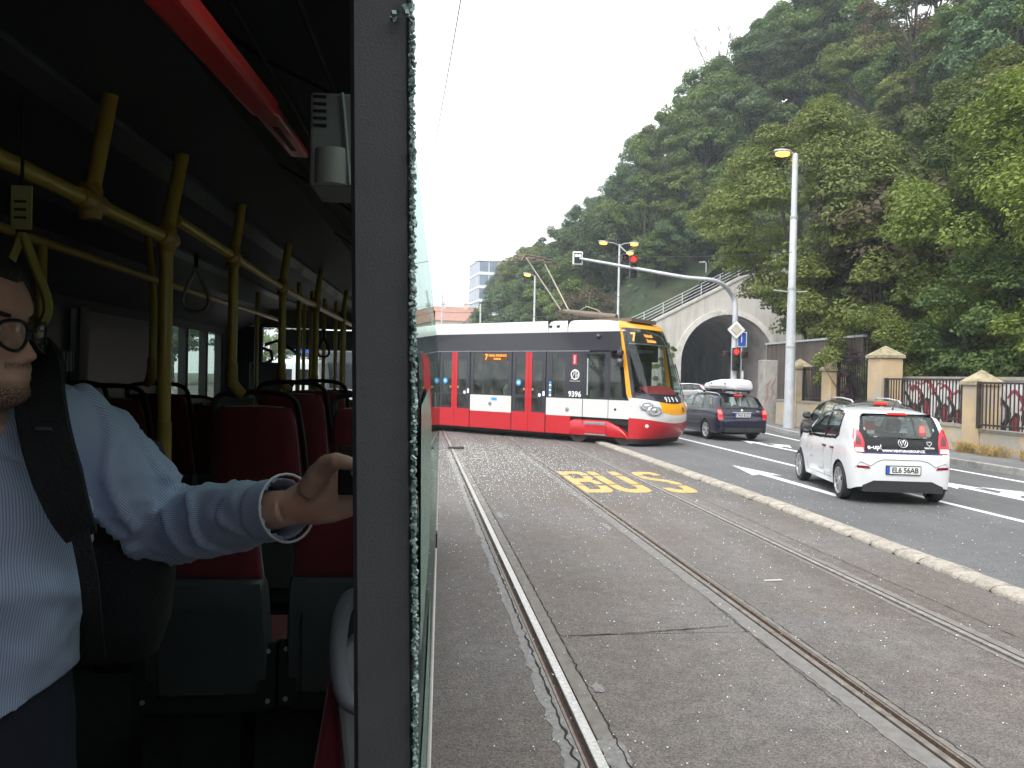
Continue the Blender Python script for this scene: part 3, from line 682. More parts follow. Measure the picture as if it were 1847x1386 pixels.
# white graffiti wall behind the fence
M_GRAF = None
def graffiti_wall():
    w = empty('graffiti_wall', (15.5, 17, 0)); tag(w, 'white wall behind the iron fence with dark and red graffiti', 'wall')
    MB().box((0, -9, 0), (0.3, 6.2, 2.02)).build('wall_body', pmat('whitewash', (0.70, 0.69, 0.685), 0.9, var=0.12, scale=1.3, c2=(0.5, 0.49, 0.485), c2scale=0.9, c2lo=0.5, c2hi=0.7, bump=0.2, bscale=20), w)
    MB().box((-0.06, -9.03, 2.023), (0.36, 6.23, 2.12)).build('wall_coping', pmat('coping_tile', (0.30, 0.27, 0.23), 0.9, var=0.25, scale=5), w)
    # sprayed strokes, as the flat paint they are
    mr, mk = pmat('crimson_spray', (0.33, 0.035, 0.06), 0.8, var=0.2, scale=6), pmat('black_spray', (0.028, 0.022, 0.026), 0.8, var=0.2, scale=6)
    rn = random.Random(11)
    def stroke(pts, wd, m, off):
        P = bez([(0, y, z) for y, z in pts], 6); b = MB(); rows = []
        for i, p in enumerate(P):
            q = P[min(i + 1, len(P) - 1)]; o = P[max(i - 1, 0)]; d = (q - o); d.normalize(); nn = Vector((0, -d.z, d.y)); ww_ = wd * (0.35 + 0.65 * math.sin(math.pi * (i + 0.6) / (len(P) + 0.2)))
            rows.append([(-off, p.y + nn.y * ww_, p.z + nn.z * ww_), (-off, p.y - nn.y * ww_, p.z - nn.z * ww_)])
        b.grid(rows); b.build('spray_stroke', m, w, recalc=False)
    k = 0
    for y0 in (6.1, 5.5, 4.7, 4.1, 3.4, 2.8, 2.0, 1.3):
        z0 = rn.uniform(0.9, 1.3); s = rn.uniform(0.8, 1.2)
        stroke([(y0, z0 + 0.55 * s), (y0 - 0.28 * s, z0 + 0.2 * s), (y0 - 0.12 * s, z0 - 0.2 * s), (y0 - 0.52 * s, z0 - 0.55 * s)], 0.085, mk, 0.004 + 0.0004 * k)
        stroke([(y0 - 0.55 * s, z0 + 0.2 * s), (y0 - 0.45 * s, z0 - 0.1), (y0 - 0.62 * s, z0 - 0.38 * s)], 0.17, mk, 0.0045 + 0.0004 * k)
        stroke([(y0 - 0.50 * s, z0 + 0.12 * s), (y0 - 0.47 * s, z0 - 0.1), (y0 - 0.60 * s, z0 - 0.3 * s)], 0.115, mr, 0.009 + 0.0004 * k)
        stroke([(y0 - 0.25, z0 + 0.62), (y0 - 0.5, z0 + 0.72 * s), (y0 - 0.78, z0 + 0.5), (y0 - 0.7, z0 + 0.3)], 0.055, mr, 0.006 + 0.0004 * k)
        k += 1
    for y0 in (6.0, 5.0, 3.0): stroke([(y0, 1.62), (y0 - 0.15, 1.9), (y0 - 0.3, 1.65), (y0 - 0.5, 1.92), (y0 - 0.75, 1.85)], 0.03, mr, 0.013)
graffiti_wall()
# brown plank wall behind the lamp post
pk = empty('plank_wall', (16.0, 28.6, 0)); tag(pk, 'dark brown vertical plank wall behind the lamp post', 'wall')
M_PLANK = pmat('weathered_plank', (0.085, 0.067, 0.055), 0.85, var=0.25, scale=3, rand=0.25)
me = MB().box((-0.02, -0.083, 0.6), (0.02, 0.083, 3.55)).mesh('plank', M_PLANK)
for i in range(45): inst('plank', me, pk, (0.05 * noise.noise((i * 1.7, 0, 0)) * 0.2, -2.2 + i * 0.172, 0.0))
MB().box((-0.08, -2.35, 3.552), (0.08, 5.55, 3.63)).build('plank_coping', M_GALV, pk)
# dry grass tufts along the wall foot
def tufts(name, spots, n, h, m, label, cat, seed):
    rn = random.Random(seed); b = MB()
    for (x, y, r_) in spots:
        for i in range(n):
            a, q = rn.uniform(0, 6.28), r_ * rn.random() ** 0.6; px, py = x + math.cos(a) * q * 0.5, y + math.sin(a) * q
            hh = h * rn.uniform(0.5, 1.2); bx_, by_ = rn.uniform(-0.5, 0.3) * hh, rn.uniform(-0.6, 0.6) * hh; w_ = 0.006
            b.add([(px, py - w_, 0.136), (px, py + w_, 0.136), (px + bx_ * 0.5, py + by_ * 0.5 + w_, 0.136 + hh * 0.75), (px + bx_, py + by_, 0.136 + hh)], [(0, 1, 2), (0, 2, 3)])
    return tag(b.build(name, m, recalc=False), label, cat, kind='stuff')
M_DRY = pmat('dry_grass', (0.34, 0.24, 0.09), 0.9, var=0.35, scale=5)
tufts('dry_grass', [(14.15, 17.6, 0.5), (14.12, 18.5, 0.3), (14.1, 16.2, 0.35), (14.1, 15.2, 0.3), (14.1, 13.5, 0.5), (14.25, 20.4, 0.4)], 260, 0.26, M_DRY, 'dry straw coloured grass along the foot of the ochre wall', 'grass', 3)

# ---------------------------------------------------------------- far buildings
def building(name, lab, cx, cy, w, d, h, rz, floors, mwall, mglass, bays, mband):
    b = empty(name, (cx, cy, 0), rz); tag(b, lab, 'building')
    MB().box((-w / 2, -d / 2, 0), (w / 2, d / 2, h)).build('wall', mwall, b)
    fh = h / floors
    for k in range(floors):
        for i in range(bays):
            x0, x1 = -w / 2 + w * (i + 0.06) / bays, -w / 2 + w * (i + 0.94) / bays
            MB().box((x0, -d / 2 - 0.06, k * fh + 0.5), (x1, -d / 2 - 0.004, (k + 1) * fh - 0.55)).build('window', mglass, b)
        nb = max(2, int(bays * d / w))
        for i in range(nb):
            y0, y1 = -d / 2 + d * (i + 0.06) / nb, -d / 2 + d * (i + 0.94) / nb
            MB().box((-w / 2 - 0.06, y0, k * fh + 0.5), (-w / 2 - 0.004, y1, (k + 1) * fh - 0.55)).build('window', mglass, b)
        MB().box((-w / 2 - 0.25, -d / 2 - 0.25, (k + 1) * fh - 0.45), (w / 2 + 0.25, d / 2 + 0.25, (k + 1) * fh + 0.1)).build('floor_band', mband, b)
    return b
M_OFFW = pmat('office_concrete', (0.52, 0.53, 0.55), 0.7, var=0.05, scale=0.3)
M_OFFG = pmat('office_glazing', (0.10, 0.14, 0.19), 0.08, metal=0.2, var=0.3, scale=0.25, spec=0.9)
building('office_block', 'grey glass office block with flat roof beyond the hill trees', 22.5, 236, 12.0, 14.0, 36.0, R(8), 9, M_OFFW, M_OFFG, 4, pmat('office_band', (0.62, 0.63, 0.64), 0.6, var=0.05))
def roofhouse(name, lab, cx, cy, w, d, h, rh, mw, mr, rz=0.0):
    b = empty(name, (cx, cy, 0), rz); tag(b, lab, 'building')
    MB().box((-w / 2, -d / 2, 0), (w / 2, d / 2, h)).build('wall', mw, b)
    r = MB(); e = 0.5
    r.add([(-w / 2 - e, -d / 2 - e, h + 0.01), (w / 2 + e, -d / 2 - e, h + 0.01), (w / 2 + e, d / 2 + e, h + 0.01), (-w / 2 - e, d / 2 + e, h + 0.01), (-w / 2 - e, 0, h + rh), (w / 2 + e, 0, h + rh)], [(0, 1, 5, 4), (2, 3, 4, 5), (1, 2, 5), (3, 0, 4), (3, 2, 1, 0)])
    ro = r.build('roof', mr, b)
    for i in range(3):
        x = -w / 2 + w * (i + 0.5) / 3
        MB().box((x - 0.6, -1.0, h + rh - 1.2), (x + 0.6, 0.2, h + rh + 1.2)).build('chimney', mw, ro)
    for k in range(3):
        for i in range(4):
            x = -w / 2 + w * (i + 0.5) / 4; MB().box((x - 0.6, -d / 2 - 0.06, h - 3.0 - k * 3.6), (x + 0.6, -d / 2 - 0.004, h - 1.1 - k * 3.6)).build('window', M_OFFG, b)
M_TILE = pmat('red_roof_tiles', (0.34, 0.17, 0.12), 0.85, var=0.15, scale=1.2)
M_HOUSEW = pmat('house_render', (0.55, 0.48, 0.38), 0.9, var=0.08, scale=0.5)
roofhouse('tenement_house', 'long tenement house with red tiled roof at the street end', 14.0, 232, 20, 12, 17.5, 4.6, M_HOUSEW, M_TILE, R(6))
roofhouse('gabled_house', 'cream house with steep brown roof beside the office block', 17.5, 214, 7, 9, 15.0, 4.5, pmat('cream_render', (0.62, 0.56, 0.45), 0.9, var=0.06), pmat('brown_roof_tiles', (0.17, 0.12, 0.10), 0.85, var=0.2, scale=1.5), R(60))
_tick('30_setting')
# ------------------------------------------------------------------ trees
import numpy as np
def leafmat(name, c, c2, trans=0.35):
    if name in MATS: return MATS[name]
    m = bpy.data.materials.new(name); m.use_nodes = True
    t = m.node_tree; t.nodes.clear(); L = t.links.new
    o = N(t, 'ShaderNodeOutputMaterial'); ge = N(t, 'ShaderNodeNewGeometry'); oi = N(t, 'ShaderNodeObjectInfo')
    mx = N(t, 'ShaderNodeMix'); mx.data_type = 'RGBA'; mx.inputs[6].default_value = (*c, 1); mx.inputs[7].default_value = (*c2, 1)
    L(ge.outputs['Random Per Island'], mx.inputs[0])
    hs_ = N(t, 'ShaderNodeHueSaturation'); L(mx.outputs[2], hs_.inputs['Color'])
    a = N(t, 'ShaderNodeMapRange'); a.inputs[3].default_value = 0.485; a.inputs[4].default_value = 0.515; L(oi.outputs['Random'], a.inputs[0]); L(a.outputs[0], hs_.inputs['Hue'])
    mu = N(t, 'ShaderNodeMath'); mu.operation = 'MULTIPLY'; mu.inputs[1].default_value = 7.31; L(oi.outputs['Random'], mu.inputs[0])
    fr = N(t, 'ShaderNodeMath'); fr.operation = 'FRACT'; L(mu.outputs[0], fr.inputs[0])
    v = N(t, 'ShaderNodeMapRange'); v.inputs[3].default_value = 0.72; v.inputs[4].default_value = 1.3; L(fr.outputs[0], v.inputs[0]); L(v.outputs[0], hs_.inputs['Value'])
    df = N(t, 'ShaderNodeBsdfPrincipled'); df.inputs['Roughness'].default_value = 0.55; df.inputs['Specular IOR Level'].default_value = 0.3; L(hs_.outputs[0], df.inputs['Base Color'])
    tl = N(t, 'ShaderNodeBsdfTranslucent'); L(hs_.outputs[0], tl.inputs[0])
    ms = N(t, 'ShaderNodeMixShader'); ms.inputs[0].default_value = trans; L(df.outputs[0], ms.inputs[1]); L(tl.outputs[0], ms.inputs[2]); L(ms.outputs[0], o.inputs[0])
    MATS[name] = m
    return m
ML_MID = leafmat('leaf_mid_green', (0.0725, 0.1303, 0.0358), (0.176, 0.2417, 0.0651))
ML_OLIVE = leafmat('leaf_olive', (0.1054, 0.1415, 0.0311), (0.2283, 0.2752, 0.0708))
ML_DARK = leafmat('leaf_dark_green', (0.0502, 0.0985, 0.0426), (0.1254, 0.1793, 0.0735))
ML_LIGHT = leafmat('leaf_light_green', (0.0999, 0.1594, 0.0232), (0.2531, 0.3058, 0.058))
ML_BROWN = leafmat('leaf_brownish', (0.0761, 0.0558, 0.0304), (0.1217, 0.1014, 0.0558))
ML_PURP = leafmat('leaf_purple', (0.0468, 0.0281, 0.0421), (0.1217, 0.0796, 0.0936))
M_BARK = pmat('tree_bark', (0.055, 0.045, 0.036), 0.95, var=0.3, scale=6, bump=0.6, bscale=18)

def crown_mesh(name, m, rad, h, nclump, nleaf, leaf, seed, flat=0.55, droop=0.35, clump_r=(0.16, 0.28), bias=0.75):
    """leaf-sized faces gathered in flattened clumps through the crown's volume; base of crown at z=0"""
    rn = random.Random(seed); vs = []; fs = []; cl = []
    for i in range(nclump):
        for _ in range(30):
            u = rn.uniform(-1, 1); a = rn.uniform(0, 6.2832); s = math.sqrt(1 - u * u); q = rn.uniform(0.25, 1) ** (1 - bias)
            zz = 0.5 + 0.5 * u * q; prof = (0.55 + 0.55 * math.sin(math.pi * min(1, max(0, zz)) ** 0.8)) if zz < 0.98 else 0.4
            p = Vector((s * math.cos(a) * q * rad * prof, s * math.sin(a) * q * rad * prof, zz * h))
            if all((p - c[0]).length > 0.55 * (c[1]) for c in cl): break
        cl.append((p, rad * rn.uniform(*clump_r)))
    rg = np.random.default_rng(seed); nt_ = nclump * nleaf
    P = np.repeat(np.array([tuple(c[0]) for c in cl]), nleaf, 0); CR = np.repeat(np.array([c[1] for c in cl]), nleaf)[:, None]
    nrm = lambda a: a / (np.linalg.norm(a, axis=1, keepdims=True) + 1e-9)
    out = nrm(P - np.array([0, 0, h * 0.45])); d = nrm(rg.normal(size=(nt_, 3)))
    fl = (d[:, 2] < -0.2) & (rg.random(nt_) < 0.6); d[fl, 2] *= -1
    rr = CR * (0.40 + 0.70 * rg.random((nt_, 1)) ** 0.6); q = P + d * rr * np.array([1, 1, flat]); q[:, 2] -= (droop * CR[:, 0] * (d[:, 0] ** 2 + d[:, 1] ** 2))
    n = nrm(d * 0.7 + out * 0.3 + np.array([0, 0, 0.75]) + rg.normal(size=(nt_, 3)) * 0.45); t = nrm(np.cross(n, rg.normal(size=(nt_, 3)))); b = np.cross(n, t)
    s = leaf * rg.uniform(0.5, 1.45, (nt_, 1)); w = s * rg.uniform(0.42, 0.65, (nt_, 1))
    V = np.stack([q - t * s, q + b * w + n * s * 0.08, q + t * s - n * s * 0.25, q - b * w + n * s * 0.08], 1).reshape(-1, 3)
    me = bpy.data.meshes.new(name); me.vertices.add(nt_ * 4); me.loops.add(nt_ * 4); me.polygons.add(nt_)
    me.vertices.foreach_set('co', V.astype(np.float32).ravel()); me.loops.foreach_set('vertex_index', np.arange(nt_ * 4, dtype=np.int32))
    me.polygons.foreach_set('loop_start', np.arange(0, nt_ * 4, 4, dtype=np.int32)); me.update(calc_edges=True); me.materials.append(m)
    return me, cl
def trunk_mesh(h, base, cl, seed, r=0.2, nb=9, lean=0.0):
    rn = random.Random(seed); b = MB()
    top = Vector((lean * h, 0, base + h * 0.75)); P = bez([(0, 0, -0.4), (lean * base * 0.3 + rn.uniform(-.15, .15), rn.uniform(-.15, .15), base * 0.5), (lean * base, rn.uniform(-.2, .2), base), top], 4)
    b.tube(P, [r * lerp(1.25, 0.22, i / (len(P) - 1)) for i in range(len(P))], 8)
    for (p, c) in rn.sample(cl, min(nb, len(cl))):
        s = P[min(len(P) - 2, 4 + rn.randrange(6))]; e = p + Vector((0, 0, base)); mid = s.lerp(e, 0.5) + Vector((0, 0, -0.08 * (e - s).length))
        Q = bez([s, mid, e], 4); b.tube(Q, [r * lerp(0.5, 0.1, i / (len(Q) - 1)) for i in range(len(Q))], 5)
    return b.mesh('trunk', M_BARK, smooth=60, recalc=False)
VAR = []
for i, (m, rad, h, nc, nl, lf) in enumerate(((ML_MID, 3.6, 6.5, 54, 330, 0.115), (ML_DARK, 3.4, 7.0, 54, 330, 0.115), (ML_OLIVE, 3.8, 6.2, 52, 330, 0.12), (ML_MID, 3.0, 7.5, 48, 320, 0.11), (ML_DARK, 4.0, 6.0, 56, 330, 0.12), (ML_BROWN, 3.3, 6.4, 44, 260, 0.11), (ML_MID, 4.2, 7.2, 60, 330, 0.12))):
    cm, cl = crown_mesh('crown', m, rad, h, nc, nl, lf, 40 + i); VAR.append((cm, trunk_mesh(h, 2.6, cl, 60 + i, 0.19)))
def tree(var, loc, s, rz, label, group=None, base=2.6, name='hillside_tree', sz=1.0):
    t = empty(name, loc, rz); t.scale = (s, s, s * sz); tag(t, label, 'tree', group)
    c = inst('crown', VAR[var][0], t, (0, 0, base)); inst('trunk', VAR[var][1], t)
    return t
rn = random.Random(21); HT = 0
def vis(p):
    q = Vector(p) - Vector((0, 0, CAM_H)); D = q.dot(_fwd)
    if D < 5: return None
    return (923.5 + 1400 * q.dot(_rt) / D, 693 - 1400 * q.dot(_up) / D, D)
y = 26.0
spots = []
while y < 215:
    xf = interp(FOOT, y); xc = interp([(a, b) for a, b, c in CREST], y); x = xf + rn.uniform(0.5, 2)
    while x < xc + 5:
        spots.append((x + rn.uniform(-1.2, 1.2), y + rn.uniform(-1.6, 1.6))); x += 4.3 + 0.012 * y
    y += 4.6 + 0.018 * y
for (x, y) in spots:
    z = hill_z(x, y)
    if 68 < y < 75.5 and x < 42: continue
    v = vis((x, y, z + 4))
    if v is None or not (770 < v[0] < 1950) or v[1] < -140: continue
    if (y < 40 and x < 20.5) or v[0] < 905: continue
    k = rn.choices((0, 1, 2, 3, 4, 5, 6), (5, 5, 3, 3, 4, 0.8, 4))[0]; s = rn.uniform(0.85, 1.3) * (1.0 if y < 90 else 1.08)
    tree(k, (x, y, z - 1.2), s, rn.uniform(0, 6.28), 'broad-leaved tree in the dense wood covering the hillside', 'trees of the hillside wood', sz=rn.uniform(0.85, 1.15)); HT += 1
for (px, py, D, k_, s_) in ((1395, 480, 78, 6, 1.0), (1350, 440, 80, 0, 1.1), (1300, 455, 79, 2, 0.9), (1255, 480, 80, 3, 0.8), (1215, 520, 80, 4, 0.8), (1180, 545, 80, 0, 0.7), (1330, 380, 84, 4, 1.1), (1380, 330, 86, 1, 1.2), (1270, 400, 84, 6, 1.0), (1425, 420, 82, 0, 1.2), (1440, 300, 84, 4, 1.2), (1470, 180, 84, 6, 1.2), (1400, 230, 88, 1, 1.2), (1350, 260, 90, 0, 1.2), (1510, 90, 82, 0, 1.2), (1455, 110, 86, 1, 1.2), (1560, 60, 78, 6, 1.2), (1528, 190, 66, 0, 1.2), (1500, 150, 70, 4, 1.1), (1590, 260, 58, 6, 1.1), (1630, 180, 58, 0, 1.2), (1560, 240, 62, 2, 1.1), (1680, 120, 56, 4, 1.2), (1600, 330, 54, 3, 1.0)):
    q = atD(px, py, D); zt = max(hill_z(q.x, q.y), 0) - 0.8
    tree(k_, (q.x, q.y, zt), s_, rn.uniform(0, 6.28), 'broad-leaved tree in the dense wood covering the hillside', 'trees of the hillside wood'); HT += 1
def hit_hill(px, py):
    d = ray(px, py); D = 42.0
    while D < 210:
        q = Vector((0, 0, CAM_H)) + d * D
        if q.y > 20 and q.z < hill_z(q.x, q.y) + 0.5: return q
        D += 1.0
    return None
PLANTED = [Vector((o.location.x, o.location.y, 0)) for o in bpy.data.objects if o.name.startswith('hillside_tree')]
for py in range(40, 560, 42):
    for px in range(1010, 1860, 42):
        q = hit_hill(px + rn.uniform(-12, 12), py + rn.uniform(-12, 12))
        if q is None or (66 < q.y < 75.3 and q.x < 42) or (q.y < 45 and q.x < 21): continue
        f = Vector((q.x, q.y, 0))
        if any((f - o).length < 4.0 for o in PLANTED): continue
        PLANTED.append(f); tree(rn.choices((0, 1, 2, 3, 4, 6), (5, 4, 3, 3, 4, 4))[0], (q.x, q.y, hill_z(q.x, q.y) - 1.0), rn.uniform(0.7, 0.95), rn.uniform(0, 6.28), 'broad-leaved tree in the dense wood covering the hillside', 'trees of the hillside wood'); HT += 1
print('hillside trees', HT)
# ground cover between the trunks
cm, _ = crown_mesh('crown', ML_DARK, 2.2, 1.6, 26, 60, 0.17, 90)
ub = MB(); rn2 = random.Random(4)
for (x, y) in spots:
    v = vis((x, y, hill_z(x, y)))
    if v is None or not (770 < v[0] < 1950) or (68 < y < 75 and x < 42) or v[1] < -200: continue
    for j in range(46 if y < 100 else 24):
        px, py = x + rn2.gauss(0, 2.4), y + rn2.gauss(0, 2.4); pz = hill_z(px, py)
        if pz < 0 or (py > 60 and py < 74.6): continue
        s = rn2.uniform(0.25, 0.5); q = Vector((px, py, pz + rn2.uniform(0, 1.3)))
        n = Vector((rn2.gauss(0, .6), rn2.gauss(0, .6), 1)).normalized(); t = n.cross(Vector((rn2.gauss(0, 1), rn2.gauss(0, 1), 0.1))).normalized(); b = n.cross(t)
        ub.add([q - t * s, q + b * s * 0.6, q + t * s, q - b * s * 0.6], [(0, 1, 2, 3)])
tag(ub.build('undergrowth', ML_DARK, recalc=False), 'dark green undergrowth between the hillside trunks', 'undergrowth', kind='stuff')
# ---- individual trees that stand out
def special(name, label, loc, m, rad, h, base, nc, nl, leaf, seed, trunk_r=0.22, lean=0.0, **kw):
    cm, cl = crown_mesh('crown', m, rad, h, nc, nl, leaf, seed, **kw); t = empty(name, loc); tag(t, label, 'tree')
    inst('crown', cm, t, (0, 0, base)); inst('trunk', trunk_mesh(h, base, cl, seed + 1, trunk_r, nb=16, lean=lean), t)
    return t
ZG = 0.1
special('maple_tree', 'tall spreading maple behind the street lamp by the tunnel', (19.3, 36.0, ZG), ML_OLIVE, 5.0, 10.8, 4.7, 92, 627, 0.090, 201, 0.33, flat=0.42, droop=0.5, clump_r=(0.17, 0.27))
special('maple_tree', 'rounded tree hanging over the plank wall right of the lamp', (19.6, 31.0, ZG), ML_OLIVE, 3.6, 6.2, 2.6, 60, 494, 0.086, 205, 0.2, flat=0.45, droop=0.5)
special('ash_tree', 'bright green feathery tree at the right picture edge', (21.5, 19.5, 1.2), ML_LIGHT, 4.2, 11.0, 2.4, 84, 570, 0.079, 211, 0.2, flat=0.7, droop=0.5)
special('ash_tree', 'light green tree behind the graffiti wall and low pillar', (21.2, 25.0, 1.0), ML_LIGHT, 4.0, 9.8, 2.0, 80, 570, 0.079, 214, 0.2, flat=0.65, droop=0.5)
special('ash_tree', 'mid green tree with a narrow crown between maple and ash', (24.5, 31.5, 3.0), ML_MID, 4.0, 10.5, 2.4, 76, 494, 0.086, 217, 0.2, flat=0.6)
special('ash_tree', 'light green treetop high on the slope at the right edge', (29.0, 27.0, 8.0), ML_LIGHT, 4.8, 11.0, 2.4, 84, 494, 0.094, 219, 0.24, flat=0.65)
special('ash_tree', 'dark leafy tree low behind the fence at the right edge', (20.3, 14.6, 0.1), ML_MID, 3.2, 6.8, 1.2, 66, 532, 0.068, 223, 0.16, flat=0.6, droop=0.5)
special('ash_tree', 'leafy young tree behind the tall pointed pillar', (19.4, 24.0, 0.1), ML_MID, 2.8, 6.0, 1.0, 60, 532, 0.068, 227, 0.14, flat=0.6, droop=0.5)
special('ash_tree', 'sprawling green bush over the graffiti wall with yellowish shoots', (19.2, 19.6, 0.1), ML_LIGHT, 2.5, 4.6, 0.9, 46, 532, 0.061, 229, 0.1, flat=0.6, droop=0.6)
special('brown_tree', 'half dead tree with brown foliage high on the hill top', (39.0, 58.0, 25.5), ML_BROWN, 4.0, 9.0, 2.5, 44, 247, 0.115, 233, 0.2)
special('purple_bush', 'purple leaved bush growing through the dark iron fence', (15.5, 25.3, 0.1), ML_PURP, 1.0, 2.4, 0.7, 16, 285, 0.040, 240, 0.04, flat=0.8)
special('green_bush', 'green bush leaning over the fence beside the lamp post', (15.9, 25.9, 0.1), ML_OLIVE, 1.7, 3.6, 0.9, 34, 418, 0.050, 243, 0.06, flat=0.8)
special('green_bush', 'small shrub growing beside the tunnel mouth on the parapet', (23.5, 71.9, 0.0), ML_OLIVE, 1.2, 5.6, 0.6, 26, 228, 0.094, 246, 0.07, flat=0.8)
for i, (x, y_, s) in enumerate(((17.6, 17.2, 1.0), (17.6, 14.2, 1.2), (17.5, 20.6, 0.8))):
    cm, cl = crown_mesh('crown', ML_MID, 1.3 * s, 2.6 * s, 26, 150, 0.075, 250 + i, flat=0.8); b = empty('green_bush', (x, y_, 0.6)); inst('crown', cm, b); inst('trunk', trunk_mesh(2.4 * s, 0.4, cl, 3 + i, 0.05), b)
    tag(b, ('leafy bush rising above the middle of the graffiti wall', 'leafy bush above the graffiti wall at the right edge', 'leafy bush above the graffiti wall next to the tall pillar')[i], 'bush')
# bare dead tree on the skyline
def bare(loc, h, label, seed):
    rn = random.Random(seed); b = MB()
    def br(p, d, L, r_, k):
        q = p + d * L * 0.5 + Vector((rn.gauss(0, .05), rn.gauss(0, .05), 0)) * L; e = p + d * L + Vector((rn.gauss(0, .08), rn.gauss(0, .08), 0.05)) * L
        b.tube([p, q, e], [r_, r_ * 0.8, r_ * 0.6], 5)
        if k <= 0: return
        for j in range(3 if k > 2 else 4):
            nd = (d + Vector((rn.gauss(0, .45), rn.gauss(0, .45), rn.uniform(-0.05, .3)))).normalized(); s = q.lerp(e, rn.uniform(0, 1)); br(s, nd, L * rn.uniform(0.5, 0.75), r_ * 0.55, k - 1)
    br(Vector((0, 0, -2)), Vector((-0.02, 0, 1)), h * 0.5, 0.16, 4)
    t = empty('dead_tree', loc); tag(t, label, 'tree'); o = b.build('trunk', M_BARK, t, recalc=False)
p = atD(1292, 165, 96); bare((p.x, p.y, p.z - 2), 15, 'bare dead tree standing out on the skyline', 8)

for i, (x, y_) in enumerate(((-9, 118), (-15, 126), (-21, 112), (-27, 122), (-3, 132), (-34, 108))):
    tree((0, 6, 2, 3, 4, 0)[i], (x, y_, -0.2), (1.1, 1.3, 1.2, 1.4, 1.0, 1.4)[i], i * 1.1, 'park tree down the street, seen through the bus windscreen', 'park trees down the street', name='park_tree')
# riverbank trees on the far side of the road
for i in range(11):
    x, y_ = -31 - 4 * rn.random(), -12 + 12.5 * i + rn.uniform(-2, 2)
    tree(rn.choice((0, 2, 6, 3)), (x, y_, -0.2), rn.uniform(1.25, 1.6), rn.uniform(0, 6.28), 'riverbank tree seen through the front of the bus', 'riverbank trees left of the bus', name='riverbank_tree')
for i in range(12):  # unseen tree row, added to darken reflections and block low sky light
    tree(rn.choice((0, 1, 6, 4)), (-42 + 8.0 * i + rn.uniform(-2, 2), -34 - 8 * rn.random(), -0.2), rn.uniform(1.8, 2.3), rn.uniform(0, 6.28), 'unseen tree added behind the viewpoint to darken reflections', 'unseen trees added behind the viewpoint', name='reflection_blocker_tree')
_tick('35_trees')
# ------------------------------------------------------------------ lamps, signals, signs, wires
M_POLE = pmat('painted_grey_pole', (0.50, 0.52, 0.54), 0.55, metal=0.2, var=0.1, scale=2.5, c2=(0.34, 0.34, 0.34), c2scale=1.5, c2lo=0.55, c2hi=0.75)
M_GREYHEAD = pmat('lamp_housing', (0.35, 0.36, 0.37), 0.5, var=0.05)
M_LAMP = emit('sodium_lamp', (1.0, 0.32, 0.05), 2.6)
M_BLK = pmat('signal_black', (0.014, 0.014, 0.015), 0.45, var=0.1)
def lamp_head(parent, p, d):
    """luminaire at p pointing along d, glowing underside"""
    d = Vector(d).normalized(); M = Matrix.Translation(p) @ d.to_track_quat('X', 'Z').to_matrix().to_4x4()
    h = MB(); h.lathe([(0.02, -0.08), (0.10, 0.0), (0.15, 0.18), (0.16, 0.42), (0.11, 0.62), (0.02, 0.68)], 12, M @ Matrix.Scale(0.55, 4, (0, 0, 1)), axis='X')
    o = h.build('lamp_housing', M_GREYHEAD, parent, smooth=50)
    g = MB().lathe([(0.01, 0.02), (0.12, 0.08), (0.165, 0.3), (0.13, 0.52), (0.01, 0.60)], 12, M @ Matrix.Translation((0, 0, -0.09)) @ Matrix.Scale(0.75, 4, (0, 0, 1)), axis='X')
    g.build('lamp_glass', M_LAMP, o, smooth=60)
# tall post at the pavement edge, stepped sections, one lit head
lp = empty('street_lamp', (13.92, 27.7, 0.13)); tag(lp, 'tall grey steel post with one lit orange lamp at the pavement edge', 'street lamp')
b = MB(); b.lathe([(0.20, 0), (0.185, 1.0), (0.175, 3.0), (0.15, 5.3)], 16); b.build('pole', M_POLE, lp, smooth=50)
b = MB().lathe([(0.148, 5.2), (0.138, 5.32), (0.125, 7.9), (0.112, 7.95)], 16); b.build('pole_section', M_POLE, lp, smooth=40)
b = MB().lathe([(0.12, 7.9), (0.108, 8.0), (0.10, 10.25), (0.03, 10.32)], 16); b.build('pole_section', M_POLE, lp, smooth=40)
for z, rc in ((3.05, 0.185), (5.22, 0.16), (7.9, 0.14)): MB().lathe([(rc - 0.01, z - 0.05), (rc, z - 0.04), (rc, z + 0.04), (rc - 0.01, z + 0.05)], 16).build('collar', M_GREYHEAD, lp, smooth=40)
MB().tube([(-0.75, -0.05, 5.15), (0, 0, 5.1), (0.62, 0.05, 5.15)], 0.03, 6).build('cross_arm', M_GREYHEAD, lp)
MB().tube([(0, 0, 10.2), (-0.15, -0.02, 10.32), (-0.35, -0.05, 10.35)], 0.035, 6).build('arm', M_GREYHEAD, lp)
MB().box((-0.09, -0.16, 3.2), (0.09, -0.10, 3.5)).build('number_plate', pmat('plate_white', (0.6, 0.6, 0.6), 0.6), lp)
lamp_head(lp, Vector((-0.25, -0.04, 10.35)), (-1, -0.15, -0.06))
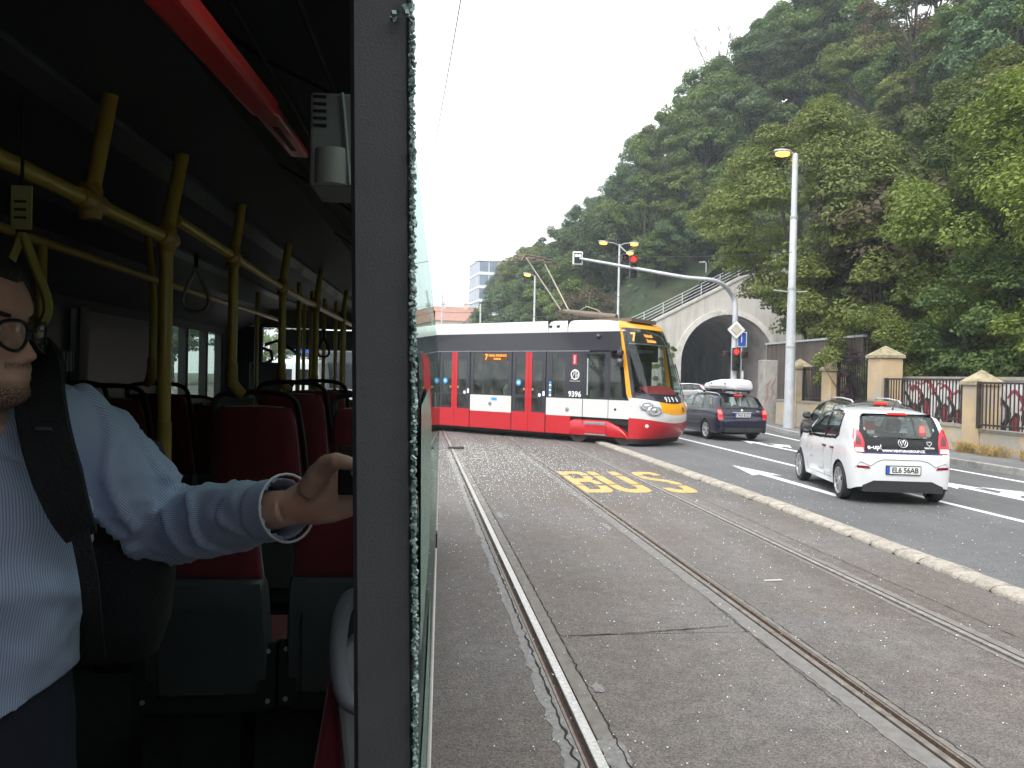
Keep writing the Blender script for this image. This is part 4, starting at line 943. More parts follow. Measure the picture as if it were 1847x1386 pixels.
# lamp posts further away
def post(label, p, h, heads, r0=0.13, hl=0.9):
    t = empty('street_lamp', (p[0], p[1], 0)); tag(t, label, 'street lamp'); MB().lathe([(r0, 0), (r0 * 0.95, h * 0.45), (r0 * 0.7, h * 0.46), (r0 * 0.55, h)], 10).build('pole', M_POLE, t, smooth=50)
    for (dx, dy, dz) in heads:
        MB().tube([(0, 0, h - 0.08), (dx * 0.5, dy * 0.5, h + dz * 0.6), (dx, dy, h + dz)], 0.04, 6).build('arm', M_GREYHEAD, t)
        lamp_head(t, Vector((dx, dy, h + dz)), (dx, dy, 0.02))
    return t
p = atD(1114, 600, 55); post('grey post with three lit lamp heads left of the tunnel', p, 11.35, ((-0.9, -0.1, 0.1), (0.75, 0.0, 0.12), (0.35, -0.8, -0.7)))
p = atD(963, 600, 62); post('grey post with one lit lamp head behind the pantograph', p, 9.9, ((-0.35, -0.1, 0.1),))
p = atD(866, 600, 75); post('plain grey pole rising behind the white tram roof', p, 8.8, (), 0.14)
p = atD(797, 600, 70); post('wooden-looking utility pole with small fittings near the red roofs', p, 9.6, (), 0.12)
p2 = atD(1281, 600, 78); post('thin post with small lamp above the tunnel railing', (p2.x, 75.5), 0.1, (), 0.02)
t = empty('railing_lamp', (28.4, 74.6, 10.6)); tag(t, 'thin white lamp post standing behind the tunnel railing', 'street lamp'); MB().tube([(0, 0, 0), (0, 0, 2.9), (-0.15, 0, 3.05), (-0.4, 0, 3.05)], 0.06, 8).build('pole', M_POLE, t, smooth=50); MB().cbox((-0.5, 0, 3.0), (0.5, 0.2, 0.12)).build('lamp_housing', M_GREYHEAD, t, bevel=0.03)

# ---- traffic signal on a curved mast arm
M_RED = emit('signal_red_lit', (1.0, 0.014, 0.012), 2.6)
M_DRED = pmat('lens_dark_red', (0.10, 0.012, 0.01), 0.25); M_DAMB = pmat('lens_dark_amber', (0.10, 0.05, 0.008), 0.25); M_DGRN = pmat('lens_dark_green', (0.01, 0.05, 0.03), 0.25)
SX, SY = 13.36, 31.6
sg = empty('traffic_signal', (SX, SY, 0)); tag(sg, 'grey curved mast with traffic lights reaching over the road by the tunnel', 'traffic light')
AE = atD(1042, 466, 33) - Vector((SX, SY, 0)); AK = atD(1300, 512, 31.8) - Vector((SX, SY, 0))
arm = bez([(0, 0, 0), (0, 0, 3.2), (0, 0, 4.7), (-0.12, 0.02, 5.45), (AK.x * 0.75 - 0.2, AK.y * 0.5, 5.98), AK.lerp(AE, 0.25), AK.lerp(AE, 0.6), AE], 5)
MB().tube(arm, [lerp(0.135, 0.055, i / (len(arm) - 1)) for i in range(len(arm))], 12).build('mast', M_POLE, sg, smooth=60)
def head3(parent, c, lit, face=Vector((-0.12, -1, 0))):
    y = -face.normalized(); x = Vector((y.y, -y.x, 0)); M = Matrix.Translation(c) @ Matrix((x, y, Vector((0, 0, 1)))).transposed().to_4x4()
    h = MB().box((-0.15, -0.09, -0.48), (0.15, 0.09, 0.48), M).build('signal_head', M_BLK, parent, bevel=0.03)
    for k, (z, mo) in enumerate(((0.31, M_DRED), (0.0, M_DAMB), (-0.31, M_DGRN))):
        mo = M_RED if lit == k else mo
        MB().lathe([(0.108, 0.0), (0.10, 0.025), (0.06, 0.04), (0.005, 0.045)], 18, M @ Matrix.Translation((0, -0.095, z)) @ Matrix.Rotation(R(90), 4, 'X')).build('lens', mo, h, smooth=60)
        v = MB(); rows = []
        for a in range(0, 13):
            an = R(-20 + 220 * a / 12); rows.append([M @ Vector((0.125 * math.cos(an), -0.10, z + 0.125 * math.sin(an))), M @ Vector((0.125 * math.cos(an), -0.27 if 40 < an * 57.3 < 140 else -0.19, z + 0.125 * math.sin(an)))])
        v.grid(rows); v.build('visor', M_BLK, h, smooth=60)
    return h
def head1(parent, c, mo, s=1.0, face=Vector((-0.12, -1, 0))):
    y = -face.normalized(); x = Vector((y.y, -y.x, 0)); M = Matrix.Translation(c) @ Matrix((x, y, Vector((0, 0, 1)))).transposed().to_4x4() @ Matrix.Scale(s, 4)
    h = MB().box((-0.15, -0.09, -0.165), (0.15, 0.09, 0.165), M).build('signal_head', M_BLK, parent, bevel=0.03)
    MB().lathe([(0.108, 0.0), (0.10, 0.025), (0.06, 0.04), (0.005, 0.045)], 18, M @ Matrix.Translation((0, -0.095, 0)) @ Matrix.Rotation(R(90), 4, 'X')).build('lens', mo, h, smooth=60)
    v = MB(); rows = []
    for a in range(0, 13):
        an = R(-20 + 220 * a / 12); rows.append([M @ Vector((0.125 * math.cos(an), -0.10, 0.125 * math.sin(an))), M @ Vector((0.125 * math.cos(an), -0.22, 0.125 * math.sin(an)))])
    v.grid(rows); v.build('visor', M_BLK, h, smooth=60)
SO = Vector((SX, SY, 0))
head3(sg, atD(1142, 482, 32.6) - SO, 0)
head1(sg, atD(1127, 466, 32.6) - SO, M_DRED)
# white framed tram signal at the arm's tip
c = AE + Vector((0, 0, 0.0)); fr = MB()
outer = [(-0.21, -0.27), (0.21, -0.27), (0.21, 0.27), (-0.21, 0.27)]; 
fr.box((-0.22, -0.03, -0.28), (0.22, 0.03, 0.28), Matrix.Translation(c)); fb_ = fr.build('backing_board', pmat('signal_white', (0.75, 0.76, 0.77), 0.5), sg, bevel=0.02)
MB().box((-0.155, -0.075, -0.21), (0.155, -0.031, 0.21), Matrix.Translation(c)).build('signal_face', M_BLK, fb_)
for dx in (-0.07, 0.075): MB().lathe([(0.055, 0), (0.04, 0.02), (0.004, 0.022)], 14, Matrix.Translation(c + Vector((dx, -0.076, 0.10))) @ Matrix.Rotation(R(90), 4, 'X')).build('lens', emit('signal_white_lit', (1, 0.98, 0.95), 2.2), fb_)
# lower heads, yield-priority diamond and blue plate on the mast
head3(sg, Vector((-0.02, -0.22, 2.78)), 0); head1(sg, Vector((-0.42, -0.16, 2.98)), M_DRED, 0.85); head1(sg, Vector((0.40, -0.16, 2.98)), M_DRED, 0.85)
def diamond(s, y, m, name, par):
    MB().prism([(0, -s), (s, 0), (0, s), (-s, 0)], lambda x, z: (x, y, 4.02 + z), lambda x, z: (x, y - 0.012, 4.02 + z)).build(name, m, par, bevel=0.006)
ds = empty('priority_sign', (SX, SY, 0)); tag(ds, 'white bordered diamond priority road sign on the signal mast', 'sign')
diamond(0.41, -0.15, pmat('sign_black', (0.03, 0.03, 0.03), 0.5), 'sign_edge', ds); diamond(0.395, -0.163, pmat('sign_white', (0.74, 0.74, 0.73), 0.45), 'sign_plate', ds); diamond(0.235, -0.176, pmat('sign_line', (0.06, 0.06, 0.06), 0.5), 'inner_line', ds); diamond(0.215, -0.189, pmat('sign_amber_faded', (0.56, 0.48, 0.40), 0.5), 'sign_center', ds)
bs = empty('blue_sign', (SX + 0.32, SY, 0)); tag(bs, 'small blue and white sign on a thin post behind the diamond sign', 'sign')
MB().tube([(0, 0, 0), (0, 0, 3.95)], 0.03, 8).build('post', M_POLE, bs); MB().box((-0.21, -0.045, 3.3), (0.21, -0.032, 3.95)).build('sign_plate', pmat('sign_white', (0.7, 0.7, 0.7), 0.5), bs, bevel=0.01); MB().box((-0.17, -0.055, 3.34), (0.17, -0.046, 3.91)).build('sign_panel', pmat('sign_blue', (0.02, 0.09, 0.42), 0.45), bs)
MB().box((-0.05, -0.062, 3.5), (-0.01, -0.056, 3.9)).build('sign_mark', MATS['sign_white'], bs); MB().box((0.01, -0.0475, 1.9), (0.09, -0.032, 2.3)).build('sticker', MATS['sign_white'], bs)
# ---- overhead wires
M_WIRE = pmat('cable', (0.03, 0.032, 0.03), 0.6, var=0)
def wire(pts, r_, label):
    P = []
    for a, c in zip(pts, pts[1:]):
        a, c = Vector(a), Vector(c); L = (c - a).length
        for i in range(10): t = i / 10; P.append(a.lerp(c, t) - Vector((0, 0, 0.012 * L * 4 * t * (1 - t))))
    P.append(Vector(pts[-1])); tag(MB().tube(P, r_, 5).build('overhead_wire', M_WIRE, smooth=60), label, 'wire', 'overhead wires')
wire([atD(838, -40, 9), atD(757, 385, 34)], 0.008, 'black overhead wire against the sky beside the broken window')
wire([atD(1530, -22, 26), atD(1300, 200, 33), atD(1060, 410, 42)], 0.016, 'long cable slanting across the wooded hill')
wire([atD(1428, 455, 28), atD(1142, 462, 34), atD(760, 470, 40)], 0.014, 'level span wire tied to the tall lamp post')
wire([atD(1360, 492, 36), atD(1120, 535, 44), atD(900, 545, 60), atD(770, 548, 70)], 0.014, 'low contact wire in front of the tunnel railing')
wire([atD(1080, 566, 40), atD(870, 563, 60), atD(775, 560, 70)], 0.016, 'lowest contact wire just above the tram roof')
_tick('40_furniture')
# ------------------------------------------------------------------ tram
A0 = atD(1118, 675, 21.5); B0 = atD(790, 675, 25.7); A0.z = B0.z = 0
TDIR = (B0 - A0).normalized()                       # local +x runs backwards along the visible side
TRZ = math.atan2(TDIR.y, TDIR.x)
tram = empty('tram', (A0.x, A0.y, 0.02), TRZ)
tag(tram, 'red white and black tram numbered 9396 standing askew across the road', 'tram')
# local frame: x back along the side, y: visible side at y=0, body extends to y=-2.46 (far side), z up
tl = Matrix.Rotation(-TRZ, 4, 'Z') @ Matrix.Translation(-Vector((A0.x, A0.y, 0)))
TW = 2.46; SGN = -1.0
if (tl @ Vector((0, 0, 0))).y < 0: SGN = 1.0        # camera side decides which way the far side lies
def T(x, d, z): return Vector((x, SGN * d, z))       # d: depth from the visible side into the car
M_TBLK = pmat('tram_black_gloss', (0.028, 0.027, 0.036), 0.22, var=0.08, scale=1, coat=0.4)
M_TRED = pmat('tram_red_gloss', (0.46, 0.009, 0.016), 0.28, var=0.06, scale=1, coat=0.4, c2=(0.45, 0.02, 0.03), c2scale=1.2, c2lo=0.55, c2hi=0.8)
M_TWHT = pmat('tram_white_gloss', (0.60, 0.60, 0.585), 0.3, var=0.04, scale=1, coat=0.3, c2=(0.5, 0.485, 0.46), c2scale=2, c2lo=0.6, c2hi=0.85)
M_TORG = pmat('tram_orange_gloss', (0.80, 0.36, 0.015), 0.3, var=0.05, scale=1, coat=0.4)
M_TGLS = glass('tram_glass', (0.36, 0.43, 0.41), 1.3, dirt=0.22)
M_TGLD = glass('tram_windscreen_glass', (0.62, 0.72, 0.70), 1.1)
M_TSEAM = pmat('tram_seam', (0.008, 0.008, 0.009), 0.6, var=0)
M_TIN = pmat('tram_interior', (0.16, 0.17, 0.18), 0.8, var=0.2, scale=1.0)
M_LED = emit('led_amber', (1.0, 0.33, 0.05), 0.8)
M_TMET = pmat('tram_steel', (0.30, 0.30, 0.31), 0.5, metal=0.5, var=0.15)
LT = 13.0; ZR = 3.52
# shell: floor, far wall, ceiling, roof
MB().box(T(0.3, 0.1, 0.45), T(LT, TW - 0.1, 0.60)).build('floor', M_TIN, tram)
MB().box(T(0.1, TW - 0.05, 0.2), T(LT, TW, 1.2)).build('far_side_skirt', M_TRED, tram); MB().box(T(0.1, TW - 0.05, 2.35), T(LT, TW, 3.2)).build('far_side_top', M_TBLK, tram)
for i in range(6): MB().box(T(0.3 + i * 2.1, TW - 0.05, 1.2), T(0.55 + i * 2.1, TW, 2.35)).build('far_side_post', M_TBLK, tram)
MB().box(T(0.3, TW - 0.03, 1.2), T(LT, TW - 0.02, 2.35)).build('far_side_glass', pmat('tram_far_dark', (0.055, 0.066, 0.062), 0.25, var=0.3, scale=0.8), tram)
MB().box(T(0.2, 0.08, 2.62), T(LT, TW - 0.08, 2.70)).build('ceiling', M_TIN, tram)
rb = MB(); rows = []
for x in (-0.10, 0.0, 0.12, 0.35, 0.8, 1.5, 3.0, LT):
    k = interp([(-0.10, 0.0), (0.0, 0.45), (0.12, 0.68), (0.35, 0.86), (0.8, 0.97), (1.5, 1.0)], x)
    rows.append([T(x, 0.0, 3.16), T(x, 0.0, 3.16 + 0.10 * k), T(x, 0.03, 3.16 + 0.22 * k), T(x, 0.14, 3.16 + 0.32 * k), T(x, 0.32, 3.16 + 0.36 * k), T(x, TW - 0.32, 3.16 + 0.36 * k), T(x, TW - 0.1, 3.16 + 0.28 * k), T(x, TW, 3.16)])
rb.grid(rows); rb.build('roof_cowling', M_TWHT, tram, smooth=50)
for x in (1.75, 2.45): MB().box(T(x, -0.004, 3.17), T(x + 0.012, 0.3, 3.53)).build('roof_seam', M_TSEAM, tram)
for x in (2.05, 2.32): MB().box(T(x, -0.006, 3.30), T(x + 0.1, 0.05, 3.37)).build('vent_hole', M_TSEAM, tram)
# side panels; doors at measured spots. side skin helper with thickness
def sp(x0, x1, z0, z1, m, name, off=0.0, th=0.05, par=None, bev=0.006):
    return MB().box(T(x0, -off, z0), T(x1, th, z1)).build(name, m, par or tram, bevel=bev)
sp(-0.05, LT, 2.62, 3.155, M_TBLK, 'cantrail_panel')
MB().box(T(1.0, -0.012, 2.60), T(LT, 0.03, 2.622)).build('gutter_strip', M_TMET, tram)
ZS, ZW, ZB = 0.20, 0.72, 1.24              # skirt bottom, red/white edge, window sill
D2 = (2.50, 3.77); D1 = (5.47, 6.79); Wn = (3.79, 5.45)
def window(x0, x1, z0, z1, fx, fz, par=None):
    w = sp(x0, x1, z0, z1, M_TBLK, 'window_frame', th=0.04) if False else None
    b = MB(); 
    for (a0, a1, c0, c1) in ((x0, x0 + fx, z0, z1), (x1 - fx, x1, z0, z1), (x0 + fx, x1 - fx, z0, z0 + fz), (x0 + fx, x1 - fx, z1 - fz * 1.3, z1)): b.box(T(a0, -0.001, c0), T(a1, 0.05, c1))
    f = b.build('window_frame', M_TBLK, par or tram)
    MB().add([T(x0 + fx, 0.008, z0 + fz), T(x1 - fx, 0.008, z0 + fz), T(x1 - fx, 0.008, z1 - fz * 1.3), T(x0 + fx, 0.008, z1 - fz * 1.3)], [(0, 1, 2, 3)]).build('pane', M_TGLS, f)
    return f
def door(x0, x1):
    d = empty('door', (0, 0, 0), 0, tram); mid = (x0 + x1) / 2
    for (a, c, s) in ((x0 + 0.012, mid - 0.006, 1), (mid + 0.006, x1 - 0.012, -1)):
        lf = MB()
        e = 0.13; zt = 2.59
        inner = (c - 0.115, c) if s == 1 else (a, a + 0.115)          # red closing edge at the middle
        glass_x = (a + e, inner[0]) if s == 1 else (inner[1], c - e)
        b = MB(); outer_x = (a, a + e) if s == 1 else (c - e, c)
        b.box(T(outer_x[0], 0.0, ZW + 0.06), T(outer_x[1], 0.05, zt)); b.box(T(glass_x[0], 0.0, 2.38), T(glass_x[1], 0.05, zt)); b.box(T(glass_x[0], 0.0, ZW + 0.06), T(glass_x[1], 0.05, ZW + 0.12)); b.box(T(glass_x[0], 0.0, 1.20), T(glass_x[1], 0.05, 1.30))
        f = b.build('door_leaf', M_TBLK, d)
        MB().box(T(inner[0], -0.004, ZW + 0.06), T(inner[1], 0.05, zt)).build('door_edge', M_TRED, f)
        MB().box(T(a, -0.004, ZS), T(c, 0.05, ZW + 0.058)).build('kick_panel', M_TRED, f)
        MB().add([T(glass_x[0], 0.01, ZW + 0.12), T(glass_x[1], 0.01, ZW + 0.12), T(glass_x[1], 0.01, 2.38), T(glass_x[0], 0.01, 2.38)], [(0, 1, 2, 3)]).build('pane', M_TGLS, f)
        MB().lathe([(0.035, 0), (0.035, 0.012), (0.004, 0.014)], 14, Matrix.Translation(T((inner[0] + inner[1]) / 2 + s * -0.10, -0.003, 1.46)) @ Matrix.Rotation(R(90) * SGN, 4, 'X')).build('door_button', pmat('brass_button', (0.45, 0.33, 0.18), 0.4, metal=0.4), f)
        MB().box(T(a + 0.05 if s == -1 else a + 0.02, -0.003, 1.28), T(a + 0.16 if s == -1 else a + 0.10, 0.0, 1.42)).build('sticker', pmat('sticker_white', (0.72, 0.74, 0.76), 0.5), f) if s == 1 else None
    for (z, m_, r_) in ((1.66, pmat('sticker_blue', (0.05, 0.30, 0.62), 0.4), 0.10), (1.30, MATS['sticker_white'], 0.055)):
        xx = x1 - 0.26 if z > 1.5 else x0 + 0.22
        MB().lathe([(r_, 0), (r_, 0.003), (0.002, 0.004)], 18, Matrix.Translation(T(xx, -0.002, z)) @ Matrix.Rotation(R(90) * SGN, 4, 'X')).build('round_sticker', m_, d)
    MB().lathe([(0.05, 0), (0.05, 0.003), (0.002, 0.004)], 18, Matrix.Translation(T(x1 - 0.26, -0.006, 1.66)) @ Matrix.Rotation(R(90) * SGN, 4, 'X')).build('round_sticker', pmat('sticker_pale', (0.5, 0.72, 0.85), 0.4), d)
    return d
door(*D2); door(*D1); door(8.6, 9.9)
def wpanel(x0, x1, zr=ZS, red=True):
    sp(x0, x1, ZW + 0.004, ZB - 0.003, M_TWHT, 'white_panel', off=0.004)
    if red: sp(x0, x1, zr, ZW, M_TRED, 'red_skirt', off=0.004)
wpanel(Wn[0], Wn[1]); window(Wn[0], Wn[1], ZB, 2.59, 0.13, 0.04); wpanel(6.81, 8.58); window(6.81, 8.58, ZB, 2.59, 0.13, 0.04); wpanel(9.92, LT)
sp(9.92, LT, ZB, 2.6, M_TBLK, 'side_panel')
# destination display in the window head
MB().box(T(3.98, 0.0, 2.30), T(4.95, 0.03, 2.55)).build('display', pmat('led_panel', (0.05, 0.025, 0.01), 0.4, emis=(0.30, 0.10, 0.02), estr=0.12), tram)
XD = T(-1, 0, 0)                    # reading direction on the visible side (towards the front)
def side_text(s, size, x, z, m, bold=0.0, sp_=1.0, name='lettering', vertical=False):
    o = inst(name, text_mesh(s, size, m, bold, 0.001, 'CENTER', sp_), tram, T(x, -0.008, z))
    o.rotation_euler = frame_rot(XD if not vertical else T(0, 0, 1), T(0, -1, 0)); return o
side_text('7', 0.24, 4.80, 2.425, M_LED, 0.006); side_text('NÁDR. STRAŠNICE', 0.085, 4.35, 2.475, M_LED, 0.002); side_text('Radlická', 0.085, 4.36, 2.375, M_LED, 0.002)
# panel between front door and cab: narrow window, logos, number
sp(1.20, 1.62, ZB, 2.6, M_TBLK, 'side_panel'); window(1.62, 2.48, ZB, 2.59, 0.20, 0.05)
sp(1.21, 2.48, ZW + 0.004, ZB - 0.003, M_TWHT, 'white_panel', off=0.004)
sp(1.62, 2.48, ZS, ZW, M_TRED, 'red_skirt', off=0.004)
M_LET = pmat('lettering_white', (0.78, 0.78, 0.78), 0.5)
side_text('9396', 0.22, 1.47, 1.36, M_LET, 0.006)
MB().box(T(1.42, -0.004, 2.22), T(1.56, 0, 2.52)).build('logo_plate', pmat('logo_red', (0.6, 0.02, 0.03), 0.4), tram); side_text('PRAHA', 0.075, 1.49, 2.37, M_LET, 0.002, vertical=True)
lg = MB(); c0 = (1.47, 1.93)
for q in range(20): a0, a1 = R(q * 18), R(q * 18 + 18); lg.add([T(c0[0] + r_ * math.cos(a), -0.006, c0[1] + r_ * math.sin(a)) for (r_, a) in ((0.15, a0), (0.15, a1), (0.115, a1), (0.115, a0))], [(0, 1, 2, 3)])
lg.tube([T(1.60, -0.006, 1.80), T(1.50, -0.006, 1.96), T(1.52, -0.006, 2.06)], 0.014, 4).tube([T(1.44, -0.006, 1.80), T(1.44, -0.006, 2.05)], 0.016, 4).tube([T(1.40, -0.006, 1.88), T(1.34, -0.006, 2.0)], 0.014, 4)
lg.build('round_logo', M_LET, tram); side_text('DOPRAVNÍ PODNIK', 0.04, 1.47, 1.74, M_LET); 
for k in range(6): MB().box(T(2.30, -0.003, 1.28 + k * 0.075), T(2.38, 0, 1.34 + k * 0.075)).build('sticker', (MATS['sticker_white'], MATS['sticker_blue'])[k % 2], tram)
side_text('i', 0.10, 4.60, 1.14, M_TSEAM); MB().box(T(4.35, -0.007, 1.08), T(4.56, -0.005, 1.17)).build('sticker', MATS['sticker_blue'], tram)
MB().lathe([(0.06, 0), (0.05, 0.03), (0.004, 0.04)], 12, Matrix.Translation(T(4.62, -0.004, 0.98)) @ Matrix.Rotation(R(90) * SGN, 4, 'X')).build('side_lamp', M_TMET, tram)
MB().lathe([(0.06, 0), (0.05, 0.03), (0.004, 0.04)], 12, Matrix.Translation(T(1.72, -0.004, 0.92)) @ Matrix.Rotation(R(90) * SGN, 4, 'X')).build('side_lamp', M_TMET, tram)
# cab door and quarter light
sp(0.36, 1.19, ZW + 0.004, ZB - 0.003, M_TWHT, 'cab_door_panel', off=0.004); window(0.36, 1.19, ZB, 2.59, 0.12, 0.05)
MB().tube([T(1.06, 0.02, 1.35), T(1.06, 0.02, 2.4)], 0.02, 6).build('grab_rail', pmat('pale_rail', (0.55, 0.65, 0.62), 0.4), tram)
sp(-0.30, 0.345, ZW + 0.004, ZB - 0.003, M_TWHT, 'front_side_panel', off=0.004)
qw = MB(); qw.prism([(-0.10, 1.30), (0.30, 1.26), (0.30, 2.50), (0.05, 2.50)], lambda x, z: T(x, 0.006, z), lambda x, z: T(x, 0.012, z)); qw.build('quarter_light', M_TGLS, tram)
fq = MB(); fq.prism([(0.30, ZB), (0.355, ZB), (0.355, 2.6), (0.30, 2.6)], lambda x, z: T(x, 0, z), lambda x, z: T(x, 0.04, z)); fq.prism([(-0.2, ZB), (0.30, ZB), (0.30, 1.29), (-0.16, 1.32)], lambda x, z: T(x, 0, z), lambda x, z: T(x, 0.04, z)); fq.build('quarter_frame', M_TBLK, tram)
MB().box(T(1.19, -0.002, ZS + 0.3), T(1.205, 0.03, 2.6)).build('seam', M_TSEAM, tram); MB().box(T(0.347, -0.002, ZW), T(0.36, 0.03, ZB)).build('seam', M_TSEAM, tram)
for x in (2.485, 3.775, 5.455, 6.795): MB().box(T(x, 0.01, ZS), T(x + 0.012, 0.04, 2.6)).build('seam', M_TSEAM, tram)
MB().lathe([(0.035, 0), (0.03, 0.02), (0.004, 0.025)], 10, Matrix.Translation(T(0.12, -0.004, 0.98)) @ Matrix.Rotation(R(90) * SGN, 4, 'X')).build('lock', M_TSEAM, tram)
MB().lathe([(0.075, 0), (0.07, 0.05), (0.02, 0.08)], 14, Matrix.Translation(T(0.70, -0.004, 3.02)) @ Matrix.Rotation(R(90) * SGN, 4, 'X')).build('side_camera', M_TBLK, tram, smooth=60)
# bogie with red fairing in a black arch
MB().box(T(-0.6, 0.25, 0.12), T(2.3, TW - 0.25, 0.7)).build('bogie_frame', M_TSEAM, tram)
for x in (1.45, -0.05):
    w = MB().lathe([(0.12, -0.05), (0.30, -0.05), (0.305, 0.0), (0.30, 0.06), (0.33, 0.07), (0.33, 0.1), (0.1, 0.1)], 24, Matrix.Translation(T(x, 0.3, 0.31)) @ Matrix.Rotation(R(90) * SGN, 4, 'X')); w.build('wheel', pmat('wheel_dark_steel', (0.07, 0.065, 0.06), 0.6, metal=0.4), tram, smooth=40)
fa = MB(); prof = [(1.86, 0.22), (1.86, 0.36), (1.66, 0.60), (1.48, 0.66), (0.42, 0.66), (0.30, 0.62), (0.02, 0.50), (-0.18, 0.36), (-0.30, 0.22)]
rows = []
for (x, z) in prof: rows.append([T(x, 0.12, z), T(x, 0.03, z - 0.015), T(x, 0.0, z - 0.05), T(x, 0.0, min(z - 0.06, 0.34)), T(x, 0.03, 0.20)])
fa.grid(rows); fa.build('bogie_fairing', M_TRED, tram, smooth=50)
MB().box(T(0.42, -0.03, 0.52), T(1.10, 0.02, 0.60)).build('fairing_step', M_TMET, tram, bevel=0.01); MB().box(T(0.40, -0.022, 0.27), T(1.12, 0.01, 0.52)).build('fairing_inset', M_TRED, tram, bevel=0.015); MB().box(T(0.40, -0.03, 0.23), T(1.1, 0.02, 0.265)).build('fairing_step', M_TMET, tram)
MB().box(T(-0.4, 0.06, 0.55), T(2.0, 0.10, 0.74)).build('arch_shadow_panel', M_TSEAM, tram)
MB().box(T(2.3, 0.2, 0.10), T(LT, TW - 0.2, 0.45)).build('underframe', M_TSEAM, tram)
# ---- nose: swept shell by rows of height
def nose_row(z, p, x0, n=28, wd=TW, q=2.6):
    """outline at height z: from (x0, visible side) round the front at x=-p to the far side"""
    row = []
    for i in range(n + 1):
        a = math.pi * i / n; c, s = math.cos(a), math.sin(a)
        d = wd / 2 - math.copysign(abs(c) ** (2 / q), c) * wd / 2; x = x0 - (p + x0) * abs(s) ** (2 / q)
        row.append(T(x, d, z))
    return row
PZ = [(0.06, 0.86), (0.22, 0.96), (0.30, 1.06), (0.55, 1.18), (0.78, 1.21), (1.0, 1.18), (1.2, 1.10), (1.36, 1.02), (1.7, 0.93), (2.2, 0.76), (2.7, 0.56), (3.0, 0.42), (3.2, 0.30), (3.36, 0.12), (3.46, -0.10)]
X0 = [(0.06, -0.33), (0.3, -0.30), (1.25, -0.30), (1.4, -0.22), (3.1, 0.0), (3.46, 0.10)]
def nrow(z): return nose_row(z, interp(PZ, z), interp(X0, z))
def edge(i, z, amp, n=28): return z + amp * abs(math.cos(math.pi * i / n)) ** 1.5      # seams rise towards the sides
def band(z0, a0, z1, a1, k, i0=0, i1=28, off=0.0):
    rows = []
    for j in range(k + 1):
        r0 = []
        for i in range(i0, i1 + 1):
            z = lerp(edge(i, z0, a0), edge(i, z1, a1), j / k); p = nrow(z)[i]
            if off:
                c = Vector((0.6, SGN * TW / 2, z)); d = (p - c).normalized(); p = p + d * off
            r0.append(p)
        rows.append(r0)
    return MB().grid(rows)
band(0.06, 0.0, 0.24, 0.0, 2).build('nose_apron', M_TSEAM, tram, smooth=50)
band(0.20, 0.0, 0.62, 0.14, 6, off=0.02).build('red_bumper', M_TRED, tram, smooth=50)
band(0.622, 0.14, 0.84, 0.24, 4).build('white_band', M_TWHT, tram, smooth=50)
band(0.842, 0.24, 1.16, 0.16, 5, 9, 19).build('orange_panel', M_TORG, tram, smooth=50)
for (a, c) in ((0, 9), (19, 28)): band(0.842, 0.24, 1.16, 0.16, 5, a, c).build('headlight_surround', M_TWHT, tram, smooth=50)
band(1.162, 0.16, 1.42, 0.05, 4).build('number_band', M_TBLK, tram, smooth=50)
band(1.422, 0.05, 3.26, 0.0, 16, 1, 27).build('windscreen', M_TGLD, tram, smooth=50)
for (a, c) in ((0, 1), (27, 28)): band(1.162, 0.162, 3.28, 0.0, 18, a, c, off=0.012).build('orange_frame', M_TORG, tram, smooth=50)
for (a, c) in ((1, 2), (26, 27)): band(1.43, 0.05, 3.24, 0.0, 16, a, c, off=0.006).build('windscreen_frit', M_TBLK, tram, smooth=50)
band(3.26, 0.0, 3.40, 0.0, 3, off=0.012).build('orange_frame', M_TORG, tram, smooth=50)
band(3.40, 0.0, 3.455, 0.0, 2).build('front_roof_edge', M_TORG, tram, smooth=50)
tr = MB(); tr.add([p for p in nrow(3.455)] , [tuple(range(29))]); tr.build('front_roof', M_TBLK, tram)
# black line along the windscreen bottom, display unit behind the glass
band(2.82, 0.0, 3.24, 0.0, 4, 3, 25, off=-0.10).build('display_unit', pmat('display_black', (0.02, 0.02, 0.022), 0.5), tram)
band(2.80, 0.0, 2.83, 0.0, 1, 3, 25, off=-0.04).build('display_rim', M_TMET, tram)
def nose_pt(i, z, off): 
    n = 28; i0 = int(i); f = i - i0; a, c = nrow(z)[i0], nrow(z)[min(i0 + 1, n)]; p = a.lerp(c, f); tg = (c - a).normalized(); up = (nrow(z + 0.05)[i0] - nrow(z - 0.05)[i0]).normalized()
    nn = tg.cross(up).normalized(); 
    if nn.x > 0: nn = -nn
    return p + nn * off, tg, nn
def nose_text(s, size, i, z, m, bold, off, sp_=1.0):
    p, tg, nn = nose_pt(i, z, off); o = inst('lettering', text_mesh(s, size, m, bold, 0.001, 'CENTER', sp_), tram, p); o.rotation_euler = frame_rot(Vector((0, 0, 1)).cross(nn), nn); return o
for k, ch in enumerate('9396'): nose_text(ch, 0.21, (11.4 + k * 1.05), 1.275, M_LET, 0.006, 0.012)
M_LED2 = emit('led_amber_front', (1.0, 0.36, 0.08), 1.3)
nose_text('7', 0.36, 6.6, 3.02, M_LED2, 0.01, -0.06); nose_text('Nádraží', 0.145, 13.0, 3.09, M_LED2, 0.004, -0.05); nose_text('Strašnice', 0.145, 13.2, 2.94, M_LED2, 0.004, -0.05)
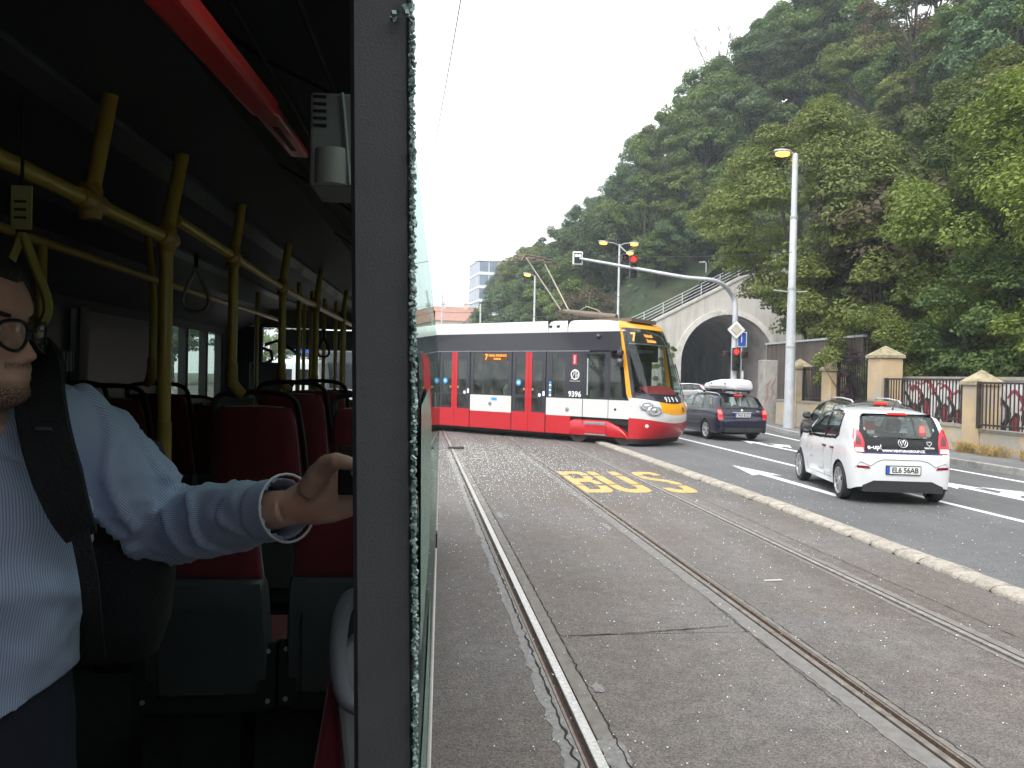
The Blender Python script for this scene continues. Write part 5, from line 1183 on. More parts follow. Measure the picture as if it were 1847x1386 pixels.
# headlights
for (ii, zz, rr) in ((4.6, 1.10, 0.11), (6.6, 0.98, 0.125), (21.5, 1.06, 0.12), (23.2, 1.1, 0.10)):
    p, tg, nn = nose_pt(ii, zz, 0.01); Mq = Matrix.Translation(p) @ Matrix((tg, nn.cross(tg), nn)).transposed().to_4x4() @ Matrix.Scale(1.5, 4, (1, 0, 0))
    h = MB().lathe([(rr, -0.02), (rr, 0.02), (rr * 0.9, 0.03), (rr * 0.85, 0.012), (rr * 0.55, -0.005), (rr * 0.5, 0.02), (0.004, 0.03)], 18, Mq).build('headlight', pmat('headlight_chrome', (0.62, 0.63, 0.64), 0.15, metal=0.8, var=0.1), tram, smooth=40)
    MB().lathe([(rr * 1.2, -0.03), (rr * 1.22, 0.0), (rr * 1.02, 0.012)], 18, Mq).build('headlight_rim', pmat('headlight_grey', (0.33, 0.34, 0.35), 0.4), h)
p, tg, nn = nose_pt(15.6, 1.0, 0.012); MB().lathe([(0.075, 0), (0.075, 0.006), (0.06, 0.008), (0.055, 0.004), (0.004, 0.004)], 18, Matrix.Translation(p) @ Matrix((tg, nn.cross(tg), nn)).transposed().to_4x4()).build('front_emblem', pmat('emblem_bronze', (0.30, 0.14, 0.04), 0.4, metal=0.4), tram)
p, tg, nn = nose_pt(4.5, 0.56, 0.03); MB().lathe([(0.05, 0), (0.04, 0.02), (0.004, 0.025)], 12, Matrix.Translation(p) @ Matrix((tg, nn.cross(tg), nn)).transposed().to_4x4()).build('marker_lamp', pmat('lamp_clear', (0.7, 0.68, 0.6), 0.2), tram)
# wiper
MB().tube([nose_pt(20, 1.30, 0.03)[0], nose_pt(20.5, 1.7, 0.03)[0], nose_pt(20.6, 2.3, 0.03)[0]], 0.014, 5).build('wiper', M_TSEAM, tram); MB().tube([nose_pt(16.5, 1.42, 0.035)[0], nose_pt(19.5, 1.60, 0.035)[0]], 0.014, 5).build('wiper', M_TSEAM, tram)
# mirror pods at the near front corner
for (z, h_) in ((2.55, 0.16), (2.28, 0.26)):
    MB().lathe([(0.02, -h_ / 2), (0.085, -h_ * 0.4), (0.10, 0), (0.085, h_ * 0.4), (0.02, h_ / 2)], 12, Matrix.Translation(T(-0.10, -0.17, z)) @ Matrix.Scale(1.0, 4)).build('mirror', M_TBLK, tram, smooth=60)
MB().tube([T(0.0, 0.0, 2.72), T(-0.08, -0.12, 2.70), T(-0.10, -0.17, 2.45)], 0.02, 6).build('mirror_arm', M_TBLK, tram)
# inside: driver's desk, partition, seats, a person-free cab, red sunblind-like dashboard seen through glass
ds_ = MB(); ds_.grid([[T(-0.75, 0.35, 1.38), T(-0.88, 1.2, 1.40), T(-0.75, 2.1, 1.38)], [T(-0.45, 0.25, 1.62), T(-0.45, 1.2, 1.66), T(-0.45, 2.2, 1.62)], [T(-0.1, 0.25, 1.5), T(-0.1, 1.2, 1.5), T(-0.1, 2.2, 1.5)]]); ds_.build('dashboard', pmat('dash_red', (0.40, 0.015, 0.02), 0.45), tram, smooth=60)
MB().box(T(0.2, 0.5, 1.0), T(0.55, 1.05, 2.05)).build('driver_seat', pmat('seat_dark', (0.03, 0.03, 0.035), 0.8), tram, bevel=0.08)
MB().box(T(1.0, 0.15, 0.6), T(1.06, TW - 0.2, 1.5)).build('partition', M_TIN, tram); MB().box(T(1.0, 0.15, 2.2), T(1.06, TW - 0.2, 2.6)).build('partition', M_TIN, tram); MB().box(T(1.0, 1.4, 1.5), T(1.06, 1.46, 2.2)).build('partition_post', M_TIN, tram)
MB().box(T(0.15, 0.1, 0.3), T(0.2, TW - 0.1, 1.30)).build('cab_floor_wall', M_TIN, tram)
MB().box(T(-0.75, 0.3, 0.3), T(0.15, TW - 0.3, 1.2)).build('nose_bulkhead', M_TSEAM, tram)
for i, x in enumerate((4.0, 4.8, 7.2, 8.0, 10.5, 11.3)):
    for d in (0.35, 1.75): MB().box(T(x, d, 0.6), T(x + 0.12, d + 0.42, 1.45)).build('seat', pmat('tram_seat', (0.17, 0.10, 0.09), 0.8), tram, bevel=0.04)
for x in (2.6, 3.7, 5.5, 6.7): MB().tube([T(x, 0.7, 0.6), T(x, 0.7, 2.6)], 0.018, 6).build('grab_pole', pmat('pale_rail', (0.5, 0.5, 0.4), 0.4), tram)
# pantograph lowered towards the rear, on the roof
M_PAN = pmat('pantograph_brown', (0.17, 0.13, 0.10), 0.6, metal=0.3, var=0.15); M_PANL = pmat('pantograph_tube', (0.35, 0.31, 0.25), 0.5, metal=0.4, var=0.15)
pg = empty('pantograph', (0, 0, 0), 0, tram)
def TT(px, py, dd):
    """tram-local point seen at pixel px,py in the plane dd metres in from the visible side"""
    o = tl @ Vector((0, 0, CAM_H)); v = (tl.to_3x3() @ ray(px, py)); t = (SGN * dd - o.y) / v.y
    return o + v * t - Vector((0, 0, 0.02))
base = TT(1112, 573, 1.2); knee = TT(1016, 561, 1.2); 
MB().tube([base, knee], [0.10, 0.06], 8).build('lower_arm', M_PAN, pg, smooth=60)
h1 = TT(948, 464, 0.75); h2 = TT(983, 477, 1.65)
MB().tube([knee + T(0, -0.12, 0), h1], 0.022, 6).build('upper_arm', M_PANL, pg); MB().tube([knee + T(0, 0.35, 0), h2], 0.022, 6).build('upper_arm', M_PANL, pg)
MB().tube([knee + T(0, -0.2, 0), knee + T(0, 0.45, 0)], 0.035, 6).build('knee_axle', M_PAN, pg)
MB().tube([base.lerp(knee, 0.75), base.lerp(knee, 0.55) + Vector((0, 0, 0.22)), base.lerp(knee, 0.35) + Vector((0, 0, 0.15)), base.lerp(knee, 0.15) + Vector((0, 0, -0.05))], 0.015, 5).build('cable_loop', M_PANL, pg)
hc = (h1 + h2) / 2; ax = (h2 - h1).normalized()
for (o_, dz) in ((-0.20, 0.0), (0.20, 0.02)):
    q = hc + T(o_, 0, 0); hw_ = 0.85
    MB().tube([q - T(0, hw_ + 0.15, 0) - Vector((0, 0, 0.14)), q - T(0, hw_, 0) + Vector((0, 0, 0.05 + dz)), q + Vector((0, 0, 0.09 + dz)), q + T(0, hw_, 0) + Vector((0, 0, 0.05 + dz)), q + T(0, hw_ + 0.15, 0) - Vector((0, 0, 0.14))], 0.03, 6).build('contact_strip', M_PAN, pg, smooth=60)
for d in (-0.7, -0.25, 0.25, 0.7): MB().tube([hc + T(-0.2, d, 0.03), hc + T(0.2, d, 0.05)], 0.025, 5).build('head_spring', M_PAN, pg)
MB().tube([h1, hc - T(0, 0.4, 0)], 0.03, 5).build('head_link', M_PAN, pg); MB().tube([h2, hc + T(0, 0.4, 0)], 0.03, 5).build('head_link', M_PAN, pg)
MB().box(T(-0.05, 0.5, 3.46), T(1.2, 2.0, 3.56)).build('pantograph_base', M_PAN, pg)
_tick('50_tram')
# ---- seated passenger behind the tram window
pe = empty('person', tram.location, TRZ); tag(pe, 'seated passenger in pale top behind the tram window', 'person')
def _s(x, d, z): return T(x, d, z)
c = _s(4.35, 0.62, 1.0); pr_ = MB()
pr_.tube([c, c + T(0, 0, 0.25), c + T(0.02, 0, 0.45), c + T(0.02, 0, 0.53), c + T(0.0, 0, 0.58), c + T(-0.02, 0, 0.64)], [(0.16, 0.12), (0.16, 0.12), (0.19, 0.11), (0.12, 0.08), (0.05, 0.05), (0.055, 0.055)], 16)
hc_ = c + T(-0.03, 0, 0.73); pr_.lathe([(0.01, -0.12), (0.05, -0.10), (0.075, -0.04), (0.082, 0.03), (0.07, 0.09), (0.03, 0.12)], 16, Matrix.Translation(hc_))
pr_.lathe([(0.001, -0.02), (0.012, -0.012), (0.014, 0.0), (0.006, 0.02)], 8, Matrix.Translation(hc_ + T(-0.085, 0, -0.02)))
for sd in (-1, 1): pr_.tube([c + T(0.02, 0.2 * sd, 0.42), c + T(-0.05, 0.24 * sd, 0.2), c + T(-0.28, 0.15 * sd, 0.12)], [0.055, 0.045, 0.03], 10); pr_.tube([c + T(0, 0.09 * sd, 0.02), c + T(-0.42, 0.1 * sd, 0.02), c + T(-0.44, 0.1 * sd, -0.38)], [0.085, 0.065, 0.045], 10)
_me = pr_.mesh('body', []); _ob = bpy.data.objects.new('body', _me); col.objects.link(_ob); _ob.parent = pe
_r = _ob.modifiers.new('r', 'REMESH'); _r.mode = 'VOXEL'; _r.voxel_size = 0.014; _r.use_smooth_shade = True
_me.materials.append(pmat('passenger_skin', (0.50, 0.28, 0.20), 0.6, var=0.1))
tp_ = MB().tube([c + T(0, 0, -0.02), c + T(0, 0, 0.25), c + T(0.02, 0, 0.45), c + T(0.02, 0, 0.54), c + T(0.0, 0, 0.57)], [(0.18, 0.14), (0.178, 0.138), (0.208, 0.13), (0.14, 0.10), (0.07, 0.07)], 18)
for sd in (-1, 1): tp_.tube([c + T(0.02, 0.19 * sd, 0.44), c + T(-0.05, 0.245 * sd, 0.2), c + T(-0.2, 0.19 * sd, 0.14)], [0.075, 0.062, 0.05], 12)
tp_.build('shirt', pmat('passenger_top', (0.55, 0.57, 0.56), 0.85), pe, smooth=60)
MB().lathe([(0.082, -0.03), (0.093, 0.02), (0.082, 0.09), (0.04, 0.13), (0.004, 0.14)], 16, Matrix.Translation(hc_ + T(0.018, 0, 0.0))).build('hair', pmat('passenger_hair', (0.03, 0.02, 0.014), 0.7), pe, smooth=60)
_b2 = MB()
for sd in (-1, 1): _b2.tube([c + T(0.05, 0.09 * sd, 0.0), c + T(-0.43, 0.1 * sd, 0.03), c + T(-0.45, 0.1 * sd, -0.30)], [0.11, 0.082, 0.07], 12)
_b2.build('trousers', pmat('passenger_trousers', (0.03, 0.03, 0.045), 0.85), pe, smooth=60)
# ------------------------------------------------------------------ cars
M_TYRE = pmat('tyre_rubber', (0.018, 0.018, 0.019), 0.8, var=0.15, scale=10)
M_RIM = pmat('alloy_rim', (0.55, 0.56, 0.57), 0.3, metal=0.75, var=0.08)
M_UNDER = pmat('car_underbody', (0.010, 0.010, 0.011), 0.9, var=0)
M_TRIM = pmat('black_plastic_trim', (0.022, 0.022, 0.024), 0.55, var=0.1)
M_CGLS = glass('car_glass', (0.80, 0.88, 0.86), 1.0); M_CGLR = glass('car_rear_glass', (0.80, 0.88, 0.85), 1.0, dirt=0.12)
M_CIN = pmat('car_interior', (0.07, 0.072, 0.075), 0.85, var=0.2)
M_PLATE = pmat('plate_white_enamel', (0.75, 0.75, 0.72), 0.4, var=0.03); M_PLB = pmat('plate_blue', (0.02, 0.10, 0.50), 0.4); M_PLK = pmat('plate_ink', (0.012, 0.012, 0.014), 0.5)
M_BRK = emit('brake_light_lit', (1.0, 0.012, 0.014), 1.0); M_TAILR = pmat('tail_lamp_red', (0.42, 0.008, 0.02), 0.2, coat=0.5, var=0.1, emis=(0.6, 0.0, 0.01), estr=0.10)
M_TAILW = emit('tail_lamp_bright', (1.0, 0.40, 0.36), 0.8); M_TAILD = pmat('tail_lamp_dark', (0.09, 0.006, 0.012), 0.2, coat=0.5)
M_REFL = pmat('reflector_red', (0.20, 0.005, 0.012), 0.25)
def wheel_meshes(r, w, spokes, key, rim_r=0.66, m_rim=None):
    ty = MB().lathe([(r * rim_r, -w / 2 + 0.01), (r * 0.78, -w / 2), (r * 0.93, -w / 2 + 0.004), (r * 0.985, -w / 2 + 0.03), (r, -w / 2 + 0.06), (r, w / 2 - 0.06), (r * 0.985, w / 2 - 0.03), (r * 0.93, w / 2 - 0.004), (r * 0.78, w / 2), (r * rim_r, w / 2 - 0.01)], 36, axis='X', cap=False).mesh('tyre', M_TYRE, smooth=40)
    rb = MB(); q = r * rim_r
    rb.lathe([(q, -w / 2 + 0.012), (q * 1.02, -w / 2 - 0.002), (q * 0.93, -w / 2 + 0.004), (q * 0.90, -w / 2 + 0.06)], 36, axis='X', cap=False)
    rb.lathe([(0.07, -w / 2 + 0.02), (0.06, -w / 2 + 0.008), (0.004, -w / 2 + 0.006)], 16, axis='X')
    for k in range(spokes):
        a = 2 * math.pi * k / spokes
        for s in (-1, 1):
            a0 = a + s * 0.10; a1 = a + s * 0.20
            c0, s0, c1, s1 = math.cos(a0), math.sin(a0), math.cos(a1), math.sin(a1); tx = Vector((0, -s0, c0))
            P0 = Vector((-w / 2 + 0.014, 0.05 * c0, 0.05 * s0)); P1 = Vector((-w / 2 + 0.010, q * 0.93 * c1, q * 0.93 * s1)); wd = 0.013
            rb.add([P0 - tx * wd, P0 + tx * wd, P1 + tx * wd * 1.1, P1 - tx * wd * 1.1, P0 - tx * wd + Vector((0.03, 0, 0)), P0 + tx * wd + Vector((0.03, 0, 0)), P1 + tx * wd * 1.1 + Vector((0.03, 0, 0)), P1 - tx * wd * 1.1 + Vector((0.03, 0, 0))], [(0, 1, 2, 3), (0, 4, 5, 1), (1, 5, 6, 2), (2, 6, 7, 3), (3, 7, 4, 0)])
    rm = rb.mesh('rim', m_rim or M_RIM, smooth=40)
    dk = MB().lathe([(q * 0.9, -w / 2 + 0.05), (q * 0.9, -w / 2 + 0.055), (0.01, -w / 2 + 0.055)], 24, axis='X').mesh('brake_disc', M_UNDER)
    return ty, rm, dk
class Car:
    def __init__(s, name, label, loc, rz, spec):
        s.cache = {}; s.sp = spec; s.L = spec['L']; s.o = empty(name, loc, rz); tag(s.o, label, 'car')
    # local frame: x to the right, y forward from rear bumper (0) to front (L), z up
    def zl(s, y):
        z = interp(s.sp['sill'], y)
        for yc in s.sp['axles']:
            ra = s.sp['arch']; d = abs(y - yc)
            if d < ra: z = max(z, s.sp['wr'] + math.sqrt(ra * ra - d * d) * 1.0 - 0.015)
        return z
    def sec(s, y):
        k_ = round(y, 4)
        if k_ in s.cache: return s.cache[k_]
        out = s.cache[k_] = s.sec_(k_)
        return out
    def sec_(s, y):
        P = s.sp; zt = sinterp(P['top'], y); zb = interp(P['belt'], y); Wd = sinterp(P['plan'], y); zl = s.zl(y)
        zbe = min(zb, zt - 0.045); zl = min(zl, zbe - 0.05); roofz = P['roofz']
        out = []
        for i in range(9):
            t = i / 8; z = lerp(zl, zbe, t); q = (z - P['zm']) / 0.5
            out.append((Wd - P['bulge'] * q * q - (0.012 if t > 0.97 else 0), z))
        xb = out[-1][0]; zr = zt - min(0.085, max(0.03, (zt - zbe) * 0.35)); xr = xb - P['tumble'] * max(0, (zr - zbe)) / (roofz - zb) - 0.01
        for i in range(1, 8):
            t = i / 7; out.append((lerp(xb - 0.008, xr, t) + 0.018 * math.sin(math.pi * t) * min(1, (zr - zbe) / 0.3), lerp(zbe + 0.008, zr, t)))
        for i in range(1, 9):
            u = i / 8; out.append((xr * (1 - u), zr + (zt - zr) * (1 - (1 - u) ** P.get('crown', 3.2))))
        return out
    def hw(s, y, z):
        q = s.sec(y)
        for a, c in zip(q, q[1:]):
            if a[1] <= z <= c[1]: return lerp(a[0], c[0], (z - a[1]) / (c[1] - a[1] + 1e-9))
        return q[0][0] if z < q[0][1] else q[15][0]
    def ztop(s, x, y):
        q = s.sec(y); x = abs(x)
        for a, c in zip(q[::-1], q[::-1][1:]):
            if a[0] <= x <= c[0]: return lerp(a[1], c[1], (x - a[0]) / (c[0] - a[0] + 1e-9))
        return -1
    def yrear(s, x, z):
        y = 0.0; prev = s.ztop(x, 0.0)
        if prev >= z: return 0.0
        while y < 1.2:
            n = s.ztop(x, y + 0.01)
            if n >= z: return y + 0.01 * ((z - prev) / (n - prev) if prev > 0 and n > prev else 1)
            prev = n; y += 0.01
        return y
    def yfront(s, x, z):
        y = s.L
        while y > s.L - 1.6:
            if s.ztop(x, y) >= z: return y
            y -= 0.01
        return y
    def shell(s, mbody, cuts_side=(), cuts_rear=(), cuts_front=()):
        ys = []; y = 0.0
        extra = sorted(set([p[0] for p in s.sp['top']] + [c - s.sp['arch'] for c in s.sp['axles']] + [c + s.sp['arch'] for c in s.sp['axles']]))
        n = int(s.L / 0.035); ys = sorted(set([round(s.L * i / n, 4) for i in range(n + 1)] + [round(s.L * (i + 0.5) / n, 4) for i in range(int(0.55 / 0.035))] + [round(e, 4) for e in extra if 0 < e < s.L]))
        rows = []
        for y in ys:
            q = s.sec(y); rows.append([Vector((x, y, z)) for x, z in q] + [Vector((-x, y, z)) for x, z in q[-2::-1]])
        b = MB(); n = len(rows[0])
        for i in range(len(rows) - 1):
            for k in range(n - 1):
                qd = (rows[i][k], rows[i][k + 1], rows[i + 1][k + 1], rows[i + 1][k]); c = sum(qd, Vector()) / 4; cut = False
                if 8 < k < n - 10:
                    kk = min(k, n - 2 - k)
                    if kk < 16: cut = any(inside(pl, c.y, c.z) for pl in cuts_side)
                    if not cut and c.y < s.L * 0.3: cut = any(inside(pl, c.x, c.z) for pl in cuts_rear)
                    if not cut and c.y > s.L * 0.5: cut = any(inside(pl, c.x, c.z) for pl in cuts_front)
                if not cut: b.add(qd, [(0, 1, 2, 3)])
        for r_ in (rows[0], rows[-1]): b.add(r_, [tuple(range(n))])
        o = b.build('body', mbody, s.o, smooth=38, weld=True); return o
    def side(s, name, poly, m, off, sides=(-1, 1), par=None, cell=0.06, smooth=40):
        out = []
        for sd in sides:
            out.append(MB().patch(poly, lambda y, z: (sd * (s.hw(y, z) + off), y, z), cell, cell).build(name, m, par or s.o, smooth=smooth, weld=True))
        return out
    def rear(s, name, poly, m, off, par=None, cell=0.06, both=False):
        o = None
        for sg_ in ((1, -1) if both else (1,)):
            o = MB().patch(poly, lambda x, z: (sg_ * x * (1 + off / 1.2), s.yrear(x, z) - off, z + off * 0.2), cell, cell).build(name, m, par or s.o, smooth=40, weld=True)
        return o
    def front(s, name, poly, m, off, par=None, cell=0.06, both=False):
        for sg_ in ((1, -1) if both else (1,)):
            o = MB().patch(poly, lambda x, z: (sg_ * x * (1 + off / 1.2), s.yfront(x, z) + off, z + off * 0.2), cell, cell).build(name, m, par or s.o, smooth=40, weld=True)
        return o
    def wheels(s, spokes, rim_r=0.66, w=0.185, mr=None):
        r = s.sp['wr']; ty, rm, dk = wheel_meshes(r, w, spokes, s.o.name, rim_r, mr)
        for yc in s.sp['axles']:
            for sd in (-1, 1):
                x = sd * (s.sp['track'] / 2)
                t = inst('wheel', ty, s.o, (x, yc, r)); t.rotation_euler = (0.4 * yc, 0, 0) if sd < 0 else (0.4 * yc, 0, math.pi)
                inst('rim', rm, t); inst('brake_disc', dk, t)
        tw = s.sp['track'] / 2
        MB().box((-tw + 0.12, 0.18, 0.20), (tw - 0.12, s.L - 0.25, 0.45)).build('underbody', M_UNDER, s.o)
        b = MB()
        for yc in s.sp['axles']: b.box((-tw + 0.02, yc - s.sp['arch'] - 0.03, 0.40), (tw - 0.02, yc + s.sp['arch'] + 0.03, s.sp['wr'] + s.sp['arch'] + 0.03))
        b.build('wheel_well', M_UNDER, s.o)
    def cabin(s, yd, zfloor=0.35):
        zb = interp(s.sp['belt'], s.L * 0.45)
        MB().box((-0.62, 0.5, zfloor), (0.62, yd + 0.2, zfloor + 0.1)).build('cabin_floor', M_CIN, s.o)
        MB().box((-0.60, yd - 0.1, 0.6), (0.60, yd + 0.25, zb - 0.03)).build('dashboard', M_CIN, s.o, bevel=0.04)
        for (x, y) in ((-0.34, yd - 0.95), (0.34, yd - 0.95)):
            st = MB().box((x - 0.23, y - 0.10, 0.45), (x + 0.23, y + 0.06, zb + 0.12)).box((x - 0.23, y, 0.45), (x + 0.23, y + 0.5, 0.62)).build('front_seat', M_CIN, s.o, bevel=0.05)
            MB().box((x - 0.13, y - 0.10, zb + 0.15), (x + 0.13, y - 0.01, zb + 0.36)).build('headrest', M_CIN, st, bevel=0.04)
        st = MB().box((-0.58, yd - 1.85, 0.5), (0.58, yd - 1.70, zb - 0.04)).build('rear_seat', M_CIN, s.o, bevel=0.05)
        for x in (-0.32, 0.32): MB().box((x - 0.12, yd - 1.86, zb - 0.03), (x + 0.12, yd - 1.77, zb + 0.14)).build('headrest', M_CIN, st, bevel=0.04)
        MB().tube([Vector((-0.34 + 0.18 * math.cos(a), yd - 0.25 + 0.07 * math.sin(a), zb - 0.02 + 0.17 * math.sin(a))) for a in [2 * math.pi * k / 16 for k in range(17)]], 0.014, 6).build('steering_wheel', M_CIN, s.o)
    def plate(s, x, z, txt, lean=0.0, w=0.52, h=0.115):
        y = s.yrear(x, z) - 0.02; e = empty('number_plate', (x, y, z), 0, s.o); e.rotation_euler = (lean, 0, 0)
        pb = MB().box((-w / 2 - 0.012, -0.008, -h / 2 - 0.012), (w / 2 + 0.012, 0.006, h / 2 + 0.012)).build('plate_holder', M_TRIM, e)
        MB().box((-w / 2, -0.013, -h / 2), (w / 2, -0.009, h / 2)).build('plate_face', M_PLATE, e); MB().box((-w / 2, -0.0165, -h / 2), (-w / 2 + 0.045, -0.0135, h / 2)).build('plate_band', M_PLB, e)
        o = inst('lettering', text_mesh(txt, h * 0.98, M_PLK, 0.002, 0.0008, 'CENTER', 0.98), e, (0.022, -0.016, -0.002)); o.rotation_euler = (R(90), 0, 0); o.scale = (0.93, 1, 1)
    def mirrors(s, y, z, m, dx=0.10):
        for sd in (-1, 1):
            x = sd * (s.hw(y, z) + dx); o = MB().lathe([(0.02, -0.10), (0.075, -0.07), (0.09, 0), (0.08, 0.07), (0.02, 0.11)], 12, Matrix.Translation((x, y, z + 0.06)) @ Matrix.Scale(0.75, 4, (0, 1, 0)) @ Matrix.Rotation(R(90), 4, 'Y')).build('mirror', m, s.o, smooth=60)
            MB().box((x - 0.075, y - 0.072, z + 0.02), (x + 0.075, y - 0.062, z + 0.11)).build('mirror_glass', pmat('mirror_glass', (0.5, 0.52, 0.54), 0.05, metal=0.9), o)
    def handles(s, spots, m):
        for (y, z) in spots:
            for sd in (-1, 1):
                x = sd * (s.hw(y, z) + 0.008); MB().cbox((x, y, z), (0.03, 0.17, 0.035)).build('door_handle', m, s.o, bevel=0.01)
    def roofpt(s, x, y, off): return Vector((x, y, s.ztop(x, y) + off))

# ---- white city hatchback
def shrink(pl, k):
    cx_ = sum(p[0] for p in pl) / len(pl); cy_ = sum(p[1] for p in pl) / len(pl); return [(cx_ + (p[0] - cx_) * k, cy_ + (p[1] - cy_) * k) for p in pl]
SP_UP = dict(L=3.60, roofz=1.47, wr=0.30, arch=0.352, axles=(0.60, 3.02), track=1.455, zm=0.62, bulge=0.045, tumble=0.155, crown=4.2,
    sill=[(0, 0.28), (0.15, 0.22), (0.3, 0.21), (3.3, 0.21), (3.6, 0.25)],
    top=[(0, 0.60), (0.03, 0.74), (0.055, 0.78), (0.085, 0.84), (0.11, 0.93), (0.155, 1.05), (0.21, 1.17), (0.27, 1.28), (0.34, 1.385), (0.38, 1.415), (0.45, 1.432), (0.8, 1.465), (1.25, 1.475), (1.75, 1.455), (2.0, 1.40), (2.3, 1.27), (2.62, 1.085), (2.75, 1.02), (3.1, 0.93), (3.35, 0.84), (3.5, 0.72), (3.58, 0.58), (3.6, 0.50)],
    belt=[(0, 0.88), (0.5, 0.955), (1.2, 0.925), (2.5, 0.905), (2.7, 0.92), (3.6, 0.7)],
    plan=[(0, 0.60), (0.03, 0.70), (0.08, 0.755), (0.16, 0.79), (0.3, 0.812), (0.6, 0.822), (1.5, 0.82), (2.8, 0.815), (3.15, 0.78), (3.4, 0.69), (3.55, 0.56), (3.6, 0.45)])
up = Car('hatchback_car', 'small white electric hatchback with black tailgate in the near lane', (0, 0, 0), 0, SP_UP)
M_CARW = pmat('car_paint_white', (0.63, 0.64, 0.65), 0.25, var=0.02, coat=0.6)
W1 = [(1.50, 0.955), (2.42, 0.935), (2.05, 1.30), (1.85, 1.375), (1.53, 1.40)]       # front door glass
W2 = [(0.80, 1.02), (0.90, 0.985), (1.43, 0.957), (1.46, 1.40), (1.05, 1.385), (0.86, 1.34)]
RG = [(-0.50, 1.055), (-0.58, 1.16), (-0.56, 1.36), (0.56, 1.36), (0.58, 1.16), (0.50, 1.055), (0.40, 1.03), (-0.40, 1.03)]
WS = [(-0.60, 1.08), (0.60, 1.08), (0.52, 1.385), (-0.52, 1.385)]
up.shell(M_CARW, [shrink(W1, 1.0), shrink(W2, 1.0)], [shrink(RG, 1.0)], [shrink(WS, 0.96)])
FR = [(1.47, 0.925), (2.52, 0.905), (2.10, 1.32), (1.87, 1.405), (1.45, 1.43), (1.06, 1.41), (0.82, 1.37), (0.745, 1.02), (0.86, 0.955), (1.40, 0.93)]
def ring(c, outer_poly, holes, m, off, fn, name, cell=0.03):
    """black frit: small cells of the outline that miss the glass"""
    us = [p[0] for p in outer_poly]; vs = [p[1] for p in outer_poly]; b = MB(); u = min(us)
    nu = int((max(us) - min(us)) / cell) + 1; nv = int((max(vs) - min(vs)) / cell) + 1; du = (max(us) - min(us)) / nu; dv = (max(vs) - min(vs)) / nv
    for i in range(nu):
        for j in range(nv):
            u0, v0 = min(us) + i * du, min(vs) + j * dv; cx_, cy_ = u0 + du / 2, v0 + dv / 2
            if inside(outer_poly, cx_, cy_) and not any(inside(h, cx_, cy_) for h in holes): b.add([fn(u0, v0), fn(u0 + du, v0), fn(u0 + du, v0 + dv), fn(u0, v0 + dv)], [(0, 1, 2, 3)])
    return b.build(name, m, c.o, smooth=40, weld=True)
M_FRIT = pmat('black_gloss_trim', (0.008, 0.008, 0.009), 0.15, var=0, coat=0.0, spec=0.35)
for sd in (-1, 1):
    ring(up, FR, [shrink(W1, 0.94), shrink(W2, 0.93)], M_FRIT, 0, lambda y, z: (sd * (up.hw(y, z) + 0.003), y, z), 'window_surround', 0.011)
up.side('side_window', W1, M_CGLS, 0.0015); up.side('side_window', W2, M_CGLS, 0.0015)
HT_ = [(-0.665, 0.80), (-0.66, 0.90), (-0.645, 1.0), (-0.635, 1.12), (-0.60, 1.28), (-0.55, 1.385), (0.55, 1.385), (0.60, 1.28), (0.635, 1.12), (0.645, 1.0), (0.66, 0.90), (0.665, 0.80)]
ring(up, HT_, [shrink(RG, 0.96)], M_FRIT, 0, lambda x, z: (x, up.yrear(x, z) - 0.006, z), 'tailgate_panel', 0.011)
up.rear('rear_window', RG, M_CGLR, 0.004); up.front('windscreen', WS, M_CGLS, 0.004)
TL = [(0.575, 0.795), (0.70, 0.80), (0.735, 0.86), (0.735, 1.02), (0.705, 1.16), (0.67, 1.18), (0.60, 1.08), (0.565, 0.95)]
up.rear('tail_lamp', TL, M_TAILR, 0.014, both=True, cell=0.03)
up.rear('tail_lamp_core', [(0.62, 0.915), (0.69, 0.92), (0.695, 1.0), (0.665, 1.08), (0.615, 0.99)], M_TAILD, 0.020, both=True, cell=0.03)
up.rear('reverse_lamp', [(0.585, 0.805), (0.70, 0.808), (0.725, 0.85), (0.71, 0.875), (0.59, 0.87)], M_TAILW, 0.021, both=True, cell=0.03)
up.rear('bumper_reflector', [(0.50, 0.555), (0.70, 0.56), (0.71, 0.60), (0.53, 0.595)], M_REFL, 0.010, both=True, cell=0.04)
# bumper crease and dark diffuser
MB().tube([Vector((x, up.yrear(x, z) - 0.006, z)) for x, z in ((-0.73, 0.56), (-0.66, 0.66), (-0.50, 0.60), (-0.40, 0.67), (-0.30, 0.70), (0.30, 0.70), (0.40, 0.67), (0.50, 0.60), (0.66, 0.66), (0.73, 0.56))], 0.006, 5).build('bumper_crease', pmat('panel_gap', (0.25, 0.25, 0.26), 0.6), up.o)
MB().prism([(-0.62, 0.20), (0.62, 0.20), (0.62, 0.30), (0.45, 0.375), (-0.45, 0.375), (-0.62, 0.30)], lambda x, z: (x, -0.012, z), lambda x, z: (x, 0.2, z)).build('rear_diffuser', M_TRIM, up.o)
MB().tube([Vector((x, up.yrear(x, 0.795) - 0.008, 0.795)) for x in (-0.63, -0.3, 0.3, 0.63)], 0.010, 5).build('tailgate_strip', pmat('blue_strip', (0.02, 0.03, 0.18), 0.3), up.o)
MB().prism([(-0.16, 1.385), (0.16, 1.385), (0.13, 1.415), (-0.13, 1.415)], lambda x, z: (x, up.yrear(x, 1.38) - 0.035, z), lambda x, z: (x, up.yrear(x, 1.38) + 0.01, z)).build('high_brake_light', M_BRK, up.o)
MB().prism([(-0.56, 1.372), (0.56, 1.372), (0.53, 1.40), (-0.53, 1.40)], lambda x, z: (x, up.yrear(x, 1.36) - 0.03, z), lambda x, z: (x, up.yrear(x, 1.36) + 0.02, z)).build('spoiler_lip', M_FRIT, up.o)
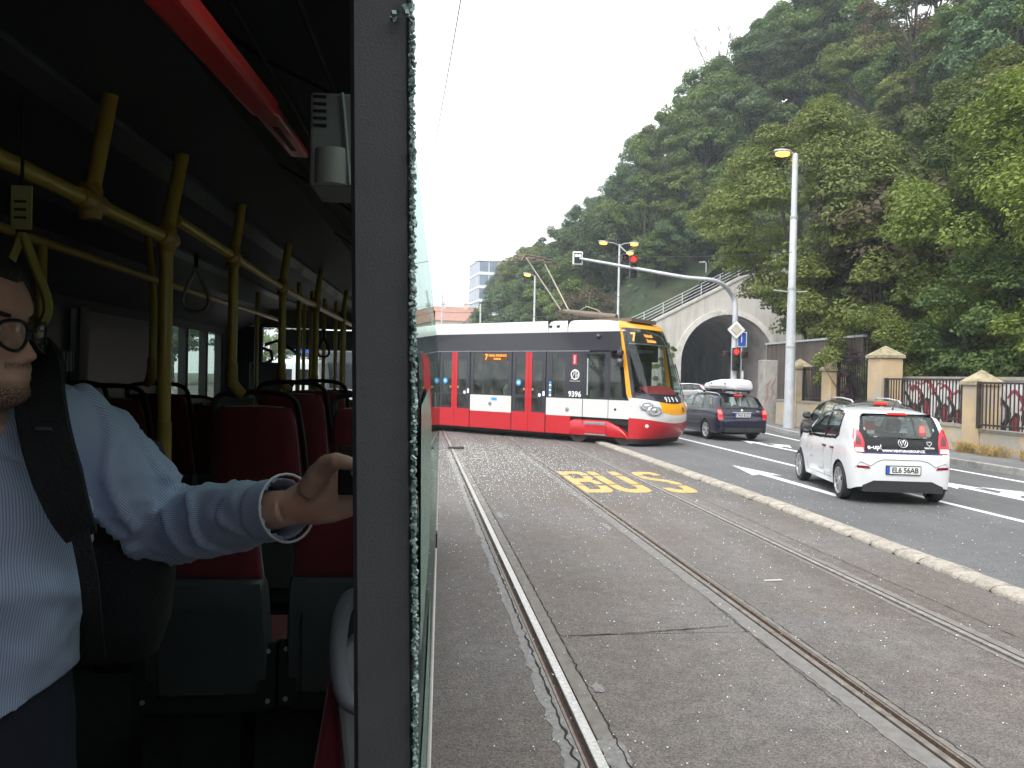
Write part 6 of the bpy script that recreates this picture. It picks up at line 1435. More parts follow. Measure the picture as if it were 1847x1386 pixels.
MB().tube([Vector((x, up.yrear(0, z) - 0.025, z)) for x, z in ((-0.02, 1.035), (0.2, 1.03), (0.38, 1.025))], [0.022, 0.012, 0.006], 6).build('rear_wiper', M_TRIM, up.o)
up.plate(0.0, 0.545, 'EL6 56AB', R(4)); up.wheels(6, 0.70); up.cabin(2.35)
def rear_text(c, s, size, x, z, m, bold=0.0, sp_=1.0, off=0.012, lean=R(68)):
    o = inst('lettering', text_mesh(s, size, m, bold, 0.0015, 'CENTER', sp_), c.o, (x, c.yrear(x, z) - off, z)); o.rotation_euler = (lean, 0, 0); return o
M_CHR = pmat('badge_chrome', (0.72, 0.73, 0.74), 0.2, metal=0.6)
rear_text(up, 'e-up!', 0.11, -0.42, 0.885, M_CHR, 0.002); rear_text(up, 'WWW.VENTURAGROUP.CZ', 0.052, 0.03, 0.83, M_LET, 0.002); rear_text(up, 'VENTURA', 0.035, 0.44, 0.885, M_LET, 0.001)
def badge_ring(c, x, z, r_, lean):
    Mq = Matrix.Translation((x, c.yrear(x, z) - 0.014, z)) @ Matrix.Rotation(lean, 4, 'X'); b = MB()
    b.tube([Mq @ Vector((r_ * math.cos(2 * math.pi * k / 20), r_ * math.sin(2 * math.pi * k / 20), 0)) for k in range(21)], 0.008, 6)
    q = r_ * 0.8
    for pts in (((-0.35, 0.85), (0, 0.12), (0.35, 0.85)), ((-0.8, 0.5), (-0.35, -0.75), (0, 0.05), (0.35, -0.75), (0.8, 0.5))): b.tube([Mq @ Vector((a * q, d_ * q, 0.002)) for a, d_ in pts], 0.008, 5)
    b.build('badge', M_CHR, c.o, smooth=60)
badge_ring(up, 0.03, 0.955, 0.072, R(68))
MB().tube([Vector((0.44 + a, up.yrear(0.44, 0.95) - 0.014 + z * 0.3, 0.95 + z)) for a, z in ((0, -0.035), (-0.035, 0.0), (-0.035, 0.025), (-0.015, 0.035), (0, 0.02), (0.015, 0.035), (0.035, 0.025), (0.035, 0), (0, -0.035))], 0.005, 5).build('heart_mark', M_LET, up.o)
up.mirrors(2.33, 0.97, M_TRIM); up.handles([(1.42, 0.80), (0.98, 0.80)], M_TRIM)
MB().tube([up.roofpt(0.05, 0.62, 0.0), up.roofpt(0.05, 0.60, 0.05), up.roofpt(0.05, 0.42, 0.20)], [0.02, 0.008, 0.004], 6).build('aerial', M_TRIM, up.o)
M_DOORGAP = pmat('door_gap', (0.12, 0.12, 0.125), 0.7, var=0)
def seam(c, pts, m=M_DOORGAP, r_=0.004):
    for sd in (-1, 1): MB().tube([Vector((sd * (c.hw(y, z) + 0.001), y, z)) for y, z in pts], r_, 4).build('door_seam', m, c.o)
seam(up, [(1.47, 0.92), (1.47, 0.7), (1.45, 0.45), (1.40, 0.30)]); seam(up, [(0.86, 0.95), (0.93, 0.75), (1.0, 0.55), (1.02, 0.35)]); seam(up, [(2.50, 0.90), (2.52, 0.7), (2.47, 0.4), (2.42, 0.30)]); seam(up, [(1.02, 0.30), (2.42, 0.30)])
for (yy, zz, tx, sz) in ((2.18, 0.70, 'V', 0.10), (2.18, 0.56, 'VENTURA', 0.04), (1.62, 0.40, 'venturagroup', 0.05)):
    o = inst('lettering', text_mesh(tx, sz, pmat('faint_decal', (0.42, 0.43, 0.44), 0.5, var=0), 0.001, 0.001), up.o, (-(up.hw(yy, zz) + 0.006), yy, zz)); o.rotation_euler = frame_rot((0, -1, 0), (-1, 0, 0))
MB().box((-0.40, 0.62, 1.12), (-0.24, 0.64, 1.26)).build('window_sticker', pmat('sticker_red', (0.6, 0.06, 0.08), 0.5), up.o)
MB().box((-0.36, 0.615, 1.06), (-0.24, 0.63, 1.118)).build('window_sticker', MATS['sticker_white'], up.o)
UPRZ = R(-12.0)
rax = Vector((7.58, 11.70, 0)); up.o.location = rax - Matrix.Rotation(UPRZ, 3, 'Z') @ Vector((0, 0.60, 0)); up.o.rotation_euler.z = UPRZ; up.o.scale = (0.955, 0.93, 1.0)

# ---- estates
SP_EST = dict(L=4.57, roofz=1.46, wr=0.315, arch=0.365, axles=(0.92, 3.44), track=1.50, zm=0.62, bulge=0.05, tumble=0.17, crown=4.0,
    sill=[(0, 0.30), (0.2, 0.24), (4.3, 0.24), (4.57, 0.3)],
    top=[(0, 0.60), (0.03, 0.68), (0.09, 0.72), (0.12, 0.85), (0.16, 0.96), (0.25, 1.10), (0.36, 1.26), (0.46, 1.385), (0.52, 1.415), (0.7, 1.43), (1.3, 1.455), (2.0, 1.46), (2.45, 1.42), (2.75, 1.31), (3.15, 1.05), (3.3, 0.98), (3.8, 0.92), (4.2, 0.82), (4.45, 0.68), (4.55, 0.56), (4.57, 0.5)],
    belt=[(0, 0.92), (0.8, 0.965), (3.2, 0.93), (4.5, 0.7)],
    plan=[(0, 0.66), (0.04, 0.76), (0.12, 0.82), (0.3, 0.852), (0.9, 0.866), (2.5, 0.866), (3.6, 0.855), (4.1, 0.80), (4.4, 0.68), (4.57, 0.5)])
M_CARB = pmat('car_paint_navy', (0.010, 0.009, 0.026), 0.22, var=0.05, coat=0.25)
M_CARS = pmat('car_paint_silver', (0.42, 0.42, 0.41), 0.35, var=0.04, metal=0.4, coat=0.5)
M_CARK = pmat('car_paint_black', (0.012, 0.012, 0.014), 0.18, var=0.02, coat=0.7)
def estate(name, label, spec, paint, loc, rz, rim, spokes=5, plate=None, lamps=True, detail=True):
    c = Car(name, label, loc, rz, spec); L = spec['L']
    G1 = [(2.05, 0.985), (3.02, 0.965), (2.66, 1.28), (2.45, 1.37), (2.08, 1.40)]; G2 = [(1.25, 0.995), (1.98, 0.985), (2.0, 1.40), (1.35, 1.395)]; G3 = [(0.48, 1.03), (0.62, 1.01), (1.17, 0.997), (1.26, 1.39), (0.82, 1.36)]
    RGl = [(-0.56, 1.02), (-0.64, 1.08), (-0.56, 1.36), (0.56, 1.36), (0.64, 1.08), (0.56, 1.02)]; WSl = [(-0.66, 1.06), (0.66, 1.06), (0.56, 1.385), (-0.56, 1.385)]
    FRl = [(0.42, 0.995), (3.12, 0.94), (2.70, 1.30), (2.47, 1.395), (2.0, 1.425), (1.3, 1.42), (0.78, 1.385)]
    c.shell(paint, [G1, G2, G3], [RGl], [shrink(WSl, 0.96)])
    for sd in (-1, 1): ring(c, FRl, [shrink(G1, 0.93), shrink(G2, 0.92), shrink(G3, 0.91)], M_FRIT, 0, lambda y, z: (sd * (c.hw(y, z) + 0.003), y, z), 'window_surround', 0.018)
    for g in (G1, G2, G3): c.side('side_window', g, M_CGLS, 0.0015, cell=0.08)
    HTl = [(-0.66, 0.99), (-0.58, 1.395), (0.58, 1.395), (0.66, 0.99)]
    ring(c, HTl, [shrink(RGl, 0.95)], M_FRIT if detail else paint, 0, lambda x, z: (x, c.yrear(x, z) - 0.005, z), 'rear_window_surround', 0.02)
    c.rear('rear_window', RGl, M_CGLR, 0.0035); c.front('windscreen', WSl, M_CGLS, 0.004)
    TLl = [(0.66, 0.66), (0.80, 0.67), (0.815, 0.75), (0.80, 0.98), (0.70, 0.99), (0.655, 0.9)]
    c.rear('tail_lamp', TLl, M_TAILR, 0.012, both=True, cell=0.03); c.rear('brake_lamp', [(0.675, 0.83), (0.78, 0.835), (0.775, 0.95), (0.69, 0.95)], emit('brake_core_lit', (1.0, 0.06, 0.05), 2.2), 0.02, both=True, cell=0.03)
    MB().prism([(-0.13, 1.39), (0.13, 1.39), (0.12, 1.42), (-0.12, 1.42)], lambda x, z: (x, c.yrear(x, 1.38) - 0.05, z), lambda x, z: (x, c.yrear(x, 1.38), z)).build('high_brake_light', M_BRK, c.o)
    MB().prism([(-0.60, 0.28), (0.60, 0.28), (0.66, 0.42), (-0.66, 0.42)], lambda x, z: (x, -0.01, z), lambda x, z: (x, 0.2, z)).build('rear_apron', M_TRIM, c.o)
    for sd in (-1, 1):
        P = [c.roofpt(sd * 0.50, y, o_) for y, o_ in ((0.65, 0.0), (0.8, 0.045), (1.5, 0.055), (2.2, 0.05), (2.4, 0.0))]; MB().tube(P, 0.018, 6).build('roof_rail', rim, c.o)
    MB().tube([Vector((x, c.yrear(0, 1.03) - 0.02, 1.025)) for x in (0.0, 0.25, 0.45)], [0.02, 0.012, 0.006], 5).build('rear_wiper', M_TRIM, c.o)
    c.wheels(spokes, 0.68, mr=rim); c.cabin(3.0); c.mirrors(2.92, 0.97, paint); c.handles([(1.95, 0.82), (1.15, 0.84)], paint)
    seam(c, [(2.02, 0.95), (2.02, 0.6), (2.0, 0.32)], pmat('dark_gap', (0.006, 0.006, 0.007), 0.7, var=0)); seam(c, [(1.2, 0.95), (1.25, 0.7), (1.3, 0.5)], MATS['dark_gap']); seam(c, [(3.05, 0.93), (3.02, 0.5)], MATS['dark_gap'])
    for sd in (-1, 1): MB().tube([Vector((sd * (c.hw(y, 0.50) + 0.008), y, 0.50)) for y in (1.35, 2.0, 3.0)], 0.018, 5).build('rub_strip', M_TRIM, c.o)
    HL = [(0.40, 0.62), (0.66, 0.66), (0.74, 0.74), (0.62, 0.78), (0.42, 0.72)]
    c.front('headlight', HL, pmat('car_headlight', (0.55, 0.57, 0.58), 0.1, metal=0.5, coat=0.6), 0.008, both=True); c.front('grille', [(-0.36, 0.60), (0.36, 0.60), (0.36, 0.72), (-0.36, 0.72)], M_TRIM, 0.008)
    if plate: c.plate(0.0, 0.80 if detail else 0.5, plate, R(8))
    return c
RIM2 = pmat('alloy_rim_bright', (0.62, 0.62, 0.63), 0.3, metal=0.7, var=0.05)
WRZ = R(4)
wg = estate('estate_car', 'dark blue estate car with white roof box in the far lane', SP_EST, M_CARB, (0, 0, 0), WRZ, RIM2, 5, '7H3 8332')
wc = Vector((9.98, 23.8, 0)); wg.o.location = wc - Matrix.Rotation(WRZ, 3, 'Z') @ Vector((0, 0.92, 0))
MB().tube([Vector((x, wg.yrear(0, 0.885) - 0.012, 0.885)) for x in (-0.32, 0, 0.32)], 0.010, 5).build('tailgate_strip', M_CHR, wg.o)
MB().lathe([(0.045, 0), (0.04, 0.01), (0.004, 0.014)], 14, Matrix.Translation((0.0, wg.yrear(0, 0.94) - 0.004, 0.95)) @ Matrix.Rotation(R(75), 4, 'X')).build('badge', M_CHR, wg.o)
rear_text(wg, 'TDI', 0.06, 0.52, 0.92, M_CHR, 0.001, lean=R(75)); MB().tube([Vector((0.0, 0.02, 0.36)), Vector((0.0, -0.08, 0.36)), Vector((0.0, -0.10, 0.42))], 0.022, 6).build('tow_bar', M_TRIM, wg.o)
# roof box: a thing carried on the car's bars
rbx = empty('roof_box', wg.o.location, WRZ); tag(rbx, 'white roof box on top of the dark blue estate car', 'roof box')
bx_ = MB(); rows = []
for (y, hw_, z0, z1) in ((0.10, 0.18, 1.66, 1.76), (0.13, 0.33, 1.60, 1.84), (0.25, 0.40, 1.575, 1.90), (0.6, 0.42, 1.57, 1.925), (1.1, 0.42, 1.57, 1.92), (1.7, 0.41, 1.57, 1.86), (2.1, 0.37, 1.58, 1.80), (2.35, 0.26, 1.61, 1.74), (2.45, 0.12, 1.65, 1.70)):
    rows.append([Vector((hw_ * cx_, y, lerp(z0, z1, t))) for cx_, t in ((0.0, 0.0), (0.75, 0.0), (0.96, 0.12), (1.0, 0.32), (0.985, 0.40), (0.96, 0.62), (0.85, 0.86), (0.6, 0.97), (0.0, 1.0), (-0.6, 0.97), (-0.85, 0.86), (-0.96, 0.62), (-0.985, 0.40), (-1.0, 0.32), (-0.96, 0.12), (-0.75, 0.0))])
bx_.grid(rows, closed=True); bx_.add(rows[0], [tuple(range(16))]); bx_.add(rows[-1], [tuple(range(16))]); bx_.build('box_shell', pmat('roofbox_white', (0.62, 0.63, 0.64), 0.4, var=0.03), rbx, smooth=40)
for sd in (-1, 1): MB().tube([Vector((sd * (0.424), y, 1.685)) for y in (0.4, 1.2, 1.6)], 0.006, 4).build('box_seam', pmat('box_seam_grey', (0.3, 0.3, 0.3), 0.6), rbx)
for y in (0.75, 1.75):
    MB().box((-0.58, y - 0.03, 1.522), (0.58, y + 0.03, 1.555)).build('roof_bar', M_TRIM, rbx)
    for x in (-0.52, 0.52): MB().box((x - 0.03, y - 0.04, 1.47), (x + 0.03, y + 0.04, 1.522)).build('bar_foot', M_TRIM, rbx)
    for x in (-0.3, 0.3): MB().box((x - 0.06, y - 0.05, 1.555), (x + 0.06, y + 0.05, 1.585)).build('clamp', M_RIM, rbx)
for (y, z) in ((0.5, 1.77), (1.45, 1.78)): MB().lathe([(0.03, 0), (0.02, 0.02), (0.003, 0.022)], 10, Matrix.Translation((-0.41, y, z)) @ Matrix.Rotation(R(-90), 4, 'Y')).build('box_lock', M_TRIM, rbx)
o = inst('lettering', text_mesh('BETA', 0.07, pmat('faint_decal', (0.45, 0.46, 0.47), 0.5, var=0), 0.001, 0.001), rbx, (-0.415, 1.65, 1.765)); o.rotation_euler = frame_rot((0, -1, 0), (-1, 0, 0.1))
# ---- black car beyond the white one, silver car by the tunnel
KRZ = R(-14)
bk = estate('black_car', 'black estate car with roof rails half hidden behind the white hatchback', dict(SP_EST, wr=0.325), M_CARK, (0, 0, 0), KRZ, RIM2, 5, None, detail=False)
fa_ = Vector((10.66, 18.55, 0)); bk.o.location = fa_ - Matrix.Rotation(KRZ, 3, 'Z') @ Vector((0, 3.44, 0)); bk.o.scale = (1, 1, 1.03)
SRZ = R(72)
sv = estate('silver_car', 'silver estate car in front of the tunnel mouth', SP_EST, M_CARS, (0, 0, 0), SRZ, RIM2, 5, None, detail=False)
p = atD(1257, 722, 66); p.z = 0; sv.o.location = p - Matrix.Rotation(SRZ, 3, 'Z') @ Vector((0, 0.92, 0)); sv.o.scale = (1.0, 1.0, 1.04)

# ---- white van ahead of the bus, passenger in the tram
SP_VAN = dict(L=5.2, roofz=2.3, wr=0.34, arch=0.40, axles=(1.0, 4.25), track=1.66, zm=0.75, bulge=0.03, tumble=0.12, crown=6.0,
    sill=[(0, 0.35), (0.2, 0.28), (5.0, 0.28), (5.2, 0.32)],
    top=[(0, 0.62), (0.02, 1.2), (0.05, 2.1), (0.10, 2.24), (0.3, 2.30), (3.2, 2.32), (3.6, 2.26), (4.0, 1.95), (4.35, 1.45), (4.55, 1.25), (4.9, 1.10), (5.1, 0.9), (5.2, 0.6)],
    belt=[(0, 1.25), (4.4, 1.2), (5.2, 0.8)], plan=[(0, 0.86), (0.04, 0.92), (0.15, 0.95), (1, 0.96), (4.0, 0.95), (4.7, 0.88), (5.1, 0.7), (5.2, 0.5)])
vn = Car('delivery_van', 'white delivery van ahead, seen through the bus windscreen', (0, 0, 0), R(-3), SP_VAN)
vn.shell(M_CARW); vn.wheels(5, 0.62)
vn.side('side_window', [(3.3, 1.35), (4.15, 1.35), (3.85, 1.85), (3.4, 2.0)], M_FRIT, 0.004); vn.rear('rear_window', [(0.08, 1.4), (0.72, 1.4), (0.70, 1.95), (0.08, 1.95)], M_FRIT, 0.006, both=True)
vn.rear('tail_lamp', [(0.80, 0.95), (0.90, 0.95), (0.90, 1.35), (0.80, 1.35)], M_TAILR, 0.008, both=True); vn.front('windscreen', [(-0.75, 1.42), (0.75, 1.42), (0.68, 2.15), (-0.68, 2.15)], M_FRIT, 0.005)
vn.plate(0, 0.75, '4A2 7710'); vn.mirrors(4.0, 1.45, M_TRIM)
q = atD(530, 690, 27); vn.o.location = (q.x, q.y, 0)
bsn = empty('direction_sign', (0, 0, 0)); tag(bsn, 'blue direction sign on posts beyond the bus windscreen', 'sign'); q = atD(552, 625, 60); bsn.location = (q.x, q.y, 0)
MB().box((-0.9, -0.04, q.z - 0.55), (0.9, 0, q.z + 0.55)).build('sign_panel', pmat('sign_blue', (0.02, 0.09, 0.42), 0.45), bsn)
for x in (-0.6, 0.6): MB().tube([(x, 0.05, 0), (x, 0.05, q.z + 0.4)], 0.05, 8).build('post', M_POLE, bsn)
for k in range(2): MB().box((-0.7, -0.046, q.z - 0.25 + k * 0.4), (0.5, -0.042, q.z - 0.12 + k * 0.4)).build('sign_text_bar', MATS['sign_white'], bsn)
_tick('55_cars')
# ------------------------------------------------------------------ bus with the broken window
bus = empty('bus', BUS_OFF, BUS_ROT); tag(bus, 'city bus seen from its broken side window, dark interior with yellow poles', 'bus')
M_BPIL = pmat('grained_dark_plastic', (0.058, 0.060, 0.066), 0.6, var=0.08, scale=14, bump=0.10, bscale=420)
M_BIN = pmat('bus_panel_grey', (0.09, 0.092, 0.098), 0.65, var=0.12, scale=4)
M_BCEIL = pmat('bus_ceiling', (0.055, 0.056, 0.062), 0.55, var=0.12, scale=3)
M_BLT = pmat('bus_panel_light', (0.36, 0.37, 0.38), 0.55, var=0.08, scale=3)
M_BRUB = pmat('window_rubber', (0.010, 0.010, 0.011), 0.7, var=0)
M_BYEL = pmat('yellow_handrail', (0.46, 0.31, 0.045), 0.35, var=0.10, scale=9, coat=0.2)
M_BYELD = pmat('yellow_joint', (0.36, 0.22, 0.05), 0.45, var=0.15, scale=9)
M_BEXT = pmat('bus_side_paint', (0.16, 0.15, 0.14), 0.12, var=0.08, scale=2, coat=0.8)
M_BFLOOR = pmat('bus_floor', (0.06, 0.06, 0.065), 0.8, var=0.2, scale=20)
M_PANE = glass('bus_side_glass', (0.36, 0.46, 0.42), 0.95, dirt=0.08, gcol=(0.50, 0.60, 0.56))
M_WSH = glass('bus_windscreen_glass', (0.80, 0.88, 0.86), 1.0)
M_DARKP = pmat('opaque_dark_pane', (0.012, 0.012, 0.013), 0.35, var=0)  # opaque left panes in one even near-black colour
XO = lambda z: interp([(0.3, 0.0), (1.40, 0.0), (1.87, -0.008), (2.50, -0.072), (2.62, -0.100), (2.75, -0.145)], z)
XQ = lambda z, y: XO(z) - 0.0095 * max(0.0, y - 0.8)       # the side draws in slightly towards the front
XP = lambda z: -0.010 - 0.0245 * (z - 1.87)                    # pillar edge
Y0, Y1, YF = -3.6, 0.80, 9.0
# side skin below the windows, in profile
def skin(y0, y1, zs, m, name, th=0.045):
    YS = [y0] + ([0.8] if y0 < 0.8 < y1 else []) + [y1]; b = MB(); b.grid([[(XQ(z, y), y, z) for z in zs] for y in YS]); b.grid([[(XQ(z, y) - th, y, z) for z in zs] for y in YS])
    for y in (y0, y1): b.grid([[(XQ(z, y), y, z) for z in zs], [(XQ(z, y) - th, y, z) for z in zs]])
    for z in (zs[0], zs[-1]): b.grid([[(XQ(z, y), y, z) for y in YS], [(XQ(z, y) - th, y, z) for y in YS]])
    return b.build(name, m, bus, smooth=40)
skin(Y0, YF, [0.32, 0.6, 0.88], M_BEXT, 'side_skirt'); skin(Y0, YF, [0.883, 1.1, 1.20], M_BEXT, 'side_panel')
MB().tube([(XQ(0.885, y) + 0.003, y, 0.885) for y in (0.5, 0.8, 4, YF)], 0.003, 5).build('trim_line', pmat('pale_trim', (0.6, 0.58, 0.54), 0.5), bus)
MB().box((-0.04, 4.25, 0.92), (-0.026, 4.34, 1.0)).build('side_marker', M_BRUB, bus)
skin(Y0, YF, [2.493, 2.58, 2.64, 2.68, 2.72, 2.75], pmat('pale_band_paint', (0.42, 0.50, 0.47), 0.15, var=0.05, coat=0.5), 'upper_band'); skin(Y0, -0.95, [1.203, 1.6, 1.7, 2.1, 2.497], M_BEXT, 'rear_side_panel')
# right windows beyond the pillar: bonded panes, the first with a hole broken out of it
def pane(y0, y1, z0, z1, outline=None, m=M_PANE):
    pl = outline or [(y0, z0), (y1, z0), (y1, z1), (y0, z1)]
    return MB().patch(pl, lambda y, z: (XQ(z, y) + 0.001, y, z), 0.4, 0.1).build('side_pane', m, bus, smooth=40)
rn = random.Random(3); ed = []
z = 1.205
while z < 2.49:
    inn = 0.0
    if 1.49 < z < 1.60: inn = interp([(1.49, 0.0), (1.495, 0.26), (1.53, 0.46), (1.57, 0.40), (1.59, 0.16), (1.60, 0.0)], z)
    ed.append((0.735 + inn + rn.uniform(-0.006, 0.006), z)); z += 0.012
pane(0, 0, 0, 0, [(2.55, 1.205), (2.55, 2.49)] + ed[::-1])
for (a, c) in ((2.57, 4.2), (4.22, 5.85), (5.87, 7.5), (7.52, 8.9)): pane(a, c, 1.205, 2.49)
# milky crazed glass round the hole
cz = MB(); zz = [1.40 + 0.012 * i for i in range(34)]
cz.patch([(0.745, 1.60), (1.25, 1.60), (1.45, 1.66), (1.5, 1.78), (1.2, 1.85), (0.75, 1.84)], lambda y, z: (XQ(z, y) + 0.0025, y, z), 0.1, 0.03); cz2 = MB(); cz2.patch([(0.745, 1.30), (1.3, 1.34), (1.4, 1.48), (0.745, 1.487)], lambda y, z: (XQ(z, y) + 0.0025, y, z), 0.1, 0.03)
cz.build('crazed_glass', pmat('crazed_green', (0.13, 0.27, 0.21), 0.25, var=0.35, scale=60, bump=0.6, bscale=260), bus); cz2.build('crazed_glass', MATS['crazed_green'], bus)
# jagged rim of green crumbs still bonded along the pillar
M_RIMG = bpy.data.materials.new('broken_glass_edge'); M_RIMG.use_nodes = True
_t = M_RIMG.node_tree; _b = _t.nodes['Principled BSDF']; _g = _t.nodes.new('ShaderNodeNewGeometry'); _r = _t.nodes.new('ShaderNodeValToRGB')
_r.color_ramp.elements[0].color = (0.07, 0.13, 0.125, 1); _r.color_ramp.elements[1].color = (0.44, 0.55, 0.53, 1); _e = _r.color_ramp.elements.new(0.5); _e.color = (0.19, 0.29, 0.275, 1)
_t.links.new(_g.outputs['Random Per Island'], _r.inputs[0]); _t.links.new(_r.outputs[0], _b.inputs['Base Color']); _b.inputs['Roughness'].default_value = 0.08; _b.inputs['Specular IOR Level'].default_value = 0.9
jg = MB(); z = 1.21
while z < 2.52:
    for k in range(3):
        s = rn.uniform(0.0010, 0.0020); c = Vector((XP(z) - 0.0012 + rn.uniform(-0.0022, 0.0014), 0.724 + rn.uniform(-0.010, 0.006) - (0.012 if rn.random() < 0.12 else 0), z + rn.uniform(-0.003, 0.003)))
        Mq = Matrix.Translation(c) @ Euler((rn.uniform(0, 3), rn.uniform(0, 3), rn.uniform(0, 3))).to_matrix().to_4x4()
        jg.cbox((0, 0, 0), (s * rn.uniform(1.2, 2.2), s * rn.uniform(1, 2), s * rn.uniform(1.4, 2.6)), Mq)
    z += 0.0030
for (zc, n_) in ((2.28, 14), (2.20, 6), (1.33, 10), (1.26, 14)):
    for k in range(n_):
        c = Vector((XP(zc) - 0.002 - rn.uniform(0.002, 0.016), 0.716 + rn.uniform(-0.006, 0.004), zc + rn.uniform(-0.014, 0.014))); jg.cbox((0, 0, 0), (0.004, 0.004, 0.005), Matrix.Translation(c) @ Euler((rn.uniform(0, 3), rn.uniform(0, 3), rn.uniform(0, 3))).to_matrix().to_4x4())
o = jg.build('broken_glass_rim', M_RIMG, bus); o['kind'] = 'stuff'
# window pillar (grained), black bonding line
pb = MB(); rows = []
zsp = [1.0, 1.2, 1.45, 1.70, 1.95, 2.2, 2.45, 2.6]
for z in zsp:
    x = XP(z)
    rows.append([(x - 0.0055, 0.80, z), (x - 0.0055, 0.732, z), (x - 0.0080, 0.726, z), (x - 0.0545, 0.726, z), (x - 0.0590, 0.733, z), (x - 0.0600, 0.80, z)])
pb.grid(rows, closed=True); pb.build('window_pillar', M_BPIL, bus, smooth=30)
pr = MB(); pr.grid([[(XP(z) - 0.0057, 0.7285, z) for z in zsp], [(XP(z) - 0.0040, 0.729, z) for z in zsp], [(XP(z) - 0.0039, 0.80, z) for z in zsp]]); pr.build('bonding_line', M_BRUB, bus)
for y in (2.5, 4.15, 5.8, 7.45): MB().box((-0.16, y, 1.2), (-0.125, y + 0.12, 2.48)).build('side_post', M_BPIL, bus)
# floor, ceiling, far side, ends
MB().box((-2.48, Y0, 0.30), (-0.135, YF, 0.36)).build('floor', M_BFLOOR, bus)
MB().box((-2.36, Y0, 2.62), (-0.165, YF, 2.86)).build('roof', M_BEXT, bus, bevel=0.05)
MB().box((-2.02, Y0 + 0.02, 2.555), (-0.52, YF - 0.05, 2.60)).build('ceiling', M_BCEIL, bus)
cv = MB(); prof = [(-0.165, 2.30), (-0.18, 2.345), (-0.30, 2.40), (-0.44, 2.49), (-0.55, 2.552)]
XE = lambda y: XQ(2.3, y) - 0.022
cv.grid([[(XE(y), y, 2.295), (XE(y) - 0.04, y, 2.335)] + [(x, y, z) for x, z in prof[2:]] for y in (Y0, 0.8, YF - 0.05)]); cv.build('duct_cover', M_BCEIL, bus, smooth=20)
MB().grid([[(XE(y) + 0.001, y, 2.296), (XQ(2.5, y) - 0.046, y, 2.50), (XQ(2.5, y) - 0.046, y, 2.60)] for y in (Y0, 0.8, YF - 0.02)]).build('duct_return', M_BRUB, bus)
for (x, z) in ((-0.18, 2.342), (-0.30, 2.395), (-0.44, 2.484)): MB().tube([(x, y, z) for y in (0.3, 4, YF - 0.2)], 0.004, 4).build('panel_joint', M_BRUB, bus)
for y in (1.35, 2.6, 3.85, 5.1, 6.35):
    MB().tube([(x + 0.0, y, z - 0.004) for x, z in prof], 0.003, 4).build('panel_joint', M_BRUB, bus)
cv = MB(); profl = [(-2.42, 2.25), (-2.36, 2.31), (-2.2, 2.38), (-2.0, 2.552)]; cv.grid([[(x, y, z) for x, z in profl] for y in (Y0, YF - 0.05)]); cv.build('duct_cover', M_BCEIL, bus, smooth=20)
for x in (-0.95, -1.55): MB().box((x - 0.05, Y0 + 0.1, 2.535), (x + 0.05, YF - 0.6, 2.554)).build('light_strip', pmat('unlit_diffuser', (0.10, 0.10, 0.105), 0.4), bus)
MB().box((-2.50, Y0, 0.30), (-2.455, 6.9, 1.15)).build('left_wall', M_BIN, bus); MB().box((-2.50, Y0, 2.3), (-2.455, YF, 2.75)).build('left_header', M_BIN, bus)
for (a, c) in ((Y0, -1.0), (-0.95, 1.2), (1.25, 3.4), (3.45, 5.35), (5.40, 6.88)): MB().box((-2.485, a, 1.15), (-2.46, c, 2.3)).build('left_pane', M_DARKP, bus)
for y in (-0.975, 1.225, 3.425, 5.375): MB().box((-2.46, y - 0.06, 0.4), (-2.40, y + 0.06, 2.3)).build('left_post', M_BPIL, bus)
# radiator grille strip along the left sill
for i in range(40): MB().box((-2.44, 3.6 + i * 0.045, 1.84), (-2.435, 3.622 + i * 0.045, 1.97)).build('grille_bar', M_BLT, bus) if i % 1 == 0 else None
# left front doors: posts and clear leaves
for y in (6.92, 7.50, 8.10, 8.62): MB().box((-2.50, y - 0.035, 0.36), (-2.43, y + 0.035, 2.3)).build('door_post', M_BRUB, bus)
for (a, c) in ((6.955, 7.465), (7.535, 8.065), (8.135, 8.585)): MB().add([(-2.47, a, 0.4), (-2.47, c, 0.4), (-2.47, c, 2.3), (-2.47, a, 2.3)], [(0, 1, 2, 3)]).build('door_pane', glass('door_glass', (0.42, 0.52, 0.46), 1.0), bus)
MB().box((-2.50, 8.66, 0.30), (-2.455, YF, 2.3)).build('left_wall', M_BIN, bus)
MB().box((-2.5, Y0 - 0.05, 0.3), (0.0, Y0, 2.8)).build('rear_wall', M_BIN, bus)
# front end: windscreen, dash, header with display, A posts
MB().box((-2.45, YF, 0.30), (-0.10, YF + 0.06, 1.25)).build('front_panel', M_BEXT, bus); MB().box((-2.42, YF, 2.36), (-0.24, YF + 0.06, 2.8)).build('front_header', M_BEXT, bus)
MB().add([(-2.40, YF + 0.03, 1.25), (-0.13, YF + 0.03, 1.25), (-0.16, YF + 0.02, 2.36), (-2.38, YF + 0.02, 2.36)], [(0, 1, 2, 3)]).build('windscreen', M_WSH, bus)
MB().box((-2.45, YF - 0.08, 1.2), (-2.08, YF - 0.01, 2.36)).build('corner_panel', M_BRUB, bus)
for x in (-2.43, -0.185): MB().box((x - 0.04, YF - 0.06, 1.2), (x + 0.04, YF + 0.05, 2.4)).build('corner_post', M_BRUB, bus)
MB().box((-2.40, 8.35, 0.36), (-0.17, 8.95, 1.30)).build('dashboard', M_BRUB, bus, bevel=0.05)
MB().box((-2.30, 7.2, 0.36), (-1.25, 7.26, 1.62)).build('cab_partition', M_BIN, bus); MB().box((-2.05, 8.25, 1.55), (-1.68, 8.30, 1.96)).build('cab_screen', M_BRUB, bus, bevel=0.02)
MB().box((-1.9, 8.9, 2.12), (-1.0, 8.95, 2.34)).build('sunblind', M_BIN, bus)
